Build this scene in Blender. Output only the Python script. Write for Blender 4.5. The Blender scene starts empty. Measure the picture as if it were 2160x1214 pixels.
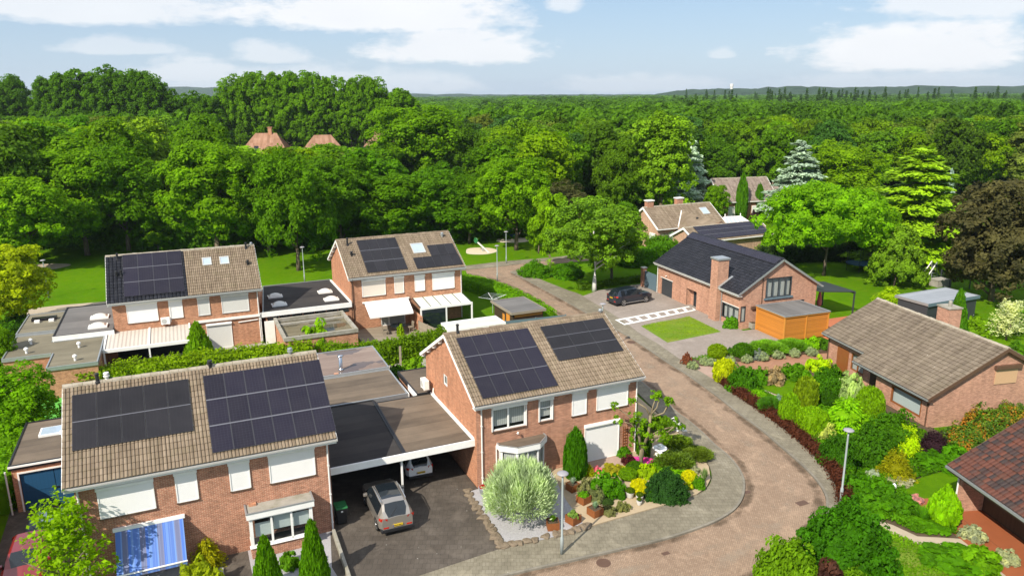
import bpy, math, random
import numpy as np
from mathutils import Matrix, Vector
R = math.radians
rng = np.random.default_rng(7)
random.seed(7)
SC = bpy.context.scene
COL = SC.collection

# ------------------------------------------------------------------ camera
CAM_H, F_PX, PITCH, ROLL = 22.0, 1590.0, R(14.35), R(-0.35)
cam = bpy.data.objects.new('camera', bpy.data.cameras.new('camera'))
COL.objects.link(cam)
cam.data.sensor_width = 36.0
cam.data.lens = F_PX / 2160 * 36.0
cam.data.clip_start, cam.data.clip_end = 0.5, 30000
_r = Vector((1, 0, 0)); _f = Vector((0, math.cos(PITCH), -math.sin(PITCH))); _u = Vector((0, math.sin(PITCH), math.cos(PITCH)))
_cr, _sr = math.cos(ROLL), math.sin(ROLL)
_R2 = _r * _cr + _u * _sr; _U2 = _u * _cr - _r * _sr
cam.matrix_world = Matrix(((_R2.x, _U2.x, -_f.x, 0), (_R2.y, _U2.y, -_f.y, 0), (_R2.z, _U2.z, -_f.z, CAM_H), (0, 0, 0, 1)))
SC.camera = cam

# ------------------------------------------------------------------ sun, sky, exposure
SUN_AZ, SUN_EL = R(55.0), R(41.0)          # shadows fall towards SUN_AZ measured from +x
sd = Vector((math.cos(SUN_AZ) * math.cos(SUN_EL), math.sin(SUN_AZ) * math.cos(SUN_EL), -math.sin(SUN_EL)))
sun = bpy.data.objects.new('sun', bpy.data.lights.new('sun', 'SUN'))
COL.objects.link(sun)
sun.data.energy, sun.data.angle, sun.data.color = 5.0, R(0.5), (1.0, 0.93, 0.81)
sun.rotation_euler = sd.to_track_quat('-Z', 'Y').to_euler()
SC.view_settings.view_transform = 'Standard'
SC.view_settings.look = 'None'
SC.view_settings.exposure = 0.54
SC.view_settings.gamma = 1.0
SC.cycles.max_bounces = 6
SC.cycles.diffuse_bounces = 4
SC.cycles.glossy_bounces = 3
SC.cycles.transmission_bounces = 4
SC.cycles.transparent_max_bounces = 8
SC.cycles.volume_bounces = 0
SC.cycles.use_denoising = True


class NT:
    """small helper round a node tree"""
    def __init__(s, tree):
        s.t = tree; tree.nodes.clear()

    def n(s, typ, ins=None, **props):
        nd = s.t.nodes.new('ShaderNode' + typ)
        for k, v in props.items(): setattr(nd, k, v)
        for k, v in (ins or {}).items():
            sock = nd.inputs[k]
            if isinstance(v, bpy.types.NodeSocket): s.t.links.new(v, sock)
            else:
                if isinstance(v, (tuple, list)) and len(v) == 3 and sock.type == 'RGBA': v = (*v, 1)
                sock.default_value = v
        return nd

    def m(s, op, a, b=0.0, c=None, clamp=False):
        ins = {0: a, 1: b}
        if c is not None: ins[2] = c
        return s.n('Math', ins, operation=op, use_clamp=clamp).outputs[0]

    def mix(s, f, a, b, mode='MIX'):
        return s.n('Mix', {0: f, 6: a, 7: b}, data_type='RGBA', blend_type=mode).outputs[2]

    def ramp(s, f, stops):
        nd = s.n('ValToRGB', {0: f}); e = nd.color_ramp.elements
        while len(e) < len(stops): e.new(0.5)
        for x, (p, c) in zip(e, stops):
            x.position = p; x.color = (*c, 1) if len(c) == 3 else c
        return nd.outputs[0]

    def noise(s, vec, scale, detail=3, rough=0.55, dist=0.0):
        return s.n('TexNoise', {'Vector': vec, 'Scale': scale, 'Detail': detail, 'Roughness': rough, 'Distortion': dist}).outputs[0]

    def obj(s): return s.n('TexCoord').outputs['Object']
    def uv(s): return s.n('UVMap', uv_map='UVMap').outputs[0]
    def pos(s): return s.n('NewGeometry').outputs['Position']
    def xyz(s, v):
        o = s.n('SeparateXYZ', {0: v}).outputs; return o[0], o[1], o[2]
    def vec(s, x, y, z=0.0): return s.n('CombineXYZ', {0: x, 1: y, 2: z}).outputs[0]
    def bump(s, h, strength=0.5, dist=0.02):
        return s.n('Bump', {'Height': h, 'Strength': strength, 'Distance': dist}).outputs[0]


def newmat(name):
    m = bpy.data.materials.new(name); m.use_nodes = True
    return m, NT(m.node_tree)


def surf(g, col, rough=0.8, spec=0.3, normal=None, metal=0.0, **kw):
    ins = {'Base Color': col, 'Roughness': rough, 'Specular IOR Level': spec, 'Metallic': metal}
    if normal is not None: ins['Normal'] = normal
    ins.update(kw)
    b = g.n('BsdfPrincipled', ins)
    g.n('OutputMaterial', {0: b.outputs[0]})
    return b


# sky: physical sky with soft cumulus banks
W = bpy.data.worlds.new('World'); SC.world = W; W.use_nodes = True
g = NT(W.node_tree)
sky = g.n('TexSky', sky_type='NISHITA', sun_disc=False, sun_elevation=SUN_EL,
          sun_rotation=math.atan2(-sd.x, -sd.y), altitude=50, air_density=1.0, dust_density=0.6, ozone_density=1.6)
gv = g.n('TexCoord').outputs['Generated']
sx, sy, sz = g.xyz(gv)
az = g.m('ARCTAN2', sx, sy); el = g.m('ARCSINE', sz)
cp = g.vec(az, g.m('MULTIPLY', el, 2.6), 0.0)
warp = g.m('SUBTRACT', g.noise(cp, 13, 6, 0.6), 0.5)
warp2 = g.m('SUBTRACT', g.noise(cp, 42, 4, 0.6), 0.5)
warp3 = g.m('ADD', g.m('MULTIPLY', warp, 1.5), g.m('MULTIPLY', warp2, 0.5))
cloud = None
# each bank: azimuth, base elevation, half width, height (degrees), density
for a, e, w, h, d in ((-9, 5.2, 11.5, 2.6, 1.0), (-3.5, 2.9, 7.2, 2.3, .95), (27.5, 2.2, 9, 2.5, 1.0), (31, 5.6, 9, 3.5, .8), (-28, 5.4, 10, 3.0, .85),
                      (-17, 2.6, 3, 1.3, .6), (-26.5, 3.0, 4, 1.0, .5), (-22.5, 1.4, 4, 1.4, .6), (3.8, 6.3, 1.6, 1.9, .7), (-14, .6, 13, 1.7, .5),
                      (9, .5, 7, 1.1, .4), (15, 2.6, 1.1, .6, .45), (19, 6.8, 5, .8, .5), (26, .4, 9, 1.0, .35), (-45, 4, 9, 4, .9), (47, 5, 9, 5, .9), (0, 11, 14, 5, .9), (-30, 12, 10, 5, .8), (25, 13, 12, 5, .9)):
    dx = g.m('DIVIDE', g.m('SUBTRACT', az, R(a)), R(w)); dy = g.m('DIVIDE', g.m('SUBTRACT', el, R(e)), R(h))
    up = g.m('MAXIMUM', dy, g.m('MULTIPLY', dy, -2.6))            # flat base, domed top
    q = g.m('SQRT', g.m('ADD', g.m('MULTIPLY', dx, dx), g.m('MULTIPLY', up, up)))
    v = g.m('MULTIPLY', g.m('SUBTRACT', g.m('ADD', 1.0, warp3), q), 2.6, clamp=True)
    v = g.m('MULTIPLY', g.m('SMOOTH_MIN', v, 1.0, 0.2), d)
    cloud = v if cloud is None else g.m('MAXIMUM', cloud, v)
high = g.ramp(g.noise(g.vec(g.m('DIVIDE', sx, g.m('MAXIMUM', sz, .05)), g.m('DIVIDE', sy, g.m('MAXIMUM', sz, .05)), 0), .8, 5, .55), [(.48, (0, 0, 0)), (.75, (1, 1, 1))])
cl = g.m('MAXIMUM', cloud, g.m('MULTIPLY', high, g.m('MULTIPLY', g.m('SUBTRACT', sz, .25), 2.0, clamp=True)))
shade = g.noise(cp, 9, 4, .5)
SKY_STR = 0.074
ccol = g.mix(shade, (8.9, 9.0, 9.3), (10.2, 10.2, 10.2))
haze = g.m('POWER', g.m('SUBTRACT', 1.0, g.m('MULTIPLY', g.m('ABSOLUTE', sz), 5.0), clamp=True), 1.5)
base = g.mix(g.m('MULTIPLY', haze, .55), g.mix(.5, sky.outputs[0], (3.7, 5.9, 8.9)), (6.2, 7.3, 8.5))
skyc = g.mix(g.m('MULTIPLY', cl, .92), base, ccol)
zen_fill = g.m('MULTIPLY', g.m('SUBTRACT', sz, .16), 1.6, clamp=True)            # extra brightness added to the unseen sky overhead for fill light
skyc = g.mix(g.m('MULTIPLY', zen_fill, .6), skyc, (10.5, 11.0, 12.0))
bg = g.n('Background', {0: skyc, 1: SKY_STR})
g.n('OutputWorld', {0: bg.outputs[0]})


def P(u, v, z=0.0):
    """world point where the survey ray through (u, v) meets height z (survey photo is 2160 x 1214)"""
    du, dv = u - 1080, v - 607
    a = du * _cr + dv * _sr; b = -du * _sr + dv * _cr
    cp_, sp_ = math.cos(PITCH), math.sin(PITCH)
    d = (a, F_PX * cp_ - b * sp_, -F_PX * sp_ - b * cp_)
    t = (z - CAM_H) / d[2]
    return Vector((d[0] * t, d[1] * t, z))


# ------------------------------------------------------------------ mesh building
class MB:
    def __init__(s): s.v = []; s.f = []; s.m = []; s.uv = {}; s.M = None
    def pts(s, ps):
        i = len(s.v)
        for p in ps:
            p = Vector(p)
            s.v.append(tuple(s.M @ p) if s.M is not None else tuple(p))
        return i
    def face(s, ps, m=0, uv=None):
        i = s.pts(ps); s.f.append(tuple(range(i, i + len(ps)))); s.m.append(m)
        if uv: s.uv[len(s.f) - 1] = uv
        return s
    def box(s, x0, x1, y0, y1, z0, z1, m=0, top=None, skip=''):
        a = s.pts([(x0, y0, z0), (x1, y0, z0), (x1, y1, z0), (x0, y1, z0), (x0, y0, z1), (x1, y0, z1), (x1, y1, z1), (x0, y1, z1)])
        for k, q in (('b', (0, 3, 2, 1)), ('t', (4, 5, 6, 7)), ('f', (0, 1, 5, 4)), ('r', (1, 2, 6, 5)), ('k', (2, 3, 7, 6)), ('l', (3, 0, 4, 7))):
            if k in skip: continue
            s.f.append(tuple(a + i for i in q)); s.m.append(top if (k == 't' and top is not None) else m)
        return s
    def prism(s, poly, z0, z1, m=0, top=None, bottom=True):
        n = len(poly)
        ar = sum(poly[i][0] * poly[(i + 1) % n][1] - poly[(i + 1) % n][0] * poly[i][1] for i in range(n))
        if ar < 0: poly = poly[::-1]
        a = s.pts([(p[0], p[1], z0) for p in poly]); b = s.pts([(p[0], p[1], z1) for p in poly])
        s.f.append(tuple(b + i for i in range(n))); s.m.append(m if top is None else top)
        if bottom: s.f.append(tuple(a + i for i in reversed(range(n)))); s.m.append(m)
        for i in range(n):
            j = (i + 1) % n
            s.f.append((a + i, a + j, b + j, b + i)); s.m.append(m)
        return s
    def tube(s, ps, r, n=8, m=0, cap=True):
        ps = [Vector(p) for p in ps]; rs = r if isinstance(r, (list, tuple)) else [r] * len(ps)
        rings = []
        for i, p in enumerate(ps):
            d = (ps[min(i + 1, len(ps) - 1)] - ps[max(i - 1, 0)]).normalized()
            a = d.cross(Vector((0, 0, 1)))
            if a.length < 1e-3: a = Vector((1, 0, 0))
            a.normalize(); b = d.cross(a)
            rings.append(s.pts([p + (a * math.cos(2 * math.pi * k / n) + b * math.sin(2 * math.pi * k / n)) * rs[i] for k in range(n)]))
        for i in range(len(ps) - 1):
            for k in range(n):
                l = (k + 1) % n
                s.f.append((rings[i] + k, rings[i + 1] + k, rings[i + 1] + l, rings[i] + l)); s.m.append(m)
        if cap:
            s.f.append(tuple(rings[0] + k for k in range(n))); s.m.append(m)
            s.f.append(tuple(rings[-1] + k for k in reversed(range(n)))); s.m.append(m)
        return s
    def lathe(s, prof, c=(0, 0, 0), n=16, m=0):
        rings = []
        for r, z in prof:
            rings.append(s.pts([(c[0] + r * math.cos(2 * math.pi * k / n), c[1] + r * math.sin(2 * math.pi * k / n), c[2] + z) for k in range(n)]))
        for i in range(len(prof) - 1):
            for k in range(n):
                l = (k + 1) % n
                s.f.append((rings[i] + k, rings[i] + l, rings[i + 1] + l, rings[i + 1] + k)); s.m.append(m)
        s.f.append(tuple(rings[0] + k for k in reversed(range(n)))); s.m.append(m)
        s.f.append(tuple(rings[-1] + k for k in range(n))); s.m.append(m)
        return s
    def build(s, name, mats, parent=None, smooth=False, bevel=0.0):
        me = bpy.data.meshes.new(name)
        me.from_pydata(s.v, [], s.f)
        for mt in (mats if isinstance(mats, (list, tuple)) else [mats]): me.materials.append(mt)
        me.polygons.foreach_set('material_index', s.m)
        if smooth: me.polygons.foreach_set('use_smooth', [True] * len(s.f))
        ul = me.uv_layers.new(name='UVMap').data
        Z = Vector((0, 0, 1))
        for p in me.polygons:
            if p.index in s.uv:
                for k, li in enumerate(p.loop_indices): ul[li].uv = s.uv[p.index][k]
                continue
            nn = p.normal
            if abs(nn.z) > .98: t, b = Vector((1, 0, 0)), Vector((0, 1, 0))
            else: t = Z.cross(nn).normalized(); b = nn.cross(t)
            for k, li in enumerate(p.loop_indices):
                c = me.vertices[me.loops[li].vertex_index].co
                ul[li].uv = (c.dot(t), c.dot(b))
        me.validate(); me.update()
        o = bpy.data.objects.new(name, me); COL.objects.link(o)
        if parent is not None: o.parent = parent
        if bevel:
            b = o.modifiers.new('bevel', 'BEVEL'); b.width = bevel; b.segments = 2; b.limit_method = 'ANGLE'
        return o


def tag(o, label=None, cat=None, group=None, kind=None):
    for k, v in (('label', label), ('category', cat), ('group', group), ('kind', kind)):
        if v: o[k] = v
    return o
def thing(name, label, cat, loc=(0, 0, 0), rz=0.0, group=None):
    o = bpy.data.objects.new(name, None); COL.objects.link(o)
    o.location = loc; o.rotation_euler = (0, 0, rz); o.empty_display_size = .3
    return tag(o, label, cat, group)
def struct(o): o['kind'] = 'structure'; return o
def dup(root, loc, rz=0.0, label=None, scale=None):
    r = root.copy(); COL.objects.link(r); r.location = loc; r.rotation_euler = (0, 0, rz)
    if scale: r.scale = (scale,) * 3 if not isinstance(scale, tuple) else scale
    if label: r['label'] = label
    for ch in list(root.children):
        c = ch.copy(); COL.objects.link(c); c.parent = r
        for gch in ch.children:
            d = gch.copy(); COL.objects.link(d); d.parent = c
    return r
# ------------------------------------------------------------------ materials
def mat_plain(name, col, rough=.6, spec=.35, metal=0.0, var=.12, nscale=3.0, dirt=None, bump=0.0, **kw):
    m, g = newmat(name)
    p = g.obj()
    n1 = g.noise(p, nscale, 5, .6)
    c = g.mix(n1, tuple(x * (1 - var) for x in col), tuple(min(1, x * (1 + var)) for x in col))
    if dirt:
        n2 = g.ramp(g.noise(p, nscale * .45 + .3, 5, .65), [(.45, (0, 0, 0)), (.7, (1, 1, 1))])
        c = g.mix(g.m('MULTIPLY', n2, dirt[1]), c, dirt[0])
    nr = g.bump(g.noise(p, nscale * 8, 3), bump, .01) if bump else None
    surf(g, c, rough, spec, nr, metal, **kw); return m


def mat_brick(name, c1, c2, mortar, bw=.21, rh=.063, ms=.011):
    m, g = newmat(name)
    uv = g.uv(); ob = g.obj()
    b = g.n('TexBrick', {'Vector': uv, 'Color1': c1, 'Color2': c2, 'Mortar': mortar, 'Scale': 1.0, 'Mortar Size': ms,
                         'Mortar Smooth': .3, 'Bias': 0.0, 'Brick Width': bw, 'Row Height': rh})
    ux, uy, _ = g.xyz(uv)
    row = g.m('FLOOR', g.m('DIVIDE', uy, rh)); colm = g.m('FLOOR', g.m('ADD', g.m('DIVIDE', ux, bw), g.m('MULTIPLY', g.m('MODULO', row, 2.0), .5)))
    wn = g.n('TexWhiteNoise', {'Vector': g.vec(colm, row)}, noise_dimensions='2D').outputs[0]
    n = g.noise(ob, .55, 5, .65); n2 = g.noise(ob, 9, 3, .6)
    f = g.m('ADD', g.m('MULTIPLY', wn, .42), g.m('ADD', g.m('MULTIPLY', n, .5), g.m('MULTIPLY', n2, .25)))
    stv = g.ramp(g.noise(g.n('Mapping', {'Vector': uv, 'Scale': (2.2, .22, 1)}).outputs[0], 1.0, 5, .65), [(.38, (.84, .84, .84)), (.58, (1, 1, 1))])
    k = g.m('MULTIPLY', g.m('ADD', f, .54), stv)
    col = g.mix(1.0, b.outputs[0], g.vec(k, k, k), 'MULTIPLY')
    ox, oy, oz = g.xyz(ob)
    surf(g, col, .88, .2, g.bump(g.m('SUBTRACT', 1.0, b.outputs[1]), .5, .008)); return m


def mat_tile(name, cols, moss=(.16, .15, .07), mossamt=.25, lich=.3, rough=.85, spec=.2, vari=.5):
    m, g = newmat(name)
    uv = g.uv(); ob = g.obj()
    ux, uy, _ = g.xyz(uv)
    wn = g.n('TexWhiteNoise', {'Vector': g.vec(g.m('FLOOR', ux), g.m('FLOOR', uy))}, noise_dimensions='2D').outputs[0]
    big = g.noise(ob, .35, 4, .6); fine = g.noise(ob, 14, 4, .65)
    f = g.m('ADD', g.m('MULTIPLY', wn, vari), g.m('ADD', g.m('MULTIPLY', big, .45), g.m('MULTIPLY', fine, .35)))
    c = g.ramp(g.m('MULTIPLY', f, .8), [(.18, cols[0]), (.45, cols[1]), (.75, cols[2])])
    stv = g.noise(g.n('Mapping', {'Vector': uv, 'Scale': (.9, .09, 1)}).outputs[0], 1.0, 5, .65)
    c = g.mix(1.0, c, g.ramp(stv, [(.36, (.70, .68, .64)), (.60, (1.08, 1.07, 1.05))]), 'MULTIPLY')
    mo = g.ramp(g.noise(ob, 1.3, 6, .7), [(.5, (0, 0, 0)), (.72, (1, 1, 1))])
    c = g.mix(g.m('MULTIPLY', mo, mossamt), c, moss)
    sp = g.ramp(g.n('TexVoronoi', {'Vector': ob, 'Scale': 1.7, 'Randomness': 1.0}).outputs[0], [(.02, (1, 1, 1)), (.07, (0, 0, 0))])
    sp = g.m('MULTIPLY', sp, g.ramp(g.noise(ob, 9, 3), [(.45, (0, 0, 0)), (.6, (1, 1, 1))]))
    c = g.mix(g.m('MULTIPLY', sp, lich), c, (.55, .54, .48))
    surf(g, c, rough, spec, g.bump(fine, .35, .006)); return m


def mat_pave(name, kind, cols, size, grout, gw=.06, big=.5, stain=.35, rough=.9):
    """paving in metres on UVs: kind 'herring' | 'brick' | 'slab'"""
    m, g = newmat(name)
    uv = g.uv(); ob = g.obj()
    if kind == 'herring':
        v = g.n('Mapping', {'Vector': uv, 'Rotation': (0, 0, R(24.2)), 'Scale': (1 / size, 1 / size, 1)}).outputs[0]
        x, y, _ = g.xyz(v); i = g.m('FLOOR', x); j = g.m('FLOOR', y)
        k = g.m('FLOORED_MODULO', g.m('SUBTRACT', i, j), 4.0)
        fx = g.m('FRACT', x); fy = g.m('FRACT', y)
        k1 = g.m('COMPARE', k, 1.0, .1); k2 = g.m('COMPARE', k, 2.0, .1); hz = g.m('LESS_THAN', k, 1.5)
        idx = g.m('SUBTRACT', i, k1); idy = g.m('SUBTRACT', j, k2)
        L = g.m('SUBTRACT', fx, 0.0)
        k0 = g.m('COMPARE', k, 0.0, .1); k3 = g.m('COMPARE', k, 3.0, .1)
        eL = g.m('ADD', fx, k1); eR = g.m('ADD', g.m('SUBTRACT', 1.0, fx), k0)
        eB = g.m('ADD', fy, k2); eT = g.m('ADD', g.m('SUBTRACT', 1.0, fy), k3)
        e = g.m('MINIMUM', g.m('MINIMUM', eL, eR), g.m('MINIMUM', eB, eT))
        gr = g.m('LESS_THAN', e, gw)
        wn = g.n('TexWhiteNoise', {'Vector': g.vec(g.m('ADD', idx, g.m('MULTIPLY', hz, .5)), idy)}, noise_dimensions='2D').outputs[0]
    else:
        bw, rh = (size * 2, size) if kind == 'brick' else (size, size)
        b = g.n('TexBrick', {'Vector': uv, 'Scale': 1.0, 'Mortar Size': size * gw * .5, 'Brick Width': bw, 'Row Height': rh, 'Mortar Smooth': .1})
        gr = b.outputs[1]
        ux, uy, _ = g.xyz(uv); row = g.m('FLOOR', g.m('DIVIDE', uy, rh))
        cl_ = g.m('FLOOR', g.m('ADD', g.m('DIVIDE', ux, bw), g.m('MULTIPLY', g.m('FLOORED_MODULO', row, 2.0), .5)))
        wn = g.n('TexWhiteNoise', {'Vector': g.vec(cl_, row)}, noise_dimensions='2D').outputs[0]
    n = g.noise(ob, .22, 6, .62); n2 = g.noise(ob, 5, 4, .6)
    f = g.m('ADD', g.m('MULTIPLY', wn, .17), g.m('ADD', g.m('MULTIPLY', n, big + .08), g.m('MULTIPLY', n2, .22)))
    c = g.ramp(f, [(.25, cols[0]), (.55, cols[1]), (.85, cols[2])])
    c = g.mix(g.m('MULTIPLY', gr, .75), c, grout)
    st = g.ramp(g.noise(ob, .8, 7, .72, .6), [(.52, (0, 0, 0)), (.66, (1, 1, 1))])
    c = g.mix(g.m('MULTIPLY', st, stain), c, tuple(min(1, x * 1.9) for x in cols[1]))
    st2 = g.ramp(g.noise(ob, .33, 6, .65), [(.54, (0, 0, 0)), (.72, (1, 1, 1))])
    c = g.mix(g.m('MULTIPLY', st2, stain * .8), c, tuple(x * .55 for x in cols[0]))
    sp = g.ramp(g.n('TexVoronoi', {'Vector': ob, 'Scale': 1.9}).outputs[0], [(.03, (1, 1, 1)), (.075, (0, 0, 0))])
    sp = g.m('MULTIPLY', sp, g.ramp(g.noise(ob, 1.1, 2), [(.5, (0, 0, 0)), (.56, (1, 1, 1))]))
    c = g.mix(g.m('MULTIPLY', sp, .5), c, (.6, .58, .52))
    surf(g, c, rough, .2, g.bump(g.m('SUBTRACT', 1.0, gr), .3, .006)); return m


def mat_grass(name, a, b, c, scale=1.0, dry=None):
    m, g = newmat(name)
    p = g.pos()
    n = g.noise(p, .07 * scale, 5, .6); n2 = g.noise(p, 1.4 * scale, 6, .7); n3 = g.noise(p, 22, 2, .6)
    f = g.m('ADD', g.m('MULTIPLY', n, .62), g.m('ADD', g.m('MULTIPLY', n2, .5), g.m('SUBTRACT', g.m('MULTIPLY', n3, .3), .13)))
    col = g.ramp(f, [(.34, a), (.56, b), (.8, c)])
    if dry:
        d = g.ramp(g.noise(p, .6, 5, .7), [(.52, (0, 0, 0)), (.7, (1, 1, 1))]); col = g.mix(g.m('MULTIPLY', d, .7 if scale > 1 else .45), col, dry)
    surf(g, col, .95, .04, g.bump(g.m('ADD', n3, n2), .9, .05)); return m


def mat_leaf(name, trans=.3, rough=.6, spec=.08, hue=.5):
    """foliage: colour from the object, clump-to-clump variation from the mesh attribute 'var'"""
    m, g = newmat(name)
    oc = g.n('ObjectInfo').outputs['Color']
    va = g.n('Attribute', attribute_name='var').outputs['Fac']
    oi = g.n('ObjectInfo').outputs['Random']
    k = g.m('ADD', 1.08, g.m('MULTIPLY', va, 1.5))
    c = g.mix(1.0, oc, g.vec(k, k, k), 'MULTIPLY')
    warm = g.mix(1.0, c, (1.25, 1.06, .6), 'MULTIPLY')
    c = g.mix(g.m('MULTIPLY', va, hue), c, warm)
    d = g.n('BsdfPrincipled', {'Base Color': c, 'Roughness': rough, 'Specular IOR Level': spec})
    t = g.n('BsdfTranslucent', {'Color': g.mix(1.0, c, (1.3, 1.25, .55), 'MULTIPLY')})
    mx = g.n('MixShader', {0: trans, 1: d.outputs[0], 2: t.outputs[0]})
    g.n('OutputMaterial', {0: mx.outputs[0]}); return m


def mat_bark(name, a, b, sc=6.0):
    m, g = newmat(name)
    p = g.obj(); v = g.n('Mapping', {'Vector': p, 'Scale': (1, 1, .25)}).outputs[0]
    n = g.noise(v, sc, 5, .7)
    surf(g, g.ramp(n, [(.35, a), (.62, b)]), .9, .15, g.bump(n, .6, .03)); return m


def mat_glass(name, col=(.02, .025, .03), rough=.05, alpha=.22):
    m, g = newmat(name)
    gl = g.n('BsdfPrincipled', {'Base Color': col, 'Roughness': rough, 'Specular IOR Level': .6})
    tr = g.n('BsdfTransparent', {'Color': (.9, .93, .93)})
    mx = g.n('MixShader', {0: 1 - alpha, 1: gl.outputs[0], 2: tr.outputs[0]})
    g.n('OutputMaterial', {0: mx.outputs[0]}); return m


def mat_panel(name, col, line, cells=(6, 10), lw=.03):
    """solar cells on 0..1 UVs"""
    m, g = newmat(name)
    ux, uy, _ = g.xyz(g.uv())
    fx = g.m('FRACT', g.m('MULTIPLY', ux, cells[0])); fy = g.m('FRACT', g.m('MULTIPLY', uy, cells[1]))
    e = g.m('MINIMUM', g.m('MINIMUM', fx, g.m('SUBTRACT', 1.0, fx)), g.m('MINIMUM', fy, g.m('SUBTRACT', 1.0, fy)))
    ln = g.m('LESS_THAN', e, lw)
    rnd = g.n('ObjectInfo').outputs['Random']
    k = g.m('ADD', .75, g.m('MULTIPLY', rnd, .5))
    c = g.mix(1.0, col, g.vec(k, k, k), 'MULTIPLY')
    c = g.mix(g.m('MULTIPLY', ln, .55), c, line)
    n = g.noise(g.obj(), 1.2, 5, .6)
    surf(g, g.mix(g.m('MULTIPLY', n, .25), c, (.07, .065, .07)), g.m('ADD', .14, g.m('MULTIPLY', n, .18)), .22); return m


def mat_felt(name, a, b, seam=1.0, water=0.0):
    """bitumen roofing in strips, with stains and, where it ponds, standing water"""
    m, g = newmat(name)
    p = g.obj(); x, y, z = g.xyz(p)
    n = g.noise(p, .55, 6, .65); n2 = g.noise(g.n('Mapping', {'Vector': p, 'Scale': (.35, 1.6, 1)}).outputs[0], .9, 5, .65)
    strip = g.m('FLOOR', g.m('DIVIDE', y, seam)); wn = g.n('TexWhiteNoise', {'W': strip}, noise_dimensions='1D').outputs[0]
    ed = g.m('LESS_THAN', g.m('FRACT', g.m('DIVIDE', y, seam)), .035)
    f = g.m('ADD', g.m('MULTIPLY', n, .45), g.m('ADD', g.m('MULTIPLY', n2, .45), g.m('MULTIPLY', wn, .2)))
    c = g.ramp(f, [(.32, a), (.75, b)])
    c = g.mix(g.m('MULTIPLY', ed, .45), c, tuple(q * .5 for q in a))
    c = g.mix(g.m('MULTIPLY', g.noise(p, 18, 2), .15), c, tuple(min(1, q * 1.6) for q in b))
    ro, sp = .85, .25
    if water:
        w = g.ramp(g.noise(p, .42, 3, .5), [(water, (0, 0, 0)), (water + .02, (1, 1, 1))])
        c = g.mix(g.m('MULTIPLY', w, .6), c, tuple(q * .35 for q in a)); ro = g.m('SUBTRACT', .85, g.m('MULTIPLY', w, .8))
    surf(g, c, ro, sp, g.bump(n2, .15, .02)); return m


def mat_slat(name, col, pitch=.05, axis='z', depth=.35, var=.1, gapcol=None, duty=.12, rough=.55, perboard=.0):
    """boards or slats: fine grooves along one axis of the object's UVs"""
    m, g = newmat(name)
    ux, uy, _ = g.xyz(g.uv()); q = uy if axis == 'z' else ux
    r_ = g.m('DIVIDE', q, pitch); f = g.m('FRACT', r_)
    gp = g.m('LESS_THAN', f, duty)
    n = g.noise(g.obj(), 2.0, 5, .6)
    c = g.mix(n, tuple(x * (1 - var) for x in col), tuple(min(1, x * (1 + var)) for x in col))
    if perboard:
        wn = g.n('TexWhiteNoise', {'W': g.m('FLOOR', r_)}, noise_dimensions='1D').outputs[0]
        k = g.m('ADD', 1 - perboard / 2, g.m('MULTIPLY', wn, perboard)); c = g.mix(1.0, c, g.vec(k, k, k), 'MULTIPLY')
        gr = g.noise(g.n('Mapping', {'Vector': g.uv(), 'Scale': (1.5, 30, 1) if axis == 'z' else (30, 1.5, 1)}).outputs[0], 2, 4)
        c = g.mix(g.m('MULTIPLY', gr, .3), c, tuple(x * .6 for x in col))
    c = g.mix(g.m('MULTIPLY', gp, .6), c, gapcol or tuple(x * .55 for x in col))
    surf(g, c, rough, .35, g.bump(g.m('SUBTRACT', 1.0, gp), depth, .01)); return m


def mat_dirt(name, col, thr=.5, sc=.7):
    """patchy dirt film lying on the paving"""
    m, g = newmat(name); p = g.obj(); ux, uy, _ = g.xyz(g.uv())
    ed = g.m('MULTIPLY', g.m('MULTIPLY', uy, g.m('SUBTRACT', 1.0, uy)), 4.0)
    a = g.ramp(g.m('ADD', g.m('MULTIPLY', g.noise(p, sc, 6, .7), .75), g.m('MULTIPLY', ed, .22)), [(thr, (0, 0, 0)), (thr + .16, (1, 1, 1))])
    d = g.n('BsdfDiffuse', {'Color': col}); t = g.n('BsdfTransparent')
    g.n('OutputMaterial', {0: g.n('MixShader', {0: g.m('MULTIPLY', a, .5), 1: t.outputs[0], 2: d.outputs[0]}).outputs[0]}); return m
M = {}
M['brick'] = mat_brick('red_brown_brick', (.36, .128, .070), (.255, .084, .048), (.46, .32, .225))
M['brick_warm'] = mat_brick('orange_brick', (.40, .155, .078), (.32, .118, .06), (.44, .29, .19))
M['brick_pink'] = mat_brick('pink_brick', (.40, .19, .125), (.34, .155, .10), (.40, .28, .20))
M['brick_far'] = mat_brick('pale_brick', (.42, .24, .155), (.36, .20, .13), (.42, .32, .24))
M['tile'] = mat_tile('brown_roof_tile', ((.150, .113, .080), (.218, .170, .123), (.30, .242, .182)), vari=.26)
M['tile_lichen'] = mat_tile('weathered_roof_tile', ((.118, .093, .072), (.172, .140, .106), (.24, .198, .153)), mossamt=.12, lich=.9, vari=.25)
M['tile_dark'] = mat_tile('anthracite_roof_tile', ((.007, .008, .012), (.011, .012, .018), (.020, .021, .029)), mossamt=.02, lich=.06, rough=.5, spec=.25)
M['tile_red'] = mat_tile('mixed_red_roof_tile', ((.022, .016, .0145), (.036, .021, .018), (.095, .030, .016)), mossamt=.05, lich=.1, rough=.5, spec=.4, vari=.85)
M['tile_grey'] = mat_tile('grey_brown_roof_tile', ((.16, .125, .11), (.22, .175, .15), (.27, .22, .19)), mossamt=.2, lich=.2)
M['ridge'] = mat_plain('pale_ridge_tile', (.34, .30, .24), .9, .2, var=.35, nscale=4, dirt=((.18, .15, .09), .7))
M['white'] = mat_plain('white_paint', (.78, .77, .74), .45, .4, var=.04, dirt=((.55, .52, .45), .25))
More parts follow.
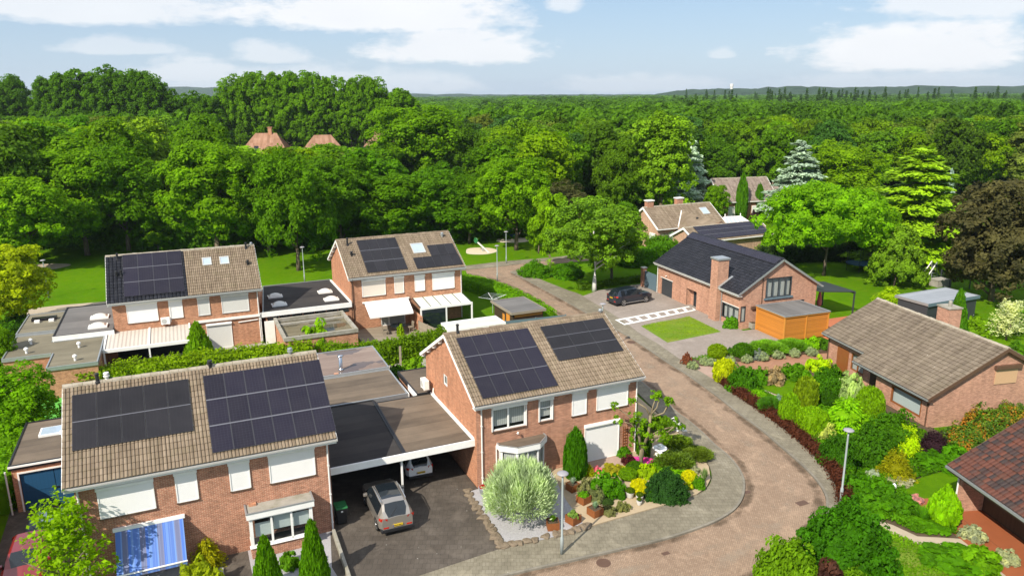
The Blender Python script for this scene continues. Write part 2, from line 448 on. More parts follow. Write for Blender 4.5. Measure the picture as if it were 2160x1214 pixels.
M['trim_grey'] = mat_plain('grey_trim', (.42, .42, .40), .5, .4, var=.1)
M['shutter'] = mat_slat('white_shutter_slats', (.80, .785, .765), .052, depth=.5, var=.05, gapcol=(.58, .57, .55), duty=.16)
M['shutter_cream'] = mat_slat('cream_shutter_slats', (.68, .60, .51), .052, depth=.25, var=.03)
M['shutter_grey'] = mat_slat('pale_grey_shutter_slats', (.62, .61, .57), .052, depth=.25, var=.03)
M['shutter_tan'] = mat_slat('tan_shutter_slats', (.52, .33, .19), .052, depth=.25, var=.05)
M['zinc'] = mat_plain('zinc', (.40, .42, .43), .42, .5, .6, var=.15)
M['steel'] = mat_plain('polished_steel', (.62, .62, .63), .16, .5, 1.0, var=.05)
M['gutter'] = mat_plain('gutter_grey', (.36, .355, .34), .5, .4, var=.08)
M['pipe_w'] = mat_plain('pale_pipe', (.66, .65, .62), .45, .4, var=.05)
M['pipe_b'] = mat_plain('brown_pipe', (.10, .055, .035), .5, .4)
M['black'] = mat_plain('black_plastic', (.015, .015, .017), .5, .4)
M['rubber'] = mat_plain('tyre_rubber', (.014, .014, .014), .85, .2)
M['dark_metal'] = mat_plain('anthracite_metal', (.035, .040, .046), .45, .5)
M['blue_metal'] = mat_plain('grey_blue_metal', (.10, .15, .18), .45, .45)
M['glass'] = mat_glass('window_glass')
M['glass_dark'] = mat_plain('dark_glass', (.012, .018, .022), .04, .7, var=.3)
M['glass_car'] = mat_plain('tinted_car_glass', (.010, .014, .018), .04, .7, var=.2)
M['curtain'] = mat_slat('pale_curtain', (.62, .62, .58), .12, 'x', .5, .06, duty=.3, rough=.9)
M['blind'] = mat_plain('pale_blind', (.62, .68, .66), .9, .1, var=.05)
M['room'] = mat_plain('dim_room', (.05, .045, .042), .9, .1)
M['skylight'] = mat_plain('skylight_glass', (.35, .42, .50), .05, .8, var=.1)
M['dome'] = mat_plain('acrylic_dome', (.62, .62, .58), .15, .5, var=.05)
M['pv_black'] = mat_panel('black_solar_cells', (.011, .0105, .013), (.04, .04, .045), (6, 20), .02)
M['pv_blue'] = mat_panel('blue_black_solar_cells', (.0095, .0080, .018), (.05, .05, .07), (6, 10), .035)
M['pv_frame'] = mat_plain('panel_frame_dark', (.03, .03, .033), .4, .5)
M['pv_seam'] = mat_plain('panel_frame_edge', (.075, .075, .09), .4, .4, .3)
M['pv_silver'] = mat_plain('panel_rail_silver', (.21, .21, .24), .4, .4, .5)
M['felt_dark'] = mat_felt('dark_roofing_felt', (.018, .017, .018), (.048, .043, .040))
M['felt_brown'] = mat_felt('brown_roofing_felt', (.062, .048, .036), (.175, .135, .098))
M['felt_red'] = mat_felt('ponding_roofing_felt', (.14, .10, .085), (.24, .185, .155), 1.2, .53)
M['felt_grey'] = mat_felt('grey_roofing_felt', (.085, .082, .08), (.16, .152, .145), 1.1)
M['felt_zinc'] = mat_felt('pale_grey_membrane', (.20, .215, .24), (.28, .30, .325), 1.4)
M['felt_moss'] = mat_felt('mossy_roofing_felt', (.10, .088, .06), (.21, .185, .13), 1.1)
M['felt_pond'] = mat_felt('wet_roofing_felt', (.085, .07, .035), (.22, .19, .13), 2.0, .47)
M['felt_white'] = mat_felt('white_roofing_felt', (.42, .40, .36), (.60, .57, .52), 1.0)
M['road'] = mat_pave('herringbone_brick_road', 'herring', ((.20, .132, .088), (.295, .208, .142), (.39, .292, .205)), .10, (.13, .10, .08), .09, .45, .22)
M['walk'] = mat_pave('grey_paving_slabs', 'slab', ((.125, .108, .078), (.195, .172, .126), (.29, .26, .20)), .30, (.09, .08, .055), .06, .55, .34)
M['drive_dark'] = mat_pave('dark_driveway_slabs', 'slab', ((.050, .041, .033), (.078, .065, .053), (.115, .097, .080)), .4, (.04, .035, .03), .05, .75, .5)
M['drive_grey'] = mat_pave('grey_clinker_driveway', 'brick', ((.20, .165, .14), (.27, .23, .20), (.33, .29, .26)), .10, (.17, .145, .12), .1, .5, .2)
M['drive_red'] = mat_pave('red_brown_driveway', 'brick', ((.26, .13, .08), (.34, .18, .11), (.40, .23, .15)), .10, (.22, .13, .09), .1, .4, .15)
M['drive_pink'] = mat_pave('pink_driveway', 'brick', ((.30, .20, .155), (.36, .255, .205), (.42, .31, .26)), .10, (.24, .18, .14), .1, .4, .15)
M['dirt'] = mat_dirt('gutter_dirt', (.085, .062, .042, 1))
M['dirt_pale'] = mat_dirt('tyre_worn_patches', (.36, .29, .22, 1), .56, .45)
M['terracotta'] = mat_plain('terracotta_floor', (.27, .082, .033), .6, .3, var=.15, nscale=1.5)
M['red_floor'] = mat_plain('red_terrace', (.40, .14, .07), .8, .2, var=.12)
M['kerb'] = mat_pave('kerb_concrete', 'slab', ((.15, .135, .105), (.20, .18, .145), (.27, .245, .205)), 1.0, (.12, .11, .09), .02, .4, .3)
M['grass'] = mat_grass('park_grass', (.045, .118, .0010), (.070, .165, .0012), (.110, .205, .0025), 1.0, (.13, .17, .010))
M['lawn_dry'] = mat_grass('clover_lawn', (.08, .15, .012), (.13, .215, .02), (.20, .25, .04), 2.0, (.24, .22, .05))
M['lawn'] = mat_grass('mown_lawn', (.05, .125, .002), (.075, .17, .002), (.11, .21, .004), 1.5)
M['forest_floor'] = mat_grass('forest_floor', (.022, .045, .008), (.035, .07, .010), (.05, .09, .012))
M['soil'] = mat_plain('bed_soil', (.085, .062, .040), .95, .1, var=.4, nscale=2, bump=.6)
M['sand'] = mat_plain('sandy_gravel', (.37, .29, .19), .95, .1, var=.15, nscale=5, bump=.5, dirt=((.34, .27, .18), .5))
M['gravel'] = mat_plain('grey_gravel', (.34, .33, .34), .95, .1, var=.5, nscale=18, bump=.8)
M['path'] = mat_plain('pale_dirt_path', (.36, .30, .22), .95, .1, var=.2, nscale=2.5, bump=.4)
M['sandpit'] = mat_plain('play_sand', (.56, .48, .35), .95, .1, var=.12, nscale=2)
M['stone'] = mat_plain('rough_stone', (.17, .132, .092), .9, .2, var=.45, nscale=3, bump=.8)
M['artgrass'] = mat_plain('bright_green_artificial_turf', (.10, .34, .055), .9, .1, var=.1, nscale=2)
M['corten'] = mat_plain('rusty_steel', (.20, .068, .020), .85, .25, var=.35, nscale=5)
M['blue_door'] = mat_slat('blue_painted_boards', (.012, .068, .15), .18, 'x', .3, .1, duty=.06)
M['wood_orange'] = mat_slat('oiled_larch_boards', (.50, .19, .028), .145, 'z', .8, .1, gapcol=(.16, .06, .012), duty=.09, perboard=.25)
M['wood_post'] = mat_plain('oiled_larch', (.52, .215, .035), .6, .3, var=.15)
M['wood_dark'] = mat_slat('dark_boards', (.055, .036, .022), .14, 'x', .6, .1, duty=.08, perboard=.3)
M['wood_grey'] = mat_slat('weathered_boards', (.26, .22, .165), .14, 'z', .6, .1, duty=.07, perboard=.3)
M['wood_brown'] = mat_plain('varnished_wood', (.22, .075, .022), .4, .4, var=.2)
M['lampgrey'] = mat_plain('galvanised_lamp_pole', (.34, .38, .38), .45, .4, .3, var=.08)
M['lampcap'] = mat_plain('lamp_canopy', (.27, .26, .275), .5, .5, var=.05)
M['lampglass'] = mat_plain('lamp_diffuser', (.6, .6, .58), .2, .5, var=.03)
M['rib'] = mat_slat('ribbed_plastic_sheet', (.52, .47, .41), .30, 'x', .8, .05, gapcol=(.30, .26, .23), duty=.36, rough=.35)
M['poly'] = mat_plain('opal_roof_panel', (.66, .70, .60), .2, .5, var=.06)
M['awn_white'] = mat_plain('white_canvas', (.78, .77, .75), .8, .2, var=.05)
M['pink'] = mat_plain('pink_canvas', (.75, .22, .27), .8, .2)
M['chrome'] = mat_plain('bright_rim', (.60, .60, .61), .25, .5, .8)
M['red_lens'] = mat_plain('red_lamp_lens', (.42, .022, .010), .12, .6, var=.2)
M['clear_lens'] = mat_plain('clear_lamp_lens', (.62, .62, .60), .1, .6)
M['plate'] = mat_plain('yellow_plate', (.70, .48, .02), .4, .4)
M['plate_blue'] = mat_plain('plate_blue_band', (.02, .05, .30), .4, .4)
M['bin_green'] = mat_plain('green_bin_lid', (.02, .13, .04), .5, .4)
M['stoneware'] = mat_plain('pale_stoneware', (.62, .60, .56), .8, .2, var=.15)
M['statue'] = mat_plain('white_garden_statue', (.80, .79, .77), .6, .3, var=.05)
M['moss_con'] = mat_plain('weathered_concrete', (.30, .28, .24), .9, .2, var=.3, nscale=3, dirt=((.16, .15, .09), .6))
M['leaf'] = mat_leaf('foliage', .5)
M['leaf_soft'] = mat_leaf('soft_foliage', .35, .6, .15, .25)
M['needle'] = mat_leaf('needles', .15, .6, .2, .35)
mp, gp_ = newmat('orange_tipped_foliage')
va_ = gp_.n('Attribute', attribute_name='var').outputs['Fac']
surf(gp_, gp_.ramp(va_, [(.15, (.03, .075, .002)), (.48, (.08, .15, .003)), (.60, (.20, .11, .006)), (.95, (.36, .12, .010))]), .55, .15)
M['tipped'] = mp
M['petal'] = mat_leaf('petals', .3, .6, .2, .1)
M['bark'] = mat_bark('grey_brown_bark', (.085, .062, .042), (.19, .15, .11))
M['bark_pale'] = mat_bark('pale_plane_bark', (.12, .095, .055), (.25, .205, .13), 3.0)
M['bark_birch'] = mat_bark('white_birch_bark', (.45, .42, .38), (.80, .78, .74), 3.0)


def mat_car(name, col, metal=.0):
    m, g = newmat(name)
    surf(g, col, .28, .5, None, metal, **{'Coat Weight': .8, 'Coat Roughness': .04}); return m
M['car_grey'] = mat_car('beige_silver_paint', (.34, .31, .275), .55)
M['car_white'] = mat_car('white_car_paint', (.78, .79, .80))
M['car_black'] = mat_car('blue_black_paint', (.008, .013, .024))
M['car_red'] = mat_car('dark_red_paint', (.20, .012, .010), .1)


def mat_stripes():
    m, g = newmat('blue_striped_canvas')
    ux, uy, _ = g.xyz(g.uv())
    f = g.m('FRACT', g.m('MULTIPLY', ux, 4.0))
    c = g.ramp(f, [(0, (.085, .16, .42)), (.28, (.13, .23, .50)), (.36, (.13, .145, .24)), (.62, (.15, .165, .27)), (.68, (.07, .15, .45)), (.84, (.12, .215, .47))])
    c.node.color_ramp.interpolation = 'CONSTANT'
    th = g.m('LESS_THAN', g.m('FRACT', g.m('MULTIPLY', ux, 13.0)), .07)
    c = g.mix(g.m('MULTIPLY', th, .35), c, (.24, .32, .52))
    surf(g, c, .8, .15); return m
M['stripes'] = mat_stripes()
# ------------------------------------------------------------------ the setting
def sheet(name, pix, z, mat, h=0.0, base=None):
    """flat ground polygon surveyed on the picture (or given as world points), top at height z; h = visible edge depth"""
    poly = [(P(*p, z) if len(p) == 2 else Vector(p)) for p in pix]
    mb = MB()
    if h: mb.prism([(p.x, p.y) for p in poly], z - h, z, 0, bottom=False)
    else:
        q = [(p.x, p.y, z) for p in poly]
        ar = sum(q[i][0] * q[(i + 1) % len(q)][1] - q[(i + 1) % len(q)][0] * q[i][1] for i in range(len(q)))
        mb.face(q if ar > 0 else q[::-1])
    return struct(mb.build(name, M[mat]))


def wobble(pts, step=.5, amp=.0, z=None):
    out = []
    for a, b in zip(pts[:-1], pts[1:]):
        n = max(1, int((b - a).length / step))
        out += [a.lerp(b, i / n) for i in range(n)]
    return out + [pts[-1]]


def smooth_line(pix, z, n=6):
    """Catmull-Rom through surveyed points"""
    p = [P(*q, z) for q in pix]; p = [p[0] * 2 - p[1]] + p + [p[-1] * 2 - p[-2]]
    out = []
    for i in range(1, len(p) - 2):
        for k in range(n):
            t = k / n
            a, b, c, d = p[i - 1:i + 3]
            out.append(.5 * ((2 * b) + (c - a) * t + (2 * a - 5 * b + 4 * c - d) * t * t + (3 * b - a - 3 * c + d) * t ** 3))
    out.append(p[-2]); return out


def kerb(name, line, side, w=.14, z0=-.02, z1=.115, mat='kerb'):
    mb = MB(); off = []
    for i, p in enumerate(line):
        d = (line[min(i + 1, len(line) - 1)] - line[max(i - 1, 0)]); d.z = 0; d.normalize()
        off.append(Vector((p.x - d.y * w * side, p.y + d.x * w * side, 0)))
    s = 0
    for i in range(len(line) - 1):
        a, b, c, e = line[i], line[i + 1], off[i + 1], off[i]
        L = (b - a).length
        q = [(a.x, a.y, z1), (b.x, b.y, z1), (c.x, c.y, z1), (e.x, e.y, z1)]
        uv = [(s, 0), (s + L, 0), (s + L, w), (s, w)]
        if side < 0: q = q[::-1]; uv = uv[::-1]
        mb.face(q, 0, uv)
        for u, v in ((a, b), (c, e)):
            f = [(u.x, u.y, z0), (v.x, v.y, z0), (v.x, v.y, z1), (u.x, u.y, z1)]
            if side > 0: f = f[::-1]
            mb.face(f[::-1] if side > 0 else f[::-1], 0, [(s, 0), (s + L, 0), (s + L, .1), (s, .1)])
        s += L
    return struct(mb.build(name, M[mat]))


def ribbon(name, line, d0, d1, z, mat):
    mb = MB(); s = 0
    def off(i, d):
        t = line[min(i + 1, len(line) - 1)] - line[max(i - 1, 0)]; t.z = 0; t.normalize(); return (line[i].x - t.y * d, line[i].y + t.x * d, z)
    for i in range(len(line) - 1):
        ln = (line[i + 1] - line[i]).length; q = [off(i, d0), off(i + 1, d0), off(i + 1, d1), off(i, d1)]; uv = [(s, 0), (s + ln, 0), (s + ln, 1), (s, 1)]
        if d1 < d0: q = q[::-1]; uv = uv[::-1]
        mb.face(q, 0, uv); s += ln
    return struct(mb.build(name, M[mat]))


big = MB()
big.face([(-9000, -300, -.012), (9000, -300, -.012), (9000, 12000, -.012), (-9000, 12000, -.012)])
struct(big.build('ground', M['grass']))
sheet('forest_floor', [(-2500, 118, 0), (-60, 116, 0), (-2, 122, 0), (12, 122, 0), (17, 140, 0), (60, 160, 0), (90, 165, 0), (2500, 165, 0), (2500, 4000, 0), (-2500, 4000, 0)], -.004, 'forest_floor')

sheet('pavement', [(-90, -120, 0), (90, -120, 0), (90, 18, 0), (30, 21, 0), (-10, 24, 0), (-60, 15, 0), (-90, 15, 0)], .002, 'walk')  # unseen neutral paving behind the camera, added to keep bounce light from going green
LK = [(985, 578), (1040, 591), (1100, 616), (1165, 656), (1250, 720), (1310, 770), (1359, 811), (1399, 843), (1426, 869), (1450, 886), (1478, 910), (1507, 938),
      (1527, 954), (1543, 970), (1557, 989), (1566, 1012), (1564, 1041), (1550, 1066), (1525, 1085), (1485, 1104), (1403, 1131), (1302, 1155), (1200, 1178), (1080, 1205), (960, 1234), (700, 1300)]
RK = [(1078, 572), (1090, 578), (1132, 600), (1184, 628), (1232, 655), (1301, 693), (1350, 722), (1406, 760), (1448, 786), (1478, 807), (1517, 835), (1558, 868), (1607, 903),
      (1648, 938), (1688, 972), (1725, 1009), (1745, 1041), (1748, 1066), (1738, 1100), (1712, 1140), (1660, 1185), (1600, 1225), (1480, 1300)]
RO = [(1100, 568), (1132, 585), (1194, 610), (1229, 623), (1291, 661), (1315, 677), (1353, 705), (1386, 723), (1433, 756), (1470, 778), (1501, 797), (1554, 834), (1611, 873),
      (1668, 915), (1717, 960), (1749, 997), (1768, 1037), (1774, 1070), (1768, 1104), (1745, 1150), (1690, 1200), (1600, 1260)]
LI = [(1340, 822), (1380, 862), (1416, 896), (1456, 936), (1478, 956), (1497, 983), (1501, 1008), (1492, 1027), (1472, 1042), (1430, 1057), (1365, 1076), (1301, 1094),
      (1237, 1113), (1173, 1130), (1130, 1140), (1061, 1154), (881, 1214), (700, 1274)]
lk, rk = smooth_line(LK, 0), smooth_line(RK, 0)
sheet('road', [tuple(p) for p in lk] + [tuple(p) for p in rk[::-1]], .004, 'road')
li, ro = smooth_line(LI, .1), smooth_line(RO, .1)
lk1 = smooth_line(LK[4:], .1)
sheet('pavement', [tuple(p) for p in lk1] + [tuple(p) for p in li[::-1]], .1, 'walk', .12)
rk1 = smooth_line(RK, .1)
sheet('pavement', [tuple(p) for p in rk1] + [tuple(p) for p in ro[::-1]], .1, 'walk', .12)
ribbon('road_dirt', smooth_line(RK, .009), -.95, -.02, .009, 'dirt'); ribbon('road_dirt', smooth_line(LK, .009), .02, .75, .009, 'dirt')
ribbon('road_wear', smooth_line(RK, .009), -2.6, -1.3, .010, 'dirt_pale'); ribbon('road_wear', smooth_line(LK, .009), 1.3, 2.4, .0115, 'dirt_pale')
kerb('kerb', smooth_line(LK[4:], .115), 1)
kerb('kerb', smooth_line(RK, .115), -1)
sheet('side_road', [(985, 577), (982, 569), (1058, 561), (1160, 548), (1290, 533), (1290, 545), (1170, 556), (1100, 567), (1078, 572), (1040, 591)], .008, 'road')
sheet('pavement', [(982, 560), (1058, 551), (1160, 543), (1290, 529), (1290, 533), (1160, 548), (1058, 561), (982, 569), (900, 575), (900, 566)], .06, 'walk', .07)
sheet('path', [(60, 651), (130, 643), (228, 635), (228, 647), (80, 662), (40, 668)], .006, 'path')
sheet('path', [(548, 608), (580, 602), (640, 597), (700, 592), (700, 600), (550, 618)], .006, 'path')
sheet('path', [(120, 700), (60, 660), (0, 760), (-60, 900), (-30, 900)], .006, 'path')

# frames of reference for the plots (origin, heading): the street is laid out on one heading
HEAD = R(24.2)
def frame(x, y, a): return Matrix.Translation((x, y, 0)) @ Matrix.Rotation(a, 4, 'Z')
FA, FB, FC, FD = frame(-19.71, 29.73, HEAD), frame(-2.12, 38.79, HEAD), frame(-33.96, 60.87, R(23.6)), frame(-15.41, 68.95, HEAD)
FE, FF, FG = frame(16.10, 83.40, R(-69.9)), frame(25.80, 59.75, R(-78.0)), frame(23.38, 36.9, R(-83.0))
def L(f, x, y, z=0): return tuple(f @ Vector((x, y, z)))

sheet('driveway', [(1061, 1154), (881, 1214), (740, 1262), (700, 1195), (697, 1125), L(FB, -8.15, -.5), L(FB, -8.15, 8.4), L(FB, .22, 8.4), L(FB, .22, .3), (1013, 1031), (988, 1036)], .105, 'drive_dark', .12)
sheet('garden_ground', [(988, 1036), (1013, 1029), L(FB, .3, .46), L(FB, 5.9, .46), (1200, 1045), (1203, 1062), (1222, 1078), (1237, 1112), (1173, 1129), (1130, 1139), (1062, 1153)], .14, 'gravel', .16)
sheet('garden_ground', [L(FB, 5.0, .46), L(FB, 11.0, .46), (1345, 955), (1345, 835), (1380, 865), (1416, 898), (1456, 937), (1478, 957), (1495, 983), (1499, 1008), (1490, 1026), (1471, 1040), (1429, 1055), (1364, 1074),
                        (1300, 1092), (1236, 1111), (1218, 1085), (1195, 1055)], .15, 'sand', .17)
sheet('garden_path', [L(FB, 6.9, .46), L(FB, 10.2, .46), L(FB, 10.3, -.75), L(FB, 7.4, -.8)], .156, 'drive_pink')
sheet('front_garden_ground', [L(FA, -.2, .47), L(FA, 11.7, .47), (697, 1123), (700, 1195), (740, 1262), (700, 1320), (100, 1320), (120, 1200)], .12, 'gravel', .13)
sheet('garden_path', [L(FA, 6.1, .46), L(FA, 7.3, .46), L(FA, 7.3, -3.2), L(FA, 6.1, -3.2)], .126, 'drive_dark')
sheet('side_driveway', [L(FA, .4, .5), L(FA, .4, 10.4), L(FA, -4.2, 10.4), L(FA, -3.9, -5), L(FA, .4, -5)], .05, 'drive_dark', .06)
# plot of the black-roofed house
sheet('driveway', [(1229, 624), (1262, 612), (1340, 600), (1372, 596), L(FE, -2.6, .5), L(FE, 15.9, .5), L(FE, 15.9, 3.2), (1640, 705), (1690, 728), (1640, 742), (1500, 750), (1440, 764), (1433, 756), (1386, 723), (1353, 705), (1315, 677), (1291, 661)], .105, 'drive_grey', .12)
sheet('clover_patch', [(1352, 687), (1454, 667), (1521, 699), (1408, 722)], .112, 'lawn_dry')
wp = MB()
def lerp2(a, b, t): return a + (b - a) * t
q0, q1, q2, q3 = P(1297, 674, .11), P(1317, 685, .11), P(1468, 654, .11), P(1459, 644, .11)
bars = [(0, 1, 0, .2), (0, 1, .8, 1)] + [(max(0, (i - .17) / 8), min(1, (i + .17) / 8), .2, .8) for i in range(9)]
for t0, t1, s0, s1 in bars:
    a0, a1 = lerp2(q0, q3, t0), lerp2(q1, q2, t0); b0, b1 = lerp2(q0, q3, t1), lerp2(q1, q2, t1)
    wp.face([lerp2(a0, a1, s1), lerp2(b0, b1, s1), lerp2(b0, b1, s0), lerp2(a0, a1, s0)])
struct(wp.build('path_marking', M['white']))
sheet('terrace', [L(FE, 15.6, 6.2), L(FE, 15.4, 15), L(FE, 24, 15), L(FE, 23.5, 6.2)], .02, 'red_floor', .03)
sheet('garden_ground', [(1436, 763), (1500, 749), (1640, 741), (1690, 727), (1760, 715), (1760, 738), (1700, 742), (1628, 748), (1556, 758), (1480, 768)], .25, 'soil', .26)
sheet('driveway', [(1553, 776), (1556, 758), (1628, 748), (1700, 742), (1760, 736), (1795, 748), (1795, 772), (1640, 780)], .03, 'drive_red', .04)
sheet('driveway', [(1434, 757), (1470, 765), (1556, 757), (1553, 776), (1540, 800), (1501, 797), (1470, 778)], .104, 'drive_pink', .12)
# gardens right of the road
sheet('garden_ground', [(1503, 799), (1540, 800), (1553, 778), (1640, 781), (1795, 773), L(FF, 0, .5), L(FF, 15, -.3), (2160, 900), (2300, 960), (2300, 1400), (1600, 1400), (1500, 1290), (1600, 1262), (1690, 1202), (1745, 1152), (1768, 1106), (1774, 1072), (1768, 1039),
                        (1749, 999), (1717, 962), (1668, 917), (1611, 875), (1554, 836)], .08, 'soil', .09)
sheet('lawn', [(1598, 813), (1646, 801), (1690, 798), (1726, 808), (1730, 850), (1700, 852), (1660, 838), (1630, 828)], .10, 'lawn')
sheet('garden_path', [(1560, 822), (1598, 814), (1630, 829), (1660, 839), (1700, 853), (1740, 870), (1735, 884), (1690, 862), (1640, 845)], .096, 'path')
sheet('lawn', [(1905, 1020), (1960, 1000), (2020, 985), (2026, 1055), (1960, 1075), (1915, 1055)], .10, 'lawn')
sheet('garden_path', [(1825, 1088), (1883, 1106), (1935, 1130), (2011, 1134), (2060, 1138), (2110, 1170), (2200, 1225), (2130, 1240), (2060, 1158), (2010, 1150), (1935, 1146), (1880, 1124), (1830, 1104)], .10, 'path')
sheet('lawn', [(1860, 1125), (1925, 1150), (1990, 1156), (2055, 1170), (2110, 1225), (2150, 1320), (1830, 1320), (1840, 1200)], .10, 'lawn_dry')
# back gardens
sheet('garden_ground', [L(FB, -1.1, 8.7), L(FB, -1.0, 19), L(FB, -2, 25), L(FB, 9, 27.5), L(FB, 10, 9)], .03, 'moss_con', .04)
sheet('terrace', [L(FD, .2, .4), L(FD, 6.6, .4), L(FD, 6.4, -6), L(FD, .2, -5.4)], .15, 'wood_grey', .16)
sheet('terrace', [L(FC, -.9, .4), L(FC, 12.2, .4), L(FC, 14, -7), L(FC, -.9, -6)], .04, 'moss_con', .05)
sheet('artificial_turf', [L(FC, -5.6, .4), L(FC, -1.4, .4), L(FC, -1.4, -9), L(FC, -5.4, -9)], .05, 'artgrass', .06)
sheet('artificial_turf', [L(FC, -5.4, -6.0, 0), L(FC, 2, -6.0, 0), L(FC, 2, -12, 0), L(FC, -6, -12, 0)], .044, 'artgrass', .05)
# play areas in the park
def disc(name, u, v, ru, rv, z, mat):
    c = P(u, v); rx = (P(u + ru, v) - c).length; ry = (P(u, v - rv) - c).length
    mb = MB(); n = 28
    mb.face([(c.x + rx * (1 + .1 * math.sin(3 * a + u)) * math.cos(a), c.y + ry * (1 + .1 * math.cos(2 * a)) * math.sin(a), z) for a in [2 * math.pi * i / n for i in range(n)]])
    return struct(mb.build(name, M[mat]))
disc('sandpit', 1013, 529, 33, 8, .006, 'sandpit')
disc('sandpit', 1082, 505, 40, 7, .006, 'sandpit')
disc('sandpit', 100, 562, 42, 6, .006, 'path')
# far hills
def hills(name, pts, depth, mat, seed):
    r_ = np.random.default_rng(seed); mb = MB(); top = []; n = 220
    xs = np.linspace(pts[0][0], pts[-1][0], n)
    ys = np.interp(xs, [p[0] for p in pts], [p[1] for p in pts]); zs = np.interp(xs, [p[0] for p in pts], [p[2] for p in pts])
    zs = zs + np.convolve(r_.normal(0, 1, n), np.ones(3) / 3, 'same') * np.minimum(3.0, zs * .07)
    rows = [(0, 0.0), (.15, .35), (.35, .7), (.6, .93), (.8, 1.0), (1.1, .8), (1.6, 0.0)]
    idx = [mb.pts([(x, y + depth * (d - .8) + r_.normal(0, depth * .02), max(-.5, z * h * (1 + .05 * r_.normal()) - (.5 if h == 0 else 0))) for x, y, z in zip(xs, ys, zs)]) for d, h in rows]
    for a, b in zip(idx[:-1], idx[1:]):
        for i in range(n - 1): mb.f.append((a + i, a + i + 1, b + i + 1, b + i)); mb.m.append(0)
    return struct(mb.build(name, M[mat], smooth=True))
mh, gh = newmat('wooded_hillside')
ph = gh.pos()
surf(gh, gh.ramp(gh.noise(ph, .02, 6, .7), [(.35, (.018, .040, .020)), (.7, (.045, .085, .038))]), .95, .05, gh.bump(gh.noise(ph, .06, 5, .7), 1.0, 8.0))
M['hill'] = mh
hills('hills', [(300, 2400, 0), (520, 2400, 32), (900, 2400, 40), (1500, 2400, 37), (2200, 2400, 30), (2900, 2400, 24)], 700, 'hill', 3)
hills('hills', [(-3400, 4300, 44), (-2500, 4300, 62), (-1700, 4300, 74), (-1200, 4300, 60), (-700, 4300, 34), (0, 4300, 24), (800, 4300, 20), (1400, 4300, 18)], 1200, 'hill', 4)
# ------------------------------------------------------------------ building helpers
def wall_open(mb, u0, u1, z0, z1, holes, fn, m=0, depth=.14, mr=None):
    """vertical wall with rectangular holes; fn(u, z, d) -> point, d = distance behind the face"""
    us = sorted({u0, u1, *[h[0] for h in holes], *[h[1] for h in holes]}); zs = sorted({z0, z1, *[h[2] for h in holes], *[h[3] for h in holes]})
    for a, b in zip(us[:-1], us[1:]):
        for c, d in zip(zs[:-1], zs[1:]):
            mu, mz = (a + b) / 2, (c + d) / 2
            if any(h[0] < mu < h[1] and h[2] < mz < h[3] for h in holes): continue
            mb.face([fn(a, c, 0), fn(b, c, 0), fn(b, d, 0), fn(a, d, 0)], m)
    for a, b, c, d in holes:
        k = m if mr is None else mr
        for q in ([(a, c, 0), (a, d, 0), (a, d, depth), (a, c, depth)], [(b, d, 0), (b, c, 0), (b, c, depth), (b, d, depth)],
                  [(a, d, 0), (b, d, 0), (b, d, depth), (a, d, depth)], [(b, c, 0), (a, c, 0), (a, c, depth), (b, c, depth)]):
            mb.face([fn(*t) for t in q], k)


def tiles(mb, w, slope, tw, ch, M0, amp=.055, m=0, seed=0, lip=.028, wave=None):
    """pan tiles as real relief: columns of width tw, courses of length ch; M0 maps (x along eave, up the slope, normal)"""
    r_ = np.random.default_rng(seed)
    prof = wave or ((0, 0), (.10, .62), (.26, 1.0), (.70, 1.0), (.88, .62), (1.0, 0))
    nx = max(1, round(w / tw)); tw = w / nx; nc = max(1, round(slope / ch)); ch = slope / nc
    for j in range(nc):
        jit = r_.normal(0, .004, nx + 1)
        lo, hi = [], []
        for i in range(nx):
            for f, h in prof[:-1] if i < nx - 1 else prof:
                x = (i + f) * tw; k = jit[i]
                lo.append((x, j * ch - .02, lip + amp * h + k)); hi.append((x, (j + 1) * ch, amp * h + k * .5 - .002))
        a = mb.pts([M0 @ Vector(p) for p in lo]); b = mb.pts([M0 @ Vector(p) for p in hi]); c = mb.pts([M0 @ Vector((p[0], p[1], p[2] - lip - .03)) for p in lo])
        n = len(lo)
        for i in range(n - 1):
            u0, u1 = lo[i][0] / tw + .0, lo[i + 1][0] / tw - .0
            if math.floor(u1) != math.floor(u0): u1 -= 1e-4
            v0, v1 = j + .02, j + .98
            mb.f.append((a + i, a + i + 1, b + i + 1, b + i)); mb.m.append(m); mb.uv[len(mb.f) - 1] = [(u0 + 1e-4, v0), (u1, v0), (u1, v1), (u0 + 1e-4, v1)]
            mb.f.append((c + i, c + i + 1, a + i + 1, a + i)); mb.m.append(m); mb.uv[len(mb.f) - 1] = [(u0 + 1e-4, v0), (u1, v0), (u1, v0), (u0 + 1e-4, v0)]


def slope_frame(w, s, he, hr, front=True, x0=0.0, y0=0.0):
    """roof-plane frame of a gable roof: front eave at y=y0, ridge at y0+s"""
    ln = math.hypot(s, hr - he)
    if front: X, Y = Vector((1, 0, 0)), Vector((0, s, hr - he)) / ln; o = Vector((x0, y0, he))
    else: X, Y = Vector((-1, 0, 0)), Vector((0, -s, hr - he)) / ln; o = Vector((x0 + w, y0 + 2 * s, he))
    N = X.cross(Y)
    return Matrix(((X.x, Y.x, N.x, o.x), (X.y, Y.y, N.y, o.y), (X.z, Y.z, N.z, o.z), (0, 0, 0, 1))), ln


def slab(mb, F, x0, x1, y0, y1, z0, z1, m=0):
    old = mb.M; mb.M = F if old is None else old @ F
    mb.box(x0, x1, y0, y1, z0, z1, m); mb.M = old


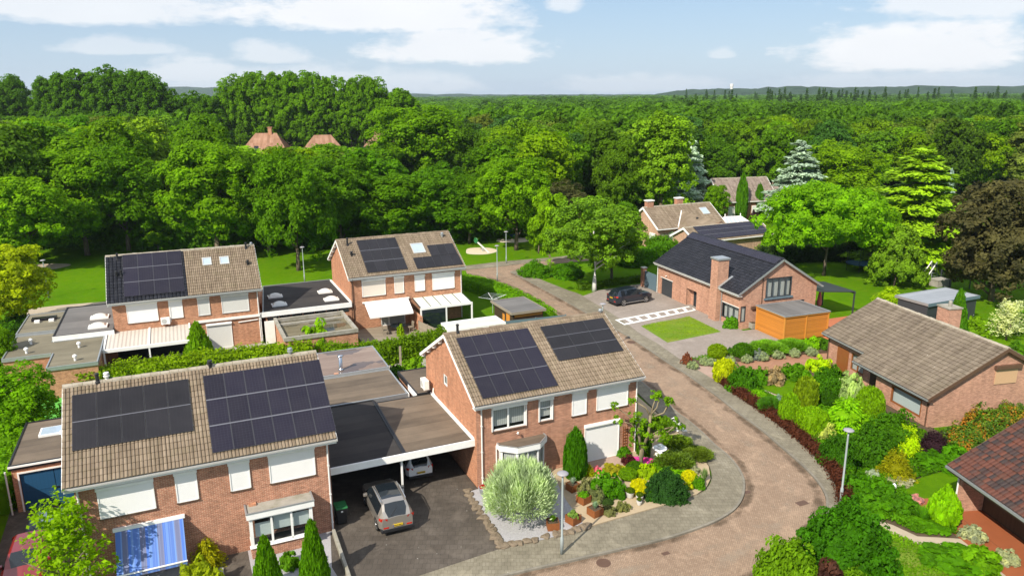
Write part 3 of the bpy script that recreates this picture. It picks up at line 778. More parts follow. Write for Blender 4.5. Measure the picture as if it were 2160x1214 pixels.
def ridge_tiles(name, w, s, hr, parent, mat='ridge', x0=0.0, y0=0.0, r=.15, step=.42, seed=1):
    r_ = np.random.default_rng(seed); mb = MB(); n = max(1, int(w / step)); st = w / n
    for i in range(n):
        z = hr + .03 + r_.normal(0, .008); rr = r * (1 + .05 * r_.normal())
        a, b = x0 + i * st, x0 + (i + 1) * st - .012
        ring = [(-1, -.55), (-.8, .1), (-.35, .52), (.35, .52), (.8, .1), (1, -.55)]
        p = mb.pts([(a, y0 + s + rr * q[0], z + rr * q[1]) for q in ring]); q_ = mb.pts([(b, y0 + s + rr * .9 * q[0], z + rr * .9 * q[1]) for q in ring])
        for k in range(5): mb.f.append((p + k, q_ + k, q_ + k + 1, p + k + 1)); mb.m.append(0)
        mb.f.append(tuple(p + k for k in range(6))); mb.m.append(0); mb.f.append(tuple(q_ + k for k in reversed(range(6)))); mb.m.append(0)
    return mb.build(name, M[mat], parent)


def solar(parent, F, x0, x1, t0, t1, nx, ny, mat='pv_blue', gap=.02, rowgap=.03, frame='pv_frame', lift=.10, rails=True):
    """panel array on a roof plane: every panel its own part"""
    pw, ph = (x1 - x0 - gap * (nx - 1)) / nx, (t1 - t0 - rowgap * (ny - 1)) / ny
    for j in range(ny):
        for i in range(nx):
            a, b = x0 + i * (pw + gap), t0 + j * (ph + rowgap)
            mb = MB(); mb.M = F
            e = .018
            mb.box(a, a + pw, b, b + ph, lift, lift + .034, 1)
            mb.face([(a + e, b + e, lift + .0365), (a + pw - e, b + e, lift + .0365), (a + pw - e, b + ph - e, lift + .0365), (a + e, b + ph - e, lift + .0365)], 0, [(0, 0), (1, 0), (1, 1), (0, 1)])
            mb.build('solar_panel', [M[mat], M[frame]], parent)
    if rails:
        mb = MB(); mb.M = F
        for j in range(ny + 1):
            y = t0 + j * (ph + rowgap) - rowgap / 2
            if 0 < j < ny: mb.box(x0 + .01, x1 - .01, y - rowgap / 2 + .002, y + rowgap / 2 - .002, lift - .03, lift + .028)
        if mat == 'pv_blue':
            sm_ = MB(); sm_.M = F
            for i in range(1, nx): x = x0 + i * (pw + gap) - gap / 2; sm_.box(x - gap / 2 + .001, x + gap / 2 - .001, t0, t1, lift - .02, lift + .02)
            sm_.build('panel_seam', M['pv_seam'], parent)
        for j in range(ny):
            for f in (.22, .78):
                y = t0 + j * (ph + rowgap) + ph * f
                mb.box(x0 - .03, x1 + .03, y - .02, y + .02, lift - .05, lift - .004)
        mb.build('mounting_rail', M['pv_silver'], parent)


def shutter(parent, x0, x1, z0, z1, y, mat='shutter', box=.19, name='roller_shutter', boxm='white'):
    mb = MB()
    mb.face([(x0 + .05, y - .035, z0 + .03), (x1 - .05, y - .035, z0 + .03), (x1 - .05, y - .035, z1 - box), (x0 + .05, y - .035, z1 - box)], 0)
    for a in (x0, x1 - .055): mb.box(a, a + .055, y - .06, y - .004, z0 + .02, z1 - box - .004, 1)
    mb.box(x0 + .055, x1 - .055, y - .05, y - .008, z0, z0 + .045, 1)
    o = mb.build(name, [M[mat], M[boxm]], parent)
    mb = MB(); d = .17
    prof = [(y - .004, z1), (y - d * .6, z1), (y - d, z1 - .06), (y - d, z1 - box + .02), (y - d + .03, z1 - box), (y - .004, z1 - box)]
    a = mb.pts([(x0 - .03, p[0], p[1]) for p in prof]); b = mb.pts([(x1 + .03, p[0], p[1]) for p in prof]); n = len(prof)
    for i in range(n): j = (i + 1) % n; mb.f.append((a + i, a + j, b + j, b + i)); mb.m.append(0)
    mb.f.append(tuple(a + i for i in reversed(range(n)))); mb.m.append(0); mb.f.append(tuple(b + i for i in range(n))); mb.m.append(0)
    mb.build('shutter_box', M[boxm], o)
    mb = MB(); mb.box(x0 - .04, x1 + .04, y - .07, y - .003, z0 - .05, z0 - .004); mb.build('sill', M['pipe_b'] if mat != 'shutter_grey' else M['trim_grey'], o)
    return o


def window(parent, fn, u0, u1, z0, z1, cols=(.5,), rows=(), fw=.07, frame='white', glass='glass', behind='curtain', bz=(0, 1), back=.16, name='window', transom=None):
    """framed window set in a hole; fn(u, z, d) maps to the wall; pane and curtain are sub-parts"""
    def bx(mb, a, b, c, d, d0, d1, m=0):
        ps = [fn(a, c, d0), fn(b, c, d0), fn(b, d, d0), fn(a, d, d0), fn(a, c, d1), fn(b, c, d1), fn(b, d, d1), fn(a, d, d1)]
        i = mb.pts(ps)
        for q in ((0, 1, 2, 3), (5, 4, 7, 6), (0, 4, 5, 1), (3, 2, 6, 7), (0, 3, 7, 4), (1, 5, 6, 2)): mb.f.append(tuple(i + k for k in q)); mb.m.append(m)
    mb = MB()
    bx(mb, u0, u1, z0, z0 + fw, .02, .09); bx(mb, u0, u1, z1 - fw, z1, .02, .09)
    bx(mb, u0, u0 + fw, z0 + fw, z1 - fw, .02, .09); bx(mb, u1 - fw, u1, z0 + fw, z1 - fw, .02, .09)
    for c in cols: x = u0 + (u1 - u0) * c; bx(mb, x - fw * .6, x + fw * .6, z0 + fw, z1 - fw, .025, .085)
    for c in rows: z = z0 + (z1 - z0) * c; bx(mb, u0 + fw, u1 - fw, z - fw * .4, z + fw * .4, .028, .08)
    o = mb.build(name, M[frame], parent)
    mb = MB(); mb.face([fn(u0 + .02, z0 + .02, .06), fn(u1 - .02, z0 + .02, .06), fn(u1 - .02, z1 - .02, .06), fn(u0 + .02, z1 - .02, .06)])
    mb.build('pane', M[glass], o)
    if behind:
        mb = MB(); a, b = z0 + (z1 - z0) * bz[0], z0 + (z1 - z0) * bz[1]
        mb.face([fn(u0, a, back), fn(u1, a, back), fn(u1, b, back), fn(u0, b, back)])
        mb.build('curtain', M[behind], o)
    return o


def downpipe(parent, x, y, z1, z0=.05, mat='pipe_w', r=.045, kick=None):
    mb = MB(); ps = [(x, y, z1), (x, y, z0)]
    if kick: ps = [(x, y - kick, z1 + .02), (x, y - kick, z1 - .12), (x, y, z1 - .3), (x, y, z0)]
    mb.tube(ps, r, 8)
    for z in np.arange(z0 + .6, z1 - .5, 1.6): mb.box(x - r - .012, x + r + .012, y - r - .012, y + r + .02, z, z + .03)
    return mb.build('downpipe', M[mat], parent)


def gable_house(parent, w, s, he, hr, ov=.46, inset=.3, brick='brick', gable_brick=None, tile='tile', ridge='ridge', holes=(), gholes_l=(), gholes_r=(), tw=.165, ch=.335, split=None, soffit='white',
                gut='gutter', barge='white', seed=1, base_z=0.0, back_tiles=True, rafters=True):
    """walls, roof, ridge, gutter, bargeboards of a house whose front eave runs along local x"""
    d = 2 * s - 2 * ov; y0, y1 = ov, 2 * s - ov; xl, xr = inset, w - inset
    rise = (hr - he) / s
    zt = lambda y: he + (y if y <= s else 2 * s - y) * rise - .14
    mb = MB()
    wall_open(mb, xl, xr, base_z - .05, zt(y0), list(holes), lambda u, z, dd: (u, y0 + dd, z), 0)
    wall_open(mb, xl, xr, base_z - .05, zt(y1), [], lambda u, z, dd: (xl + xr - u, y1 - dd, z), 0)
    gm = 1 if gable_brick else 0
    for x, sg, gh in ((xl, -1, gholes_l), (xr, 1, gholes_r)):
        fn = (lambda u, z, dd, x=x, sg=sg: (x - sg * dd, (y0 + y1 - u) if sg < 0 else u, z))
        gh2 = [((y0 + y1 - h[1], y0 + y1 - h[0], h[2], h[3]) if sg < 0 else h) for h in gh]
        us = sorted({y0, y1, s, *[h[0] for h in gh2], *[h[1] for h in gh2]})
        for a, b in zip(us[:-1], us[1:]):
            hs = [h for h in gh2 if h[0] <= a and h[1] >= b]
            ya, yb = ((y0 + y1 - a), (y0 + y1 - b)) if sg < 0 else (a, b)
            zlo = base_z - .05
            for h in sorted(hs, key=lambda h: h[2]):
                mb.face([fn(a, zlo, 0), fn(b, zlo, 0), fn(b, h[2], 0), fn(a, h[2], 0)], gm); zlo = h[3]
            mb.face([fn(a, zlo, 0), fn(b, zlo, 0), fn(b, zt(yb), 0), fn(a, zt(ya), 0)], gm)
    mats = [M[brick]] + ([M[gable_brick]] if gable_brick else [])
    mb.build('wall', mats, parent)
    # roof
    F1, ln = slope_frame(w, s, he, hr); F2, _ = slope_frame(w, s, he, hr, False)
    if split:
        a = MB(); tiles(a, split[0], ln - .02, .30, ch, F1, seed=seed, m=0, amp=.06)
        tiles(a, w - split[0], ln - .02, tw, ch, F1 @ Matrix.Translation((split[0], 0, 0)), seed=seed + 1, m=1)
        tiles(a, w - split[0], ln - .02, .38, ch, F2, seed=seed + 2, m=1); tiles(a, split[0], ln - .02, .38, ch, F2 @ Matrix.Translation((w - split[0], 0, 0)), seed=seed + 3, m=0)
        rm = [M[split[1]], M[tile], M[soffit]]; sm = 2
    else:
        a = MB(); tiles(a, w, ln - .02, tw, ch, F1, seed=seed)
        if back_tiles: tiles(a, w, ln - .02, .38, ch, F2, seed=seed + 2)
        rm = [M[tile], M[soffit]]; sm = 1
    for F in (F1, F2): slab(a, F, .02, w - .02, .03, ln - .03, -.13, -.035, sm)
    a.build('roof', rm, parent)
    ridge_tiles('ridge', w, s, hr, parent, ridge, seed=seed)
    for F, xa in ((F1, w), (F2, w)):
        for x in (-.015, w - .02): mb = MB(); mb.M = F; mb.box(x, x + .035, -.04, ln - .01, -.17, .02); mb.build('bargeboard', M[barge], parent)
    if rafters:
        for k in range(4):
            for x0_, x1_ in ((.03, inset - .003), (w - inset + .003, w - .03)):
                y = s + (.22 + .24 * k) * s; z = zt(y)
                mb = MB(); mb.box(x0_, x1_, y - .06, y + .06, z - .16, z + .01); mb.build('purlin_end', M['white'], parent)
    for y, k in ((-.0, 0), (2 * s, 1)):
        mb = MB(); yy = y - .10 if k == 0 else y - .005
        mb.box(-.02, w + .02, yy, yy + .105, he - .125, he - .05); mb.build('gutter', M[gut], parent)
    mb = MB(); mb.box(.03, w - .03, .0, ov - .004, he - .26, he - .235); mb.box(.03, w - .03, .006, .03, he - .23, he - .14); mb.build('soffit', M[soffit], parent)
    return F1, F2, ln


def vent(parent, F, x, t, h=.45, r=.07, kind='pipe', mat='black'):
    c = F @ Vector((x, t, 0)); mb = MB()
    if kind == 'pipe':
        mb.lathe([(r * 1.8, -.1), (r * 1.6, .08), (r, .12), (r, h), (r * 1.25, h), (r * 1.25, h + .06), (r * .6, h + .1)], c, 12)
    else:
        mb.lathe([(r, -.1), (r, h * .5), (r * 1.7, h * .5), (r * 1.7, h * .65), (r * .9, h * .7), (r * .9, h * .8), (r * 1.6, h * .85), (r * 1.4, h)], c, 12)
    return mb.build('roof_vent', M[mat], parent)


def skylight(parent, F, x0, x1, t0, t1, frame='trim_grey'):
    mb = MB(); mb.M = F
    for a in ((x0, x0 + .09, t0, t1), (x1 - .09, x1, t0, t1), (x0 + .09, x1 - .09, t0, t0 + .11), (x0 + .09, x1 - .09, t1 - .11, t1)): mb.box(*a, -.02, .12)
    o = mb.build('skylight', M[frame], parent)
    mb = MB(); mb.M = F; mb.face([(x0 + .05, t0 + .05, .09), (x1 - .05, t0 + .05, .09), (x1 - .05, t1 - .05, .09), (x0 + .05, t1 - .05, .09)]); mb.build('pane', M['skylight'], o)
    return o


def aircon(parent, x, y, z, w=.8, h=.56, d=.3, rz=0.0):
    """outdoor unit; local box with grille ring on its front (-y) face"""
    Mx = Matrix.Translation((x, y, z)) @ Matrix.Rotation(rz, 4, 'Z')
    mb = MB(); mb.M = Mx; mb.box(-w / 2, w / 2, -d, 0, 0, h); mb.box(-w / 2 + .08, -w / 2 + .12, -d - .02, .1, -.05, -.004); mb.box(w / 2 - .12, w / 2 - .08, -d - .02, .1, -.05, -.004)
    o = mb.build('air_conditioner', M['white'], parent, bevel=.015)
    mb = MB(); mb.M = Mx @ Matrix.Translation((-.1, -d - .004, h / 2)) @ Matrix.Rotation(R(90), 4, 'X')
    mb.lathe([(.21, -.004), (.21, .012), (.16, .012)], n=20); mb.build('grille', M['trim_grey'], o); return o


def flat_roof(parent, poly, z0, z1, felt, edge='black', eh=.07, ew=.09, name='roof'):
    mb = MB(); mb.prism(poly, z0, z1, 1, top=0)
    n = len(poly); ar = sum(poly[i][0] * poly[(i + 1) % n][1] - poly[(i + 1) % n][0] * poly[i][1] for i in range(n))
    if ar < 0: poly = poly[::-1]
    o = mb.build(name, [M[felt], M[edge]], parent)
    mb = MB()
    for i in range(n):
        a, b = Vector(poly[i]), Vector(poly[(i + 1) % n]); d = (b - a).normalized(); nn = Vector((-d.y, d.x))
        q = [a + d * .002, b - d * (ew + .002), b - d * (ew + .002) + nn * ew, a + d * .002 + nn * ew]
        mb.prism([tuple(p) for p in q], z1 + .002, z1 + eh, 0)
    mb.build('roof_edge', M[edge], o); return o


def facade_shutters(parent, ov, sets):
    for x0, x1, z0, z1, m in sets: shutter(parent, x0, x1, z0, z1, ov, m)


# ------------------------------------------------------------------ front left semi-detached pair
A = thing('brick_house', 'brown tiled red brick house with the blue striped awning and 28 solar panels', 'house', FA.translation, HEAD, 'semi-detached brick houses')
w, s, he, hr, ov = 11.97, 4.46, 5.46, 8.60, .47
F1, F2, ln = gable_house(A, w, s, he, hr, ov, .36, 'brick', 'brick', seed=11, holes=[(7.75, 10.15, .85, 2.15)])
solar(A, F1, .42, 5.5, 1.76, 4.8, 5, 2, 'pv_black', rowgap=.035)
solar(A, F1, 6.2, 12.0, .36, 4.84, 6, 3, 'pv_blue', rowgap=.055)
facade_shutters(A, ov, [(1.22, 3.54, 3.43, 5.04, 'shutter'), (4.44, 5.4, 3.46, 5.08, 'shutter'), (6.82, 7.77, 3.5, 5.08, 'shutter'), (8.66, 10.88, 3.5, 5.14, 'shutter')])
downpipe(A, .48, ov - .06, he - .1, kick=.38); downpipe(A, 11.52, ov - .06, he - .1, kick=.38)
for x, t, k, m_ in ((1.9, ln + .02, 'cowl', 'stoneware'), (1.5, ln - .05, 'pipe', 'black'), (6.6, ln - .1, 'cowl', 'black'), (10.6, ln + .0, 'cowl', 'zinc')): vent(A, F1, x, t, .42, .085, k, m_)
# box bay with a flat roof
mb = MB(); x0, x1, yb = 7.45, 10.45, -.42
mb.box(x0, x1, yb, ov - .004, -.05, .72); mb.build('bay_plinth', M['brick'], A)
o = MB(); fw = .09
for a, b in ((x0, x0 + .16), (x1 - .16, x1)): o.box(a, b, yb, yb + .16, .76, 2.3)
for c in (.345, .66): x = x0 + (x1 - x0) * c; o.box(x - .05, x + .05, yb + .01, yb + .1, .76, 2.3)
o.box(x0 + .16, x1 - .16, yb + .01, yb + .1, .76, .86); o.box(x0 + .16, x1 - .16, yb + .01, yb + .1, 2.2, 2.3); o.box(x0 - .06, x1 + .06, yb - .08, yb + .2, .7225, .757)
for a in (x0, x1 - .1): o.box(a + .01, a + .09, yb + .163, ov - .006, .76, .86); o.box(a + .01, a + .09, yb + .163, ov - .006, 2.2, 2.3)
bay = o.build('bay_window', M['white'], A)
o = MB(); o.face([(x0 + .1, yb + .05, .8), (x1 - .1, yb + .05, .8), (x1 - .1, yb + .05, 2.25), (x0 + .1, yb + .05, 2.25)]); o.face([(x0 + .05, ov, .8), (x0 + .05, yb + .1, .8), (x0 + .05, yb + .1, 2.25), (x0 + .05, ov, 2.25)]); o.face([(x1 - .05, yb + .1, .8), (x1 - .05, ov, .8), (x1 - .05, ov, 2.25), (x1 - .05, yb + .1, 2.25)])
o.build('pane', M['glass'], bay)
for i, c in enumerate((.05, .37, .69)):
    o = MB(); a = x0 + .12 + (x1 - x0 - .24) * c; za = .76 + (.42, .62, .55)[i]; o.face([(a, yb + .2, za), (a + .86, yb + .2, za), (a + .86, yb + .2, za + .72), (a, yb + .2, za + .72)]); o.build('blind', M['blind'], bay)
o = MB(); o.box(x0 + .1, x1 - .1, ov + .5, ov + .52, .3, 2.4); o.box(x0 + .1, x1 - .1, yb + .17, ov - .01, .73, .75); o.build('room', M['room'], bay)
o = MB(); o.prism([(x0 - .1, ov - .005), (x0 - .1, yb - .1), (x1 + .1, yb - .1), (x1 + .1, ov - .005)], 2.305, 2.6, 1, top=0)
for a in ((x0 - .12, x0 - .04, yb - .12, ov - .01), (x1 + .04, x1 + .12, yb - .12, ov - .01), (x0 - .04, x1 + .04, yb - .12, yb - .04)): o.box(*a, 2.602, 2.66, 2)
o.box(x0 + .1, x0 + .45, ov - .25, ov - .02, 2.602, 2.69, 3)
o.build('bay_roof', [M['moss_con'], M['white'], M['zinc'], M['brick_warm']], A)
# striped awning
aw = MB(); a0, a1, zt_, zb_, yo = 1.72, 4.6, 2.72, 1.42, -1.35
n = 12
for i in range(n):
    t0, t1 = i / n, (i + 1) / n
    f = lambda t: (ov - .12 + (yo - ov + .12) * t, zt_ + (zb_ - zt_) * t - .05 * math.sin(math.pi * t))
    (ya, za), (yb_, zb2) = f(t0), f(t1); wd = a1 - a0
    aw.face([(a0, yb_, zb2), (a1, yb_, zb2), (a1, ya, za), (a0, ya, za)], 0, [(0, t1), (.98, t1), (.98, t0), (0, t0)])
aw.face([(a0, yo, zb_ - .16), (a1, yo, zb_ - .16), (a1, yo, zb_), (a0, yo, zb_)], 0, [(0, 0), (.98, 0), (.98, .1), (0, .1)])
awn = aw.build('awning', M['stripes'], A)
mb = MB(); mb.box(a0 - .08, a1 + .08, ov - .16, ov - .004, zt_ - .02, zt_ + .13); mb.box(a0 - .03, a1 + .03, yo - .03, yo + .03, zb_ + .004, zb_ + .05)
for a in (a0 + .15, a1 - .15): mb.tube([(a, ov - .1, zt_ - .1), (a + (.3 if a < 3 else -.3), (ov + yo) / 2, zt_ - .75), (a, yo + .04, zb_)], .022, 6)
mb.build('awning_frame', M['white'], awn)
shutter(A, 1.85, 4.45, .35, 2.6, ov, 'shutter')

# carport and flat roofs between the two front houses (frame of the right-hand house)
cp_ = thing('carport', 'flat roofed double carport with white front fascia over grey and white cars', 'carport', FB.translation, HEAD)
flat_roof(cp_, [(-8.1, .8), (-3.86, .8), (-3.55, 9.0), (-8.1, 9.0)], 2.66, 2.90, 'felt_dark', 'black', .05)
flat_roof(cp_, [(-3.85, .8), (.27, .8), (.27, 8.45), (-3.54, 8.45)], 2.67, 2.93, 'felt_brown', 'black', .03)
mb = MB(); mb.box(-8.12, .27, .70, .795, 2.58, 2.97); mb.build('fascia', M['white'], cp_)
mb = MB(); mb.box(.12, .272, .80, 8.4, 2.935, 3.06); mb.build('wall_flashing', M['white'], cp_)
mb = MB(); mb.box(-4.05, -3.95, .95, 1.05, .1, 2.66); mb.build('post', M['white'], cp_)
mb = MB(); mb.box(-8.12, .24, 8.3, 8.4, .1, 2.66); mb.build('rear_wall', M['brick'], cp_)
for x0_, x1_ in ((-7.6, -5.4), (-4.9, -2.6), (-1.7, -.5)):
    mb = MB(); mb.box(x0_, x1_, 8.25, 8.295, .1, 2.2); dd = mb.build('garage_door' if x1_ - x0_ > 1.5 else 'side_door', M['white'], cp_)
    mb = MB()
    for k in range(3): mb.box(x0_ + .1 + k * (x1_ - x0_ - .2) / 3, x0_ + .02 + (k + 1) * (x1_ - x0_ - .1) / 3, 8.235, 8.248, 1.4, 2.0)
    mb.build('door_window', M['glass_dark'], dd)
ax = thing('rear_extension', 'brown flat roofed brick extension with ponded rainwater and a steel flue', 'extension', FB.translation, HEAD)
mb = MB(); mb.box(-8.1, -1.32, 9.05, 19.1, -.05, 2.62); mb.build('wall', M['brick'], ax)
flat_roof(ax, [(-8.15, 9.02), (-1.2, 9.02), (-1.1, 14.0), (-8.15, 14.0)], 2.64, 2.94, 'felt_brown', 'zinc', .04, name='front_roof')
flat_roof(ax, [(-8.15, 14.02), (-1.1, 14.02), (-1.0, 19.2), (-8.15, 19.2)], 2.66, 3.08, 'felt_red', 'zinc', .07, name='rear_roof')
mb = MB(); mb.box(-1.19, -1.12, 9.0, 12.0, 2.55, 2.95); mb.build('fascia', M['white'], ax)
mb = MB(); mb.lathe([(.2, -.02), (.2, .03), (.14, .1), (.13, .12), (.13, .95), (.10, .97), (.10, 1.0), (.21, 1.0), (.23, 1.04), (.12, 1.12)], (-4.35, 15.0, 3.1), 16); mb.build('flue', M['steel'], ax, True)
mb = MB(); mb.box(-5.0, -4.7, 14.05, 14.3, 3.082, 3.2); mb.build('roof_block', M['brick_pink'], ax)
mb = MB(); mb.box(-7.3, -6.98, 9.5, 9.8, 2.945, 3.3); mb.lathe([(.1, .38), (.1, .6), (.16, .6), (.14, .68)], (-7.14, 9.65, 2.93), 12); mb.build('vent_box', M['zinc'], ax)
bx_ = thing('brick_extension', 'small flat roofed brick extension with white fascia behind the white AC unit', 'extension', FB.translation, HEAD)
mb = MB(); mb.box(-.68, 6.0, 9.7, 13.0, -.05, 2.7); mb.box(-.68, .27, 8.5, 9.69, -.05, 2.7); mb.build('wall', M['brick_warm'], bx_)
flat_roof(bx_, [(-.76, 8.46), (.27, 8.46), (.27, 9.55), (6.1, 9.55), (6.1, 13.1), (-.76, 13.1)], 2.71, 3.0, 'felt_brown', 'black', .05)
mb = MB(); mb.box(-.80, -.765, 8.46, 10.4, 2.6, 3.03); mb.build('fascia', M['white'], bx_)
mb = MB(); mb.box(-1.12, -.70, 8.45, 8.49, .1, 2.5); mb.build('alley_door', M['white'], bx_)

# ------------------------------------------------------------------ house in the middle
B = thing('brick_house', 'brown tiled red brick house with white bay window at the road bend', 'house', FB.translation, HEAD, 'semi-detached brick houses')
w, s, he, hr, ov = 11.21, 4.97, 5.30, 8.04, .44
hw1, hw2 = (1.24, 3.34, 3.38, 4.74), (4.22, 5.06, 3.42, 4.74)
F1, F2, ln = gable_house(B, w, s, he, hr, ov, .26, 'brick', 'brick_warm', tile='tile', ridge='tile', seed=21, holes=[hw1, hw2, (1.75, 4.25, .3, 2.2)], gholes_l=[(5.25, 5.95, 4.5, 5.2)])
solar(B, F1, .62, 5.36, .36, 5.14, 5, 3, 'pv_blue', rowgap=.045)
solar(B, F1, 6.23, 10.8, 2.15, 5.1, 3, 3, 'pv_black', rowgap=.03)
fnB = lambda u, z, d: (u, ov + d, z)
for h, cols, rows in ((hw1, (.48,), ()), (hw2, (), (.62,))):
    wd = window(B, fnB, *h, cols=cols, rows=rows, fw=.085, bz=(.18, 1))
    mb = MB(); mb.box(h[0] - .05, h[1] + .05, ov - .17, ov - .004, h[3] + .004, h[3] + .17); mb.build('shutter_box', M['white'], wd)
    mb = MB(); mb.box(h[0] - .04, h[1] + .04, ov - .09, ov - .003, h[2] - .06, h[2] - .004); mb.build('sill', M['pipe_b'], wd)
    for a in (h[0] - .055, h[1]): mb = MB(); mb.box(a, a + .05, ov - .06, ov - .004, h[2], h[3]); mb.build('guide_rail', M['white'], wd)
facade_shutters(B, ov, [(6.38, 7.38, 3.37, 4.96, 'shutter'), (8.08, 10.3, 3.4, 4.96, 'shutter'), (7.28, 9.74, .12, 2.62, 'shutter')])
fnBl = lambda u, z, d: (.26 + d, 2 * s - u, z)
window(B, lambda u, z, d: (.26 + d, 2 * s - u, z), 2 * s - 5.95, 2 * s - 5.25, 4.5, 5.2, cols=(), fw=.08)
downpipe(B, .56, ov - .06, he - .1, kick=.36); downpipe(B, w - .3, ov - .06, he - .1, kick=.36)
vent(B, F1, .9, ln - .05, .5, .08, 'pipe'); vent(B, F1, 10.9, ln - .05, .3, .08, 'cowl', 'zinc')
aircon(B, -.06, 8.35, 3.42, .82, .62, .34, R(-90))
mb = MB(); mb.tube([(.2, 7.9, 3.5), (.12, 7.75, 3.3), (.12, 7.4, 3.2), (.2, 7.1, 3.1)], .035, 6); mb.build('refrigerant_pipe', M['white'], B)
# five-sided bay
def ring(c, off=0.0): return [(c[0][0] - off, ov - .005), (c[1][0] - off, c[1][1] - off * .6), (c[2][0] - off * .3, c[2][1] - off), (c[3][0] + off * .3, c[3][1] - off), (c[4][0] + off, c[4][1] - off * .6), (c[5][0] + off, ov - .005)]
bc = [(1.62, ov), (1.62, .12), (2.35, -.55), (3.7, -.55), (4.4, .12), (4.4, ov)]
mb = MB(); mb.prism(ring(bc, .14), 2.3, 2.62, 0, top=1); mb.build('bay_roof', [M['white'], M['felt_brown']], B)
rr = ring(bc, .14); mb = MB()
for a, b in zip(rr[:-1], rr[1:]):
    a, b = Vector(a), Vector(b); d = (b - a).normalized(); nn = Vector((-d.y, d.x)); mb.prism([tuple(a), tuple(b), tuple(b + nn * .07), tuple(a + nn * .07)], 2.623, 2.665)
mb.build('roof_edge', M['zinc'], B)
mb = MB(); mb.prism(ring(bc, .0), -.05, .55, 0); mb.build('bay_plinth', M['brick'], B)
o = MB(); gl = MB(); rc = ring(bc, .0)
for i, (a, b) in enumerate(zip(rc[:-1], rc[1:])):
    a, b = Vector(a), Vector(b); d = (b - a).normalized(); nn = Vector((-d.y, d.x)); Ln = (b - a).length
    def seg(t0, t1, z0, z1, th=.07, d0=.0): p, q = a + d * t0, a + d * t1; o.prism([tuple(p + nn * d0), tuple(q + nn * d0), tuple(q + nn * (th + d0)), tuple(p + nn * (th + d0))], z0, z1)
    seg(0.003, .09, .56, 2.29); seg(Ln - .09, Ln - .003, .56, 2.29); seg(.092, Ln - .092, .56, .68); seg(.092, Ln - .092, 2.17, 2.29)
    if i == 2: seg(Ln / 2 - .04, Ln / 2 + .04, .685, 2.165)
    p, q = a + nn * .035, b + nn * .035
    gl.face([(p.x, p.y, .6), (q.x, q.y, .6), (q.x, q.y, 2.25), (p.x, p.y, 2.25)])
bay = o.build('bay_window', M['white'], B); gl.build('pane', M['glass'], bay)
o = MB()
for a, b in zip(rc[:-1], rc[1:]):
    a, b = Vector(a), Vector(b); nn = (b - a).normalized(); nn = Vector((-nn.y, nn.x)); p, q = a + nn * .16, b + nn * .16
    o.face([(p.x, p.y, .6), (q.x, q.y, .6), (q.x, q.y, 2.25), (p.x, p.y, 2.25)])
o.build('curtain', M['curtain'], bay)
mb = MB(); mb.lathe([(.03, 0), (.05, .04), (.05, .14), (.0, .16)], (2.75, ov - .22, 3.02), 10); mb.tube([(2.75, ov, 2.98), (2.75, ov - .2, 3.05)], .02, 6); mb.build('camera_dome', M['white'], B)
downpipe(B, 1.45, ov - .06, 2.5, .1)
mb = MB()
for x in (10.05, 10.2, 10.35): mb.box(x, x + .025, ov - .03, ov - .004, .35, 2.0)
for z in np.arange(.45, 1.95, .19): mb.box(10.05, 10.375, ov - .05, ov - .032, z, z + .025)
mb.build('trellis', M['wood_brown'], B)
mb = MB(); mb.box(w - .25, w - .12, 4.0, 5.1, .1, 2.2); mb.build('side_door', M['dark_metal'], B)

# ------------------------------------------------------------------ back left pair
C = thing('brick_house', 'brick house roofed half in anthracite and half in brown tiles', 'house', FC.translation, R(23.6), 'semi-detached brick houses')
w, s, he, hr, ov = 12.46, 4.34, 5.27, 8.47, .45
F1, F2, ln = gable_house(C, w, s, he, hr, ov, .3, 'brick_warm', 'brick_warm', split=(6.33, 'tile_dark'), seed=31)
solar(C, F1, 1.35, 6.1, .45, 5.3, 4, 3, 'pv_blue', rowgap=.05)
facade_shutters(C, ov, [(1.37, 3.77, 3.24, 5.02, 'shutter'), (4.74, 5.76, 3.26, 4.98, 'shutter'), (6.99, 7.97, 3.28, 4.95, 'shutter_grey'), (8.95, 11.25, 3.25, 4.93, 'shutter_grey'), (7.5, 9.6, .05, 2.4, 'shutter_grey')])
skylight(C, F1, 7.78, 8.56, 3.28, 4.22); skylight(C, F1, 9.25, 10.06, 3.23, 4.17)
for x, t, k in ((.95, 4.9, 'pipe'), (.85, 2.95, 'cowl'), (1.2, 2.9, 'pipe'), (11.7, 5.0, 'pipe'), (11.6, 2.9, 'cowl')): vent(C, F1, x, t, .5, .09, k)
vent(C, F1, 12.2, ln - .05, .3, .08, 'cowl', 'zinc')
aircon(C, 4.28, ov - .06, 2.9, .72, .58, .3)
mb = MB(); mb.box(4.66, 4.74, ov - .08, ov - .004, 3.0, 4.9); mb.build('cable_duct', M['white'], C)
mb = MB(); mb.box(6.5, 12.1, ov - .16, ov - .004, 2.6, 2.8); mb.build('awning_case', M['white'], C)
downpipe(C, w - .42, ov - .06, he - .1, kick=.36, r=.05); downpipe(C, w - .3, ov - .06, 2.9, .1)
mb = MB(); mb.tube([(10.2, ov - .08, 2.25), (11.9, ov - .08, 2.32)], .045, 8); mb.build('wall_lamp_bar', M['white'], C)

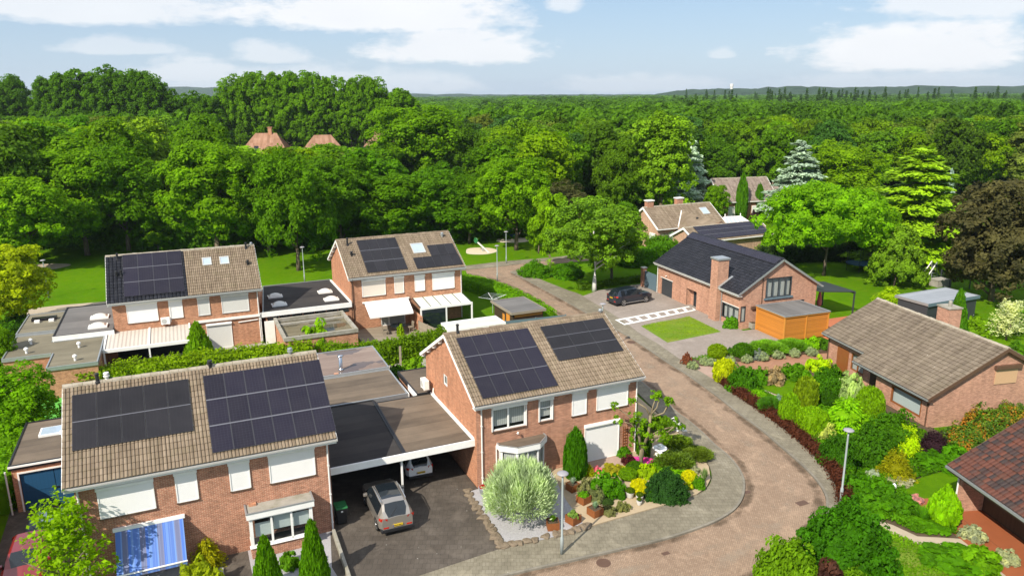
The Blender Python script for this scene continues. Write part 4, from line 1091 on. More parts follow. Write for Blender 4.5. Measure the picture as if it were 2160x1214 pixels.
mb_ = thing('veranda', 'white framed veranda with ribbed plastic roof against the left rear house', 'veranda', FC.translation, R(23.6))
for i, (a, b) in enumerate(((-.25, 2.9), (3.05, 6.05))):
    mb = MB(); mb.face([(a, -3.55, 2.34), (b, -3.55, 2.34), (b, ov - .01, 2.62), (a, ov - .01, 2.62)]); mb.face([(a, ov - .01, 2.60), (b, ov - .01, 2.60), (b, -3.55, 2.32), (a, -3.55, 2.32)]); mb.build('roof_panel', M['rib'], mb_)
mb = MB(); mb.box(-.42, 6.2, -3.72, -3.55, 2.12, 2.38); mb.build('front_beam', M['white'], mb_)
for x in (-.4, 2.9, 6.06):
    mb = MB(); i = mb.pts([(x, -3.548, 2.3), (x + .14, -3.548, 2.3), (x + .14, ov - .006, 2.58), (x, ov - .006, 2.58), (x, -3.548, 2.42), (x + .14, -3.548, 2.42), (x + .14, ov - .006, 2.7), (x, ov - .006, 2.7)])
    for q in ((0, 3, 2, 1), (4, 5, 6, 7), (0, 1, 5, 4), (1, 2, 6, 5), (2, 3, 7, 6), (3, 0, 4, 7)): mb.f.append(tuple(i + k for k in q)); mb.m.append(0)
    mb.build('rafter', M['white'], mb_)
    mb = MB(); mb.box(x + .01, x + .13, -3.70, -3.58, .04, 2.118); mb.build('post', M['white'], mb_)
mb = MB(); mb.box(-.3, 6.1, ov - .03, ov - .008, .04, 2.5); mb.build('glazed_doors', M['glass_dark'], mb_)

an = thing('flat_roof_annex', 'grey flat roofed annex with two rooflight domes left of the dark tiled house', 'annex', FC.translation, R(23.6))
mb = MB(); mb.box(-4.2, .28, .1, 9.6, -.05, 2.6); mb.build('wall', M['brick_warm'], an)
flat_roof(an, [(-4.25, .02), (.28, .02), (.28, 9.7), (-4.25, 9.7)], 2.58, 2.9, 'felt_grey', 'black', .08)
mb = MB(); mb.box(-4.28, .28, -.03, .016, 2.5, 2.95); mb.build('fascia', M['white'], an)
def dome(parent, x, y, z, w=1.3, d=.95):
    mb = MB(); mb.box(x - w / 2 - .08, x + w / 2 + .08, y - d / 2 - .08, y + d / 2 + .08, z, z + .14); o = mb.build('rooflight', M['white'], parent)
    mb = MB(); n = 8; vs = [[(x + w * (i / n - .5), y + d * (j / n - .5), z + .142 + .28 * (max(0, math.sin(math.pi * i / n)) * max(0, math.sin(math.pi * j / n))) ** .55) for i in range(n + 1)] for j in range(n + 1)]
    for j in range(n):
        for i in range(n): mb.face([vs[j][i], vs[j][i + 1], vs[j + 1][i + 1], vs[j + 1][i]])
    mb.build('dome', M['dome'], o); return o
dome(an, -1.15, 4.8, 2.9); dome(an, -1.05, 1.75, 2.9)
an2 = thing('flat_roof_annex', 'low brick annex with mossy L-shaped flat roof and small white vents at the left edge', 'annex', FC.translation, R(23.6))
mb = MB(); mb.prism([(-7.25, -3.3), (-4.0, -3.3), (-4.0, -6.95), (-.5, -6.95), (-.5, -.1), (-4.3, -.1), (-4.3, 9.2), (-7.25, 9.2)], -.05, 2.3, 0); mb.build('wall', M['brick_warm'], an2)
flat_roof(an2, [(-7.32, -3.4), (-3.9, -3.4), (-3.9, -7.05), (-.45, -7.05), (-.45, -.04), (-4.28, -.04), (-4.28, 2.78), (-7.32, 2.78)], 2.28, 2.5, 'felt_moss', 'zinc', .07, name='front_roof')
flat_roof(an2, [(-7.32, 2.8), (-4.28, 2.8), (-4.28, 9.3), (-7.32, 9.3)], 2.3, 2.7, 'felt_moss', 'zinc', .07, name='rear_roof')
for x, y, z in ((-5.83, .1, 2.5), (-5.78, -2.4, 2.5), (-2.13, -2.5, 2.5), (-2.07, -5.9, 2.5)):
    mb = MB(); mb.lathe([(.09, 0), (.09, .3), (.16, .3), (.16, .42), (.06, .5)], (x, y, z), 10); mb.build('vent_pipe', M['white'], an2)
mb = MB(); mb.box(-6.7, -4.75, 6.6, 7.3, 2.702, 2.95, 0); mb.build('flat_solar_panel', M['pv_black'], an2)
for x in (-6.2, -5.1): mb = MB(); mb.box(x - .2, x + .2, 6.0, 6.4, 2.702, 2.9); mb.build('ballast_block', M['white'], an2)

# garage block between the two rear houses
gb = thing('flat_roof_garage', 'flat roofed garage block with four small rooflights between the two rear houses', 'garage', FD.translation, HEAD)
mb = MB(); mb.box(-7.6, .24, .4, 10.6, -.05, 2.62); mb.build('wall', M['brick_warm'], gb)
flat_roof(gb, [(-7.9, .3), (.26, .3), (.26, 10.7), (-6.7, 10.7)], 2.6, 2.9, 'felt_dark', 'zinc', .05)
mb = MB(); mb.box(-8.0, .25, .2, .296, 2.52, 2.96); mb.build('fascia', M['white'], gb)
mb = MB(); mb.box(.1, .262, .4, 10.0, 2.905, 3.05); mb.build('wall_flashing', M['white'], gb)
for x, y in ((-6.1, 5.7), (-6.15, 2.4), (-1.3, 5.4), (-1.3, 2.2)): dome(gb, x, y, 2.9, 1.2, .8)
mb = MB()
for k in range(7): mb.box(-7.5 + k * 1.08, -6.55 + k * 1.08, .34, .395, 2.1, 2.5)
mb.build('clerestory_pane', M['glass_dark'], gb)
wb = thing('flat_roof_outbuilding', 'low brick outbuilding with muddy water on its sunken flat roof', 'outbuilding', FD.translation, HEAD)
mb = MB(); mb.prism([(-6.9, -6.3), (-.75, -6.3), (-.75, -.2), (-6.9, .2)], -.05, 2.0, 0); mb.build('wall', M['brick_warm'], wb)
mb = MB(); mb.prism([(-6.7, -6.1), (-.95, -6.1), (-.95, -.4), (-6.7, 0)], 2.003, 2.03, 0); mb.build('roof', M['felt_pond'], wb)
mb = MB()
for a in ((-7.0, -6.75, -6.4, .2), (-.95, -.7, -6.4, .0), (-6.745, -.955, -6.4, -6.15), (-6.745, -.955, -.35, -.1), (-6.745, -.955, -1.6, -1.3)): mb.box(*a, 2.032, 2.36 if a[2] != -1.6 else 2.2)
mb.build('parapet', M['moss_con'], wb)
mb = MB(); mb.box(-7.85, -6.98, -.1, -.04, .05, 2.2); mb.build('alley_door', M['white'], wb)

# ------------------------------------------------------------------ back right pair
D = thing('brick_house', 'brown tiled brick house with white awning and glass veranda near the park', 'house', FD.translation, HEAD, 'semi-detached brick houses')
w, s, he, hr, ov = 11.83, 4.97, 5.36, 8.17, .45
F1, F2, ln = gable_house(D, w, s, he, hr, ov, .28, 'brick_warm', 'brick_warm', ridge='tile', seed=41, holes=[(3.05, 5.5, .15, 2.3)])
solar(D, F1, 1.97, 5.92, .4, 5.27, 4, 3, 'pv_black', rowgap=.05)
solar(D, F1, 8.8, 11.55, 1.95, 3.6, 3, 1, 'pv_black'); solar(D, F1, 6.85, 11.6, .28, 1.9, 5, 1, 'pv_black')
skylight(D, F1, 7.15, 8.45, 2.6, 4.12)
vent(D, F1, .98, 4.76, .7, .09, 'pipe'); vent(D, F1, 1.02, 3.1, .5, .1, 'cowl'); vent(D, F1, 10.84, 4.8, .5, .1, 'cowl', 'zinc')
facade_shutters(D, ov, [(1.34, 3.64, 3.3, 5.0, 'shutter_cream'), (4.53, 5.48, 3.28, 4.99, 'shutter_cream'), (6.58, 7.62, 3.27, 4.95, 'shutter'), (8.4, 10.73, 3.2, 4.93, 'shutter')])
downpipe(D, .42, ov - .06, he - .1, mat='pipe_b', kick=.36); downpipe(D, w - .4, ov - .06, he - .1, kick=.36)
window(D, lambda u, z, d: (u, ov + d, z), 3.05, 5.5, .15, 2.3, cols=(.33,), rows=(.45,), fw=.09)
aw = MB(); aw.face([(1.25, -2.6, 2.12), (5.45, -2.6, 2.12), (5.85, ov - .02, 2.66), (1.5, ov - .02, 2.66)]); aw.face([(1.5, ov - .02, 2.65), (5.85, ov - .02, 2.65), (5.45, -2.6, 2.11), (1.25, -2.6, 2.11)]); aw.face([(1.25, -2.6, 1.95), (5.45, -2.6, 1.95), (5.45, -2.6, 2.11), (1.25, -2.6, 2.11)])
awn = aw.build('awning', M['awn_white'], D)
mb = MB(); mb.box(1.3, 5.95, ov - .15, ov - .004, 2.67, 2.8)
for x in (1.7, 5.1): mb.tube([(x, ov, 2.5), (x + .4, -1.1, 2.0), (x, -2.55, 2.06)], .03, 6)
mb.build('awning_frame', M['white'], awn)
mb = MB(); mb.box(5.9, 6.15, -3.2, ov - .005, -.05, 1.7); mb.build('side_wall', M['brick_warm'], D)
cv = thing('glass_veranda', 'white framed veranda with opal glass roof on the right rear house', 'veranda', FD.translation, HEAD)
mb = MB()
for k in range(5):
    a = 6.3 + k * 1.03; mb.face([(a + .03, -2.3, 2.30), (a + 1.0, -2.3, 2.30), (a + 1.0, ov - .01, 2.62), (a + .03, ov - .01, 2.62)]); mb.face([(a + .03, ov - .01, 2.59), (a + 1.0, ov - .01, 2.59), (a + 1.0, -2.3, 2.27), (a + .03, -2.3, 2.27)])
mb.build('roof_glass', M['poly'], cv)
mb = MB()
for k in range(6):
    a = 6.3 + k * 1.03; i = mb.pts([(a - .03, -2.3, 2.25), (a + .03, -2.3, 2.25), (a + .03, ov - .012, 2.57), (a - .03, ov - .012, 2.57), (a - .03, -2.3, 2.34), (a + .03, -2.3, 2.34), (a + .03, ov - .012, 2.66), (a - .03, ov - .012, 2.66)])
    for q in ((0, 3, 2, 1), (4, 5, 6, 7), (0, 1, 5, 4), (1, 2, 6, 5), (2, 3, 7, 6), (3, 0, 4, 7)): mb.f.append(tuple(i + k2 for k2 in q)); mb.m.append(0)
mb.build('glazing_bar', M['dark_metal'], cv)
mb = MB(); mb.box(6.2, 11.55, -2.42, -2.3, 2.1, 2.32); mb.build('front_beam', M['white'], cv)
for x in (6.2, 8.75, 11.41): mb = MB(); mb.box(x, x + .14, -2.42, -2.3, .04, 2.098); mb.build('post', M['white'], cv)
mb = MB(); mb.box(6.36, 8.74, -2.39, -2.36, .06, 2.09); mb.build('glass_wall', M['glass_dark'], cv)
mb = MB(); mb.box(11.44, 11.52, -2.29, ov - .01, .06, 2.1); mb.build('side_glass', M['glass'], cv)
# ------------------------------------------------------------------ black-roofed bungalow across the road
E_ = thing('brick_bungalow', 'pink brick bungalow with black tiled roof, tall chimney and dark window frames', 'bungalow', FE.translation, R(-69.9), 'brick bungalows')
w, s, he, hr, ov = 15.53, 4.94, 3.61, 6.62, .45
uw, lw_, cg = (3.3, 6.35, 2.85, 4.8), (6.75, 8.05, .9, 2.3), (.45, 1.15, .72, 2.3)
F1, F2, ln = gable_house(E_, w, s, he, hr, ov, .3, 'brick_pink', 'brick_pink', tile='tile_dark', ridge='tile_dark', holes=[(.95, 3.3, .05, 2.0), (6.1, 8.0, .1, 1.98), (12.42, 15.1, .6, 2.1)],
                         gholes_r=[uw, lw_, (.56, 1.15, .72, 2.3)], gut='trim_grey', barge='zinc', tw=.29, ch=.33, seed=51, rafters=False)
solar(E_, F1, .05, 15.3, 4.8, 5.68, 8, 1, 'pv_blue', gap=.02)
fnE = lambda u, z, d: (u, ov + d, z)
fnG = lambda u, z, d: (w - .3 - d, u, z)
mb = MB(); mb.box(.98, 3.27, ov + .1, ov + .14, .05, 1.98); mb.build('garage_door', M['dark_metal'], E_)
mb = MB(); mb.box(.85, 3.4, ov - .03, ov - .004, 2.003, 2.09); mb.build('lintel', M['stoneware'], E_)
# recessed porch
mb = MB(); a, b = 6.1, 8.0
mb.face([(a, ov, .1), (a, ov, 1.98), (a, ov + .62, 1.98), (a, ov + .62, .1)]); mb.face([(b, ov, 1.98), (b, ov, .1), (b, ov + .62, .1), (b, ov + .62, 1.98)]); mb.face([(a, ov, 1.98), (b, ov, 1.98), (b, ov + .62, 1.98), (a, ov + .62, 1.98)]); mb.face([(a, ov + .62, .1), (b, ov + .62, .1), (b, ov + .62, 1.98), (a, ov + .62, 1.98)])
mb.build('porch_wall', M['brick_pink'], E_)
mb = MB(); mb.box(6.1, 8.0, ov + .01, ov + .6, .06, .115); mb.build('porch_floor', M['drive_grey'], E_)
mb = MB(); mb.box(6.75, 7.15, ov + .5, ov + .56, .12, 1.96); mb.box(7.2, 7.95, ov + .5, ov + .56, .12, 1.96); dd = mb.build('front_door', M['dark_metal'], E_)
mb = MB(); mb.box(6.8, 7.1, ov + .485, ov + .496, .2, 1.9); mb.box(7.35, 7.5, ov + .485, ov + .496, .3, 1.85); mb.build('door_glass', M['glass_dark'], dd)
window(E_, fnE, 12.42, 15.1, .6, 2.1, cols=(.33, .66), fw=.09, frame='dark_metal', back=.35)
window(E_, fnG, .56, 1.15, .72, 2.3, cols=(), fw=.08, frame='dark_metal')
window(E_, fnG, *uw, cols=(.25, .5, .75), rows=(), fw=.1, frame='dark_metal', back=.3)
window(E_, fnG, *lw_, cols=(.5,), fw=.08, frame='dark_metal', behind='room')
mb = MB(); mb.box(w - .34, w - .15, uw[0] - .15, uw[1] + .15, uw[2] - .16, uw[2] - .005); mb.build('sill', M['blue_metal'], E_)
mb = MB(); mb.box(12.3, 15.15, ov - .04, ov - .004, 2.105, 2.18); mb.build('lintel', M['stoneware'], E_)
# chimney breast standing on the front wall
mb = MB(); mb.box(11.15, 12.3, -.18, ov - .004, -.05, 6.25); mb.box(11.15, 12.3, ov + .0, 1.05, 3.2, 6.25); mb.build('chimney', M['brick_pink'], E_)
mb = MB(); mb.box(11.05, 12.4, -.28, 1.15, 6.253, 6.42); mb.build('chimney_cap', M['zinc'], E_)
mb = MB(); mb.M = F1; mb.box(12.32, 12.6, -.05, 1.75, .0, .1); mb.build('chimney_flashing', M['zinc'], E_)
downpipe(E_, .25, ov - .06, he - .1, .1, 'pipe_w'); downpipe(E_, 12.42, ov - .1, 3.4, .1, 'zinc')
mb = MB(); mb.tube([(w - .27, 2.9, 4.9), (w - .27, 2.9, .2)], .045, 8); mb.build('downpipe', M['pipe_b'], E_)
mb = MB(); mb.box(w - .30, w - .1, 1.7, 2.6, 1.95, 2.2); mb.build('awning_case', M['pipe_b'], E_)
mb = MB(); mb.lathe([(.07, 0), (.1, .04), (.04, .1)], (2.1, ov - .1, 2.35), 8); mb.build('wall_lamp', M['white'], E_)
mb = MB(); mb.box(-1.0, 9, 8.6, 12.4, 2.7, 2.95); mb.build('rear_flat_roof', M['felt_white'], E_)
mb = MB(); mb.box(-.8, 8.8, 9.45, 12.2, 0, 2.69); mb.build('rear_wall', M['brick_pink'], E_)
sh = thing('garden_shed', 'orange larch board shed with grey flat roof in front of the black-roofed bungalow', 'shed', L(FE, 15.95, 1.8), R(-69.9))
mb = MB(); mb.box(.08, 4.0, .08, 5.0, .1, 2.3); mb.build('wall', M['wood_orange'], sh)
mb = MB()
for x, y in ((0, 0), (3.92, 0), (0, 4.9), (3.92, 4.9)): mb.box(x, x + .13, y, y + .13, .1, 2.32)
for y in (2.4,): mb.box(4.003, 4.06, y, y + .12, .1, 2.3)
mb.box(-.02, .0, .0, 5.0, 2.1, 2.32); mb.build('corner_post', M['wood_post'], sh)
mb = MB(); mb.box(-.05, 4.1, -.05, 5.08, 2.325, 2.42); mb.build('roof_edge', M['wood_post'], sh)
flat_roof(sh, [(-.08, -.08), (4.13, -.08), (4.13, 5.1), (-.08, 5.1)], 2.425, 2.47, 'felt_grey', 'zinc', .04)
pg = thing('terrace_canopy', 'anthracite lean-to canopy on slim posts by the lawn behind the black-roofed bungalow', 'canopy', L(FE, 11.2, 10.2), R(-69.9))
mb = MB(); i = mb.pts([(0, -.6, 2.95), (4.4, -.6, 2.95), (4.4, 3.9, 2.5), (0, 3.9, 2.5), (0, -.6, 3.06), (4.4, -.6, 3.06), (4.4, 3.9, 2.61), (0, 3.9, 2.61)])
for q in ((0, 3, 2, 1), (4, 5, 6, 7), (0, 1, 5, 4), (1, 2, 6, 5), (2, 3, 7, 6), (3, 0, 4, 7)): mb.f.append(tuple(i + k for k in q)); mb.m.append(0)
mb.build('canopy_roof', M['dark_metal'], pg)
mb = MB(); mb.box(-.05, 4.45, 3.78, 3.9, 2.35, 2.495); mb.build('gutter_beam', M['dark_metal'], pg)
for x in (.0, 4.28): mb = MB(); mb.box(x, x + .12, 3.78, 3.9, .02, 2.345); mb.build('post', M['dark_metal'], pg)
ps = thing('parasol', 'folded pink parasol standing under the anthracite canopy', 'parasol', L(FE, 12.6, 12.4))
mb = MB(); mb.lathe([(.05, .35), (.22, .55), (.26, .9), (.17, 1.6), (.08, 2.2), (.02, 2.4)], n=14); mb.build('canopy', M['pink'], ps, True)
mb = MB(); mb.tube([(0, 0, 0), (0, 0, .36)], .03, 8); mb.lathe([(.28, 0), (.28, .06), (.06, .1)]); mb.build('pole', M['white'], ps)
gt = thing('metal_gate', 'grey blue sheet metal gate between brick pillar and black-roofed bungalow', 'gate', L(FE, -2.6, .35), R(-69.9))
mb = MB(); mb.box(.12, 2.7, -.03, .03, .15, 2.05)
for x in np.arange(.3, 2.6, .22): mb.box(x, x + .02, -.045, -.031, .2, 2.0)
mb.build('gate_leaf', M['blue_metal'], gt)
mb = MB(); mb.box(-.4, .1, -.25, .25, 0, 2.3); mb.build('pillar', M['brick'], gt)
mb = MB(); mb.box(-.45, .15, -.3, .3, 2.303, 2.4); mb.build('pillar_cap', M['stoneware'], gt)
gs = MB(); gs.box(-2, 1.5, 5.5, 5.55, 0, 2.1); o = gs.build('green_screen', M['bin_green']); o.matrix_world = FE; tag(o, 'green screen panel behind the grey blue gate', 'screen')
pl = thing('planter', 'square concrete planter between corner window and orange shed', 'planter', L(FE, 15.25, 2.15), R(-69.9))
mb = MB(); mb.box(0, .55, -.55, 0, .1, .62); mb.box(.05, .5, -.5, -.05, .623, .66, 1); mb.build('box', [M['moss_con'], M['soil']], pl)

# ------------------------------------------------------------------ brown-roofed bungalow on the right
F_ = thing('brick_bungalow', 'pink brick bungalow under a speckled brown tiled roof with brown window frames', 'bungalow', FF.translation, R(-78), 'brick bungalows')
w, s, he, hr, ov = 13.2, 4.85, 2.75, 5.35, .45
nx, dy = 5.35, .95                        # the near part of the eave runs further out and lower
rise = (hr - he) / s; he2 = he - dy * rise
mb = MB(); ya, yb2 = ov, 2 * s - ov
fnF = lambda u, z, d: (u, ov + d, z); fnF2 = lambda u, z, d: (u, ov - dy + d, z)
fw1, fw2 = (3.3, 4.9, .7, 2.1), (9.2, 12.2, .45, 1.75)
wall_open(mb, .3, nx + .3, -.05, he - .02, [fw1], fnF)
wall_open(mb, nx + 2.2, w - .3, -.05, he2 + .1, [fw2], fnF2)
mb.face([(nx + .3, ov, -.05), (nx + 2.2, ov, -.05), (nx + 2.2, ov, he), (nx + .3, ov, he)])
mb.face([(nx + 2.2, ov, -.05), (nx + 2.2, ov - dy, -.05), (nx + 2.2, ov - dy, he2 + .1), (nx + 2.2, ov, he + .1)])
zt = lambda y: he + (y if y <= s else 2 * s - y) * rise - .12
gw = (4.35, 6.1, 2.75, 4.1)
for x, sg, y0_ in ((.3, -1, ov), (w - .3, 1, ov - dy)):
    mb.face([(x, y0_, -.05), (x, 2 * s - ov, -.05), (x, 2 * s - ov, zt(2 * s - ov)), (x, s, zt(s)), (x, y0_, zt(y0_))][::sg])
mb.face([(.3, 2 * s - ov, -.05), (w - .3, 2 * s - ov, -.05), (w - .3, 2 * s - ov, zt(ov)), (.3, 2 * s - ov, zt(ov))])
mb.build('wall', M['brick_pink'], F_)
F1, ln = slope_frame(w, s, he, hr); F2, _ = slope_frame(w, s, he, hr, False); ex = math.hypot(dy, dy * rise)
a = MB(); TW, CH = .31, .345
flat = ((0, 0), (.07, .8), (.2, 1.0), (.8, .9), (.94, .7), (1.0, 0))
tiles(a, nx, ln, TW, CH, F1, seed=61, wave=flat, amp=.05, lip=.045); tiles(a, w - nx, ln + ex, TW, CH, F1 @ Matrix.Translation((nx, -ex, 0)), seed=62, wave=flat, amp=.05, lip=.045); tiles(a, w, ln, TW, CH, F2, seed=63, wave=flat, amp=.05, lip=.045)
slab(a, F1, .02, nx - .002, .03, ln - .02, -.13, -.04, 1); slab(a, F1, nx + .01, w - .02, -ex + .03, ln - .02, -.13, -.04, 1); slab(a, F2, .02, w - .02, .03, ln - .02, -.13, -.04, 1)
a.build('roof', [M['tile_lichen'], M['wood_brown']], F_)
ridge_tiles('ridge', w, s, hr, F_, 'ridge', seed=64)
for x0_, x1_, e_ in ((-.02, nx - .01, 0), (nx, w + .02, 1)):
    mb = MB(); y = -.1 - e_ * dy; z = he - .12 - e_ * dy * rise
    mb.box(x0_, x1_, y, y + .11, z, z + .1); mb.build('gutter', M['zinc'], F_)
    mb = MB(); mb.box(x0_ + .03, x1_ - .02, y + .113, y + .14, z - .12, z + .1); mb.box(x0_ + .03, x1_ - .02, y + .142, ov - e_ * dy - .005, z - .1, z - .07); mb.build('soffit', M['pipe_b'], F_)
for F, x in ((F1, w), (F2, 0), (F1, -.02), (F2, w)):
    mb = MB(); mb.M = F; mb.box(x - .03, x + .02, -.04 - (ex if F is F1 and x > 1 else 0), ln - .005, -.2, .03); mb.build('bargeboard', M['pipe_b'], F_)
window(F_, fnF, *fw1, cols=(.5,), fw=.1, frame='wood_brown', back=.2)
window(F_, fnF2, *fw2, cols=(), fw=.13, frame='wood_brown', back=.22, behind='blind')
mb = MB(); mb.box(1.6, 3.0, ov - .06, ov - .004, .05, 2.1); mb.build('front_door', M['wood_brown'], F_)
mb = MB(); mb.box(nx + .35, nx + 2.15, ov + -.03, ov - .004, .05, 2.4); mb.build('porch_door', M['wood_dark'], F_)
o = MB(); X = w - .3
o.box(X + .004, X + .06, gw[0], gw[1], gw[2], gw[3] - .25); shg = o.build('roller_shutter', M['shutter_tan'], F_)
o = MB(); o.box(X + .004, X + .24, gw[0] - .15, gw[1] + .15, gw[3] - .24, gw[3]); o.build('shutter_box', M['pipe_b'], shg)
downpipe(F_, w - .42, ov - dy - .06, he2, .05, 'pipe_b'); downpipe(F_, .4, ov - .06, he, .05, 'pipe_b')
mb = MB(); mb.box(5.4, 6.6, 5.9, 7.0, 3.6, 6.15); mb.build('chimney', M['brick_pink'], F_)
mb = MB(); mb.box(5.34, 6.66, 5.84, 7.06, 6.153, 6.25); mb.lathe([(.12, 0), (.14, .35), (.1, .4)], (6.0, 6.45, 6.25), 10); mb.build('chimney_cap', M['moss_con'], F_)

# ------------------------------------------------------------------ red-tiled house at the right edge
G_ = thing('brick_bungalow', 'bungalow with mottled red and brown tiled roof over a dark open porch', 'bungalow', FG.translation, R(-83), 'brick bungalows')
w, s, he, hr = 11.0, 5.2, 2.6, 5.7
F1, F2, ln = None, None, None
F1, ln = slope_frame(w, s, he, hr); F2, _ = slope_frame(w, s, he, hr, False)
a = MB(); tiles(a, w, ln, .24, .36, F1, seed=71, amp=.055, lip=.035); tiles(a, w, ln, .24, .36, F2, seed=72, amp=.055)
for F in (F1, F2): slab(a, F, .02, w - .02, .03, ln - .02, -.14, -.04, 1)
a.build('roof', [M['tile_red'], M['wood_brown']], G_); ridge_tiles('ridge', w, s, hr, G_, 'tile_red', seed=73)
mb = MB(); mb.box(-.02, w, -.12, .0, 2.46, 2.57); mb.build('gutter', M['zinc'], G_)
mb = MB(); mb.box(.05, w, .0, .03, 2.3, 2.44); mb.build('soffit', M['pipe_b'], G_)
for F in (F1, F2):
    mb = MB(); mb.M = F; xx = 0 if F is F1 else w; mb.box(xx - .03, xx + .02, -.02, ln - .01, -.2, .04); mb.build('bargeboard', M['pipe_b'], G_)
mb = MB(); X0 = .35
mb.box(X0, X0 + .25, .55, 2.0, -.05, 2.75); mb.box(X0, w, 2.0, 2.25, -.05, 3.4)
mb.face([(X0, 2.25, -.05), (X0, 2.25, 3.4), (X0, s, hr - .25), (X0, 2 * s - .5, 2.75), (X0, 2 * s - .5, -.05)]); mb.build('wall', M['brick_pink'], G_)
mb = MB(); mb.box(X0 + .3, w, 1.9, 1.995, .05, 2.5); mb.build('timber_front', M['wood_dark'], G_)
mb = MB(); mb.box(X0 + .2, w, .3, 1.9, .02, .1); mb.build('porch_floor', M['terracotta'], G_)
mb = MB(); mb.box(-.9, w, -1.1, .25, .02, .11); mb.box(X0 - .9, X0 + .15, .25, .5, .02, .11); mb.build('porch_step', M['terracotta'], G_)
downpipe(G_, X0 + .02, .48, 2.5, .1, 'pipe_w')
mb = MB(); mb.box(-.5, .3, 5.8, 6.0, 0, .1); 

# ------------------------------------------------------------------ bungalows further back
def simple_gable(parent, w, s, he, hr, ov, tile, brick, inset=.3, trim='white', seed=1, tw=.36, ch=.38, hip_left=0.0):
    mb = MB(); rise = (hr - he) / s; zt = lambda y: he + (y if y <= s else 2 * s - y) * rise - .14
    for y in (ov, 2 * s - ov): mb.face([(inset, y, -.05), (w - inset, y, -.05), (w - inset, y, zt(y)), (inset, y, zt(y))][::1 if y == ov else -1])
    for x, sg in ((inset, -1), (w - inset, 1)): mb.face([(x, ov, -.05), (x, 2 * s - ov, -.05), (x, 2 * s - ov, zt(ov)), (x, s, zt(s)), (x, ov, zt(ov))][::sg])
    mb.build('wall', M[brick], parent)
    F1, ln = slope_frame(w, s, he, hr); F2, _ = slope_frame(w, s, he, hr, False); a = MB()
    for k, F in enumerate((F1, F2)): tiles(a, w, ln, tw, ch, F, seed=seed + k, amp=.03); slab(a, F, .02, w - .02, .03, ln - .02, -.14, -.04, 1)
    a.build('roof', [M[tile], M['white']], parent); ridge_tiles('ridge', w, s, hr, parent, 'ridge', seed=seed)
    for F in (F1, F2):
        for x in (-.03, w - .02): mb = MB(); mb.M = F; mb.box(x, x + .06, -.03, ln, -.22, .05); mb.build('bargeboard', M[trim], parent)
    mb = MB(); mb.box(0, w, -.1, .0, he - .16, he - .03); mb.build('gutter', M[trim], parent)
    return F1, F2, ln
def pane_front(parent, x0, x1, y, z0, z1, fr='white', gl='glass_dark', name='window'):
    mb = MB(); mb.box(x0, x1, y - .05, y - .004, z0, z1); o = mb.build(name, M[fr], parent)
    mb = MB(); n = max(1, round((x1 - x0) / .8)); p = (x1 - x0 - .1) / n
    for k in range(n): mb.box(x0 + .1 + k * p, x0 + k * p + p, y - .06, y - .053, z0 + .1, z1 - .1)
    mb.build('pane', M[gl], o)
HM = R(25)
Mh = thing('far_bungalow', 'bungalow with faded brown tiled roof, two chimneys and a roof window behind the birch', 'bungalow', (21.1, 107.4, 0), HM, 'far bungalows')
F1, F2, ln = simple_gable(Mh, 12.4, 4.0, 3.1, 5.75, .4, 'tile', 'brick_far', seed=81)
skylight(Mh, F1, 9.6, 10.9, 2.2, 3.7)
for x, y in ((1.3, 4.2), (7.0, 4.6)):
    mb = MB(); mb.box(x - .55, x + .55, y - .35, y + .4, 4.6, 6.6); o = mb.build('chimney', M['brick'], Mh)
    mb = MB(); mb.box(x - .65, x + .65, y - .45, y + .5, 6.603, 6.75); mb.build('chimney_cap', M['white'], o); mb = MB(); mb.box(x - .65, x + .65, y - .5, y - .36, 5.3, 5.5); mb.build('chimney_flashing', M['white'], o)
# lower wing between the main roof and the front building
a = MB(); pts = {'r0': (6.2, 2.8, 4.95), 'r1': (7.4, -4.6, 4.4), 'l0': (3.6, 0, 3.1), 'l1': (2.6, -4.8, 2.9), 'q0': (10.2, .2, 3.2), 'q1': (11.0, -3.6, 3.2)}
a.face([pts['l1'], pts['r1'], pts['r0'], pts['l0']]); a.face([pts['r1'], pts['q1'], pts['q0'], pts['r0']])
for q in ('l', 'r', 'q'):
    pass
a.face([pts['l1'], (2.6, -4.8, 0), (11, -3.6, 0), pts['q1'], pts['r1']], 1); a.face([pts['l0'], (3.6, 0, 0), (2.6, -4.8, 0), pts['l1']], 1)
a.build('wing_roof', [M['tile'], M['brick_far']], Mh)
mb = MB(); mb.tube([Vector(pts['l0']) + Vector((0, 0, .06)), Vector(pts['r0']) + Vector((0, 0, .06))], .09, 6); mb.build('valley_flashing', M['white'], Mh)
mb = MB(); mb.lathe([(.12, 0), (.12, .3), (.2, .3), (.15, .5)], (6.0, -1.2, 4.1), 8); mb.build('roof_vent', M['black'], Mh)
mb = MB(); mb.box(.28, .296, 1.0, 2.4, .9, 2.3); mb.build('gable_window', M['white'], Mh)
Wh = thing('far_outbuilding', 'low gabled outbuilding carrying three rows of solar panels behind the black-roofed bungalow', 'outbuilding', (24.7, 99.3, 0), HM)
F1, F2, ln = simple_gable(Wh, 13.6, 2.9, 2.75, 4.25, .35, 'tile', 'brick_far', seed=91)
solar(Wh, F1, 1.5, 13.1, .25, 3.15, 6, 3, 'pv_blue', rowgap=.05, rails=True)
cn = thing('conservatory', 'white conservatory roof with glass bars and finials behind the solar panel roof', 'conservatory', (32.0, 113.5, 0), R(12))
mb = MB(); b0 = [(0, 0, 2.3), (5.6, 0, 2.3), (5.6, 4, 2.3), (0, 4, 2.3)]; t0, t1 = (1.5, 2, 3.5), (4.1, 2, 3.5)
fr = MB(); 
def bars(p, q, n):
    for i in range(n + 1): pass
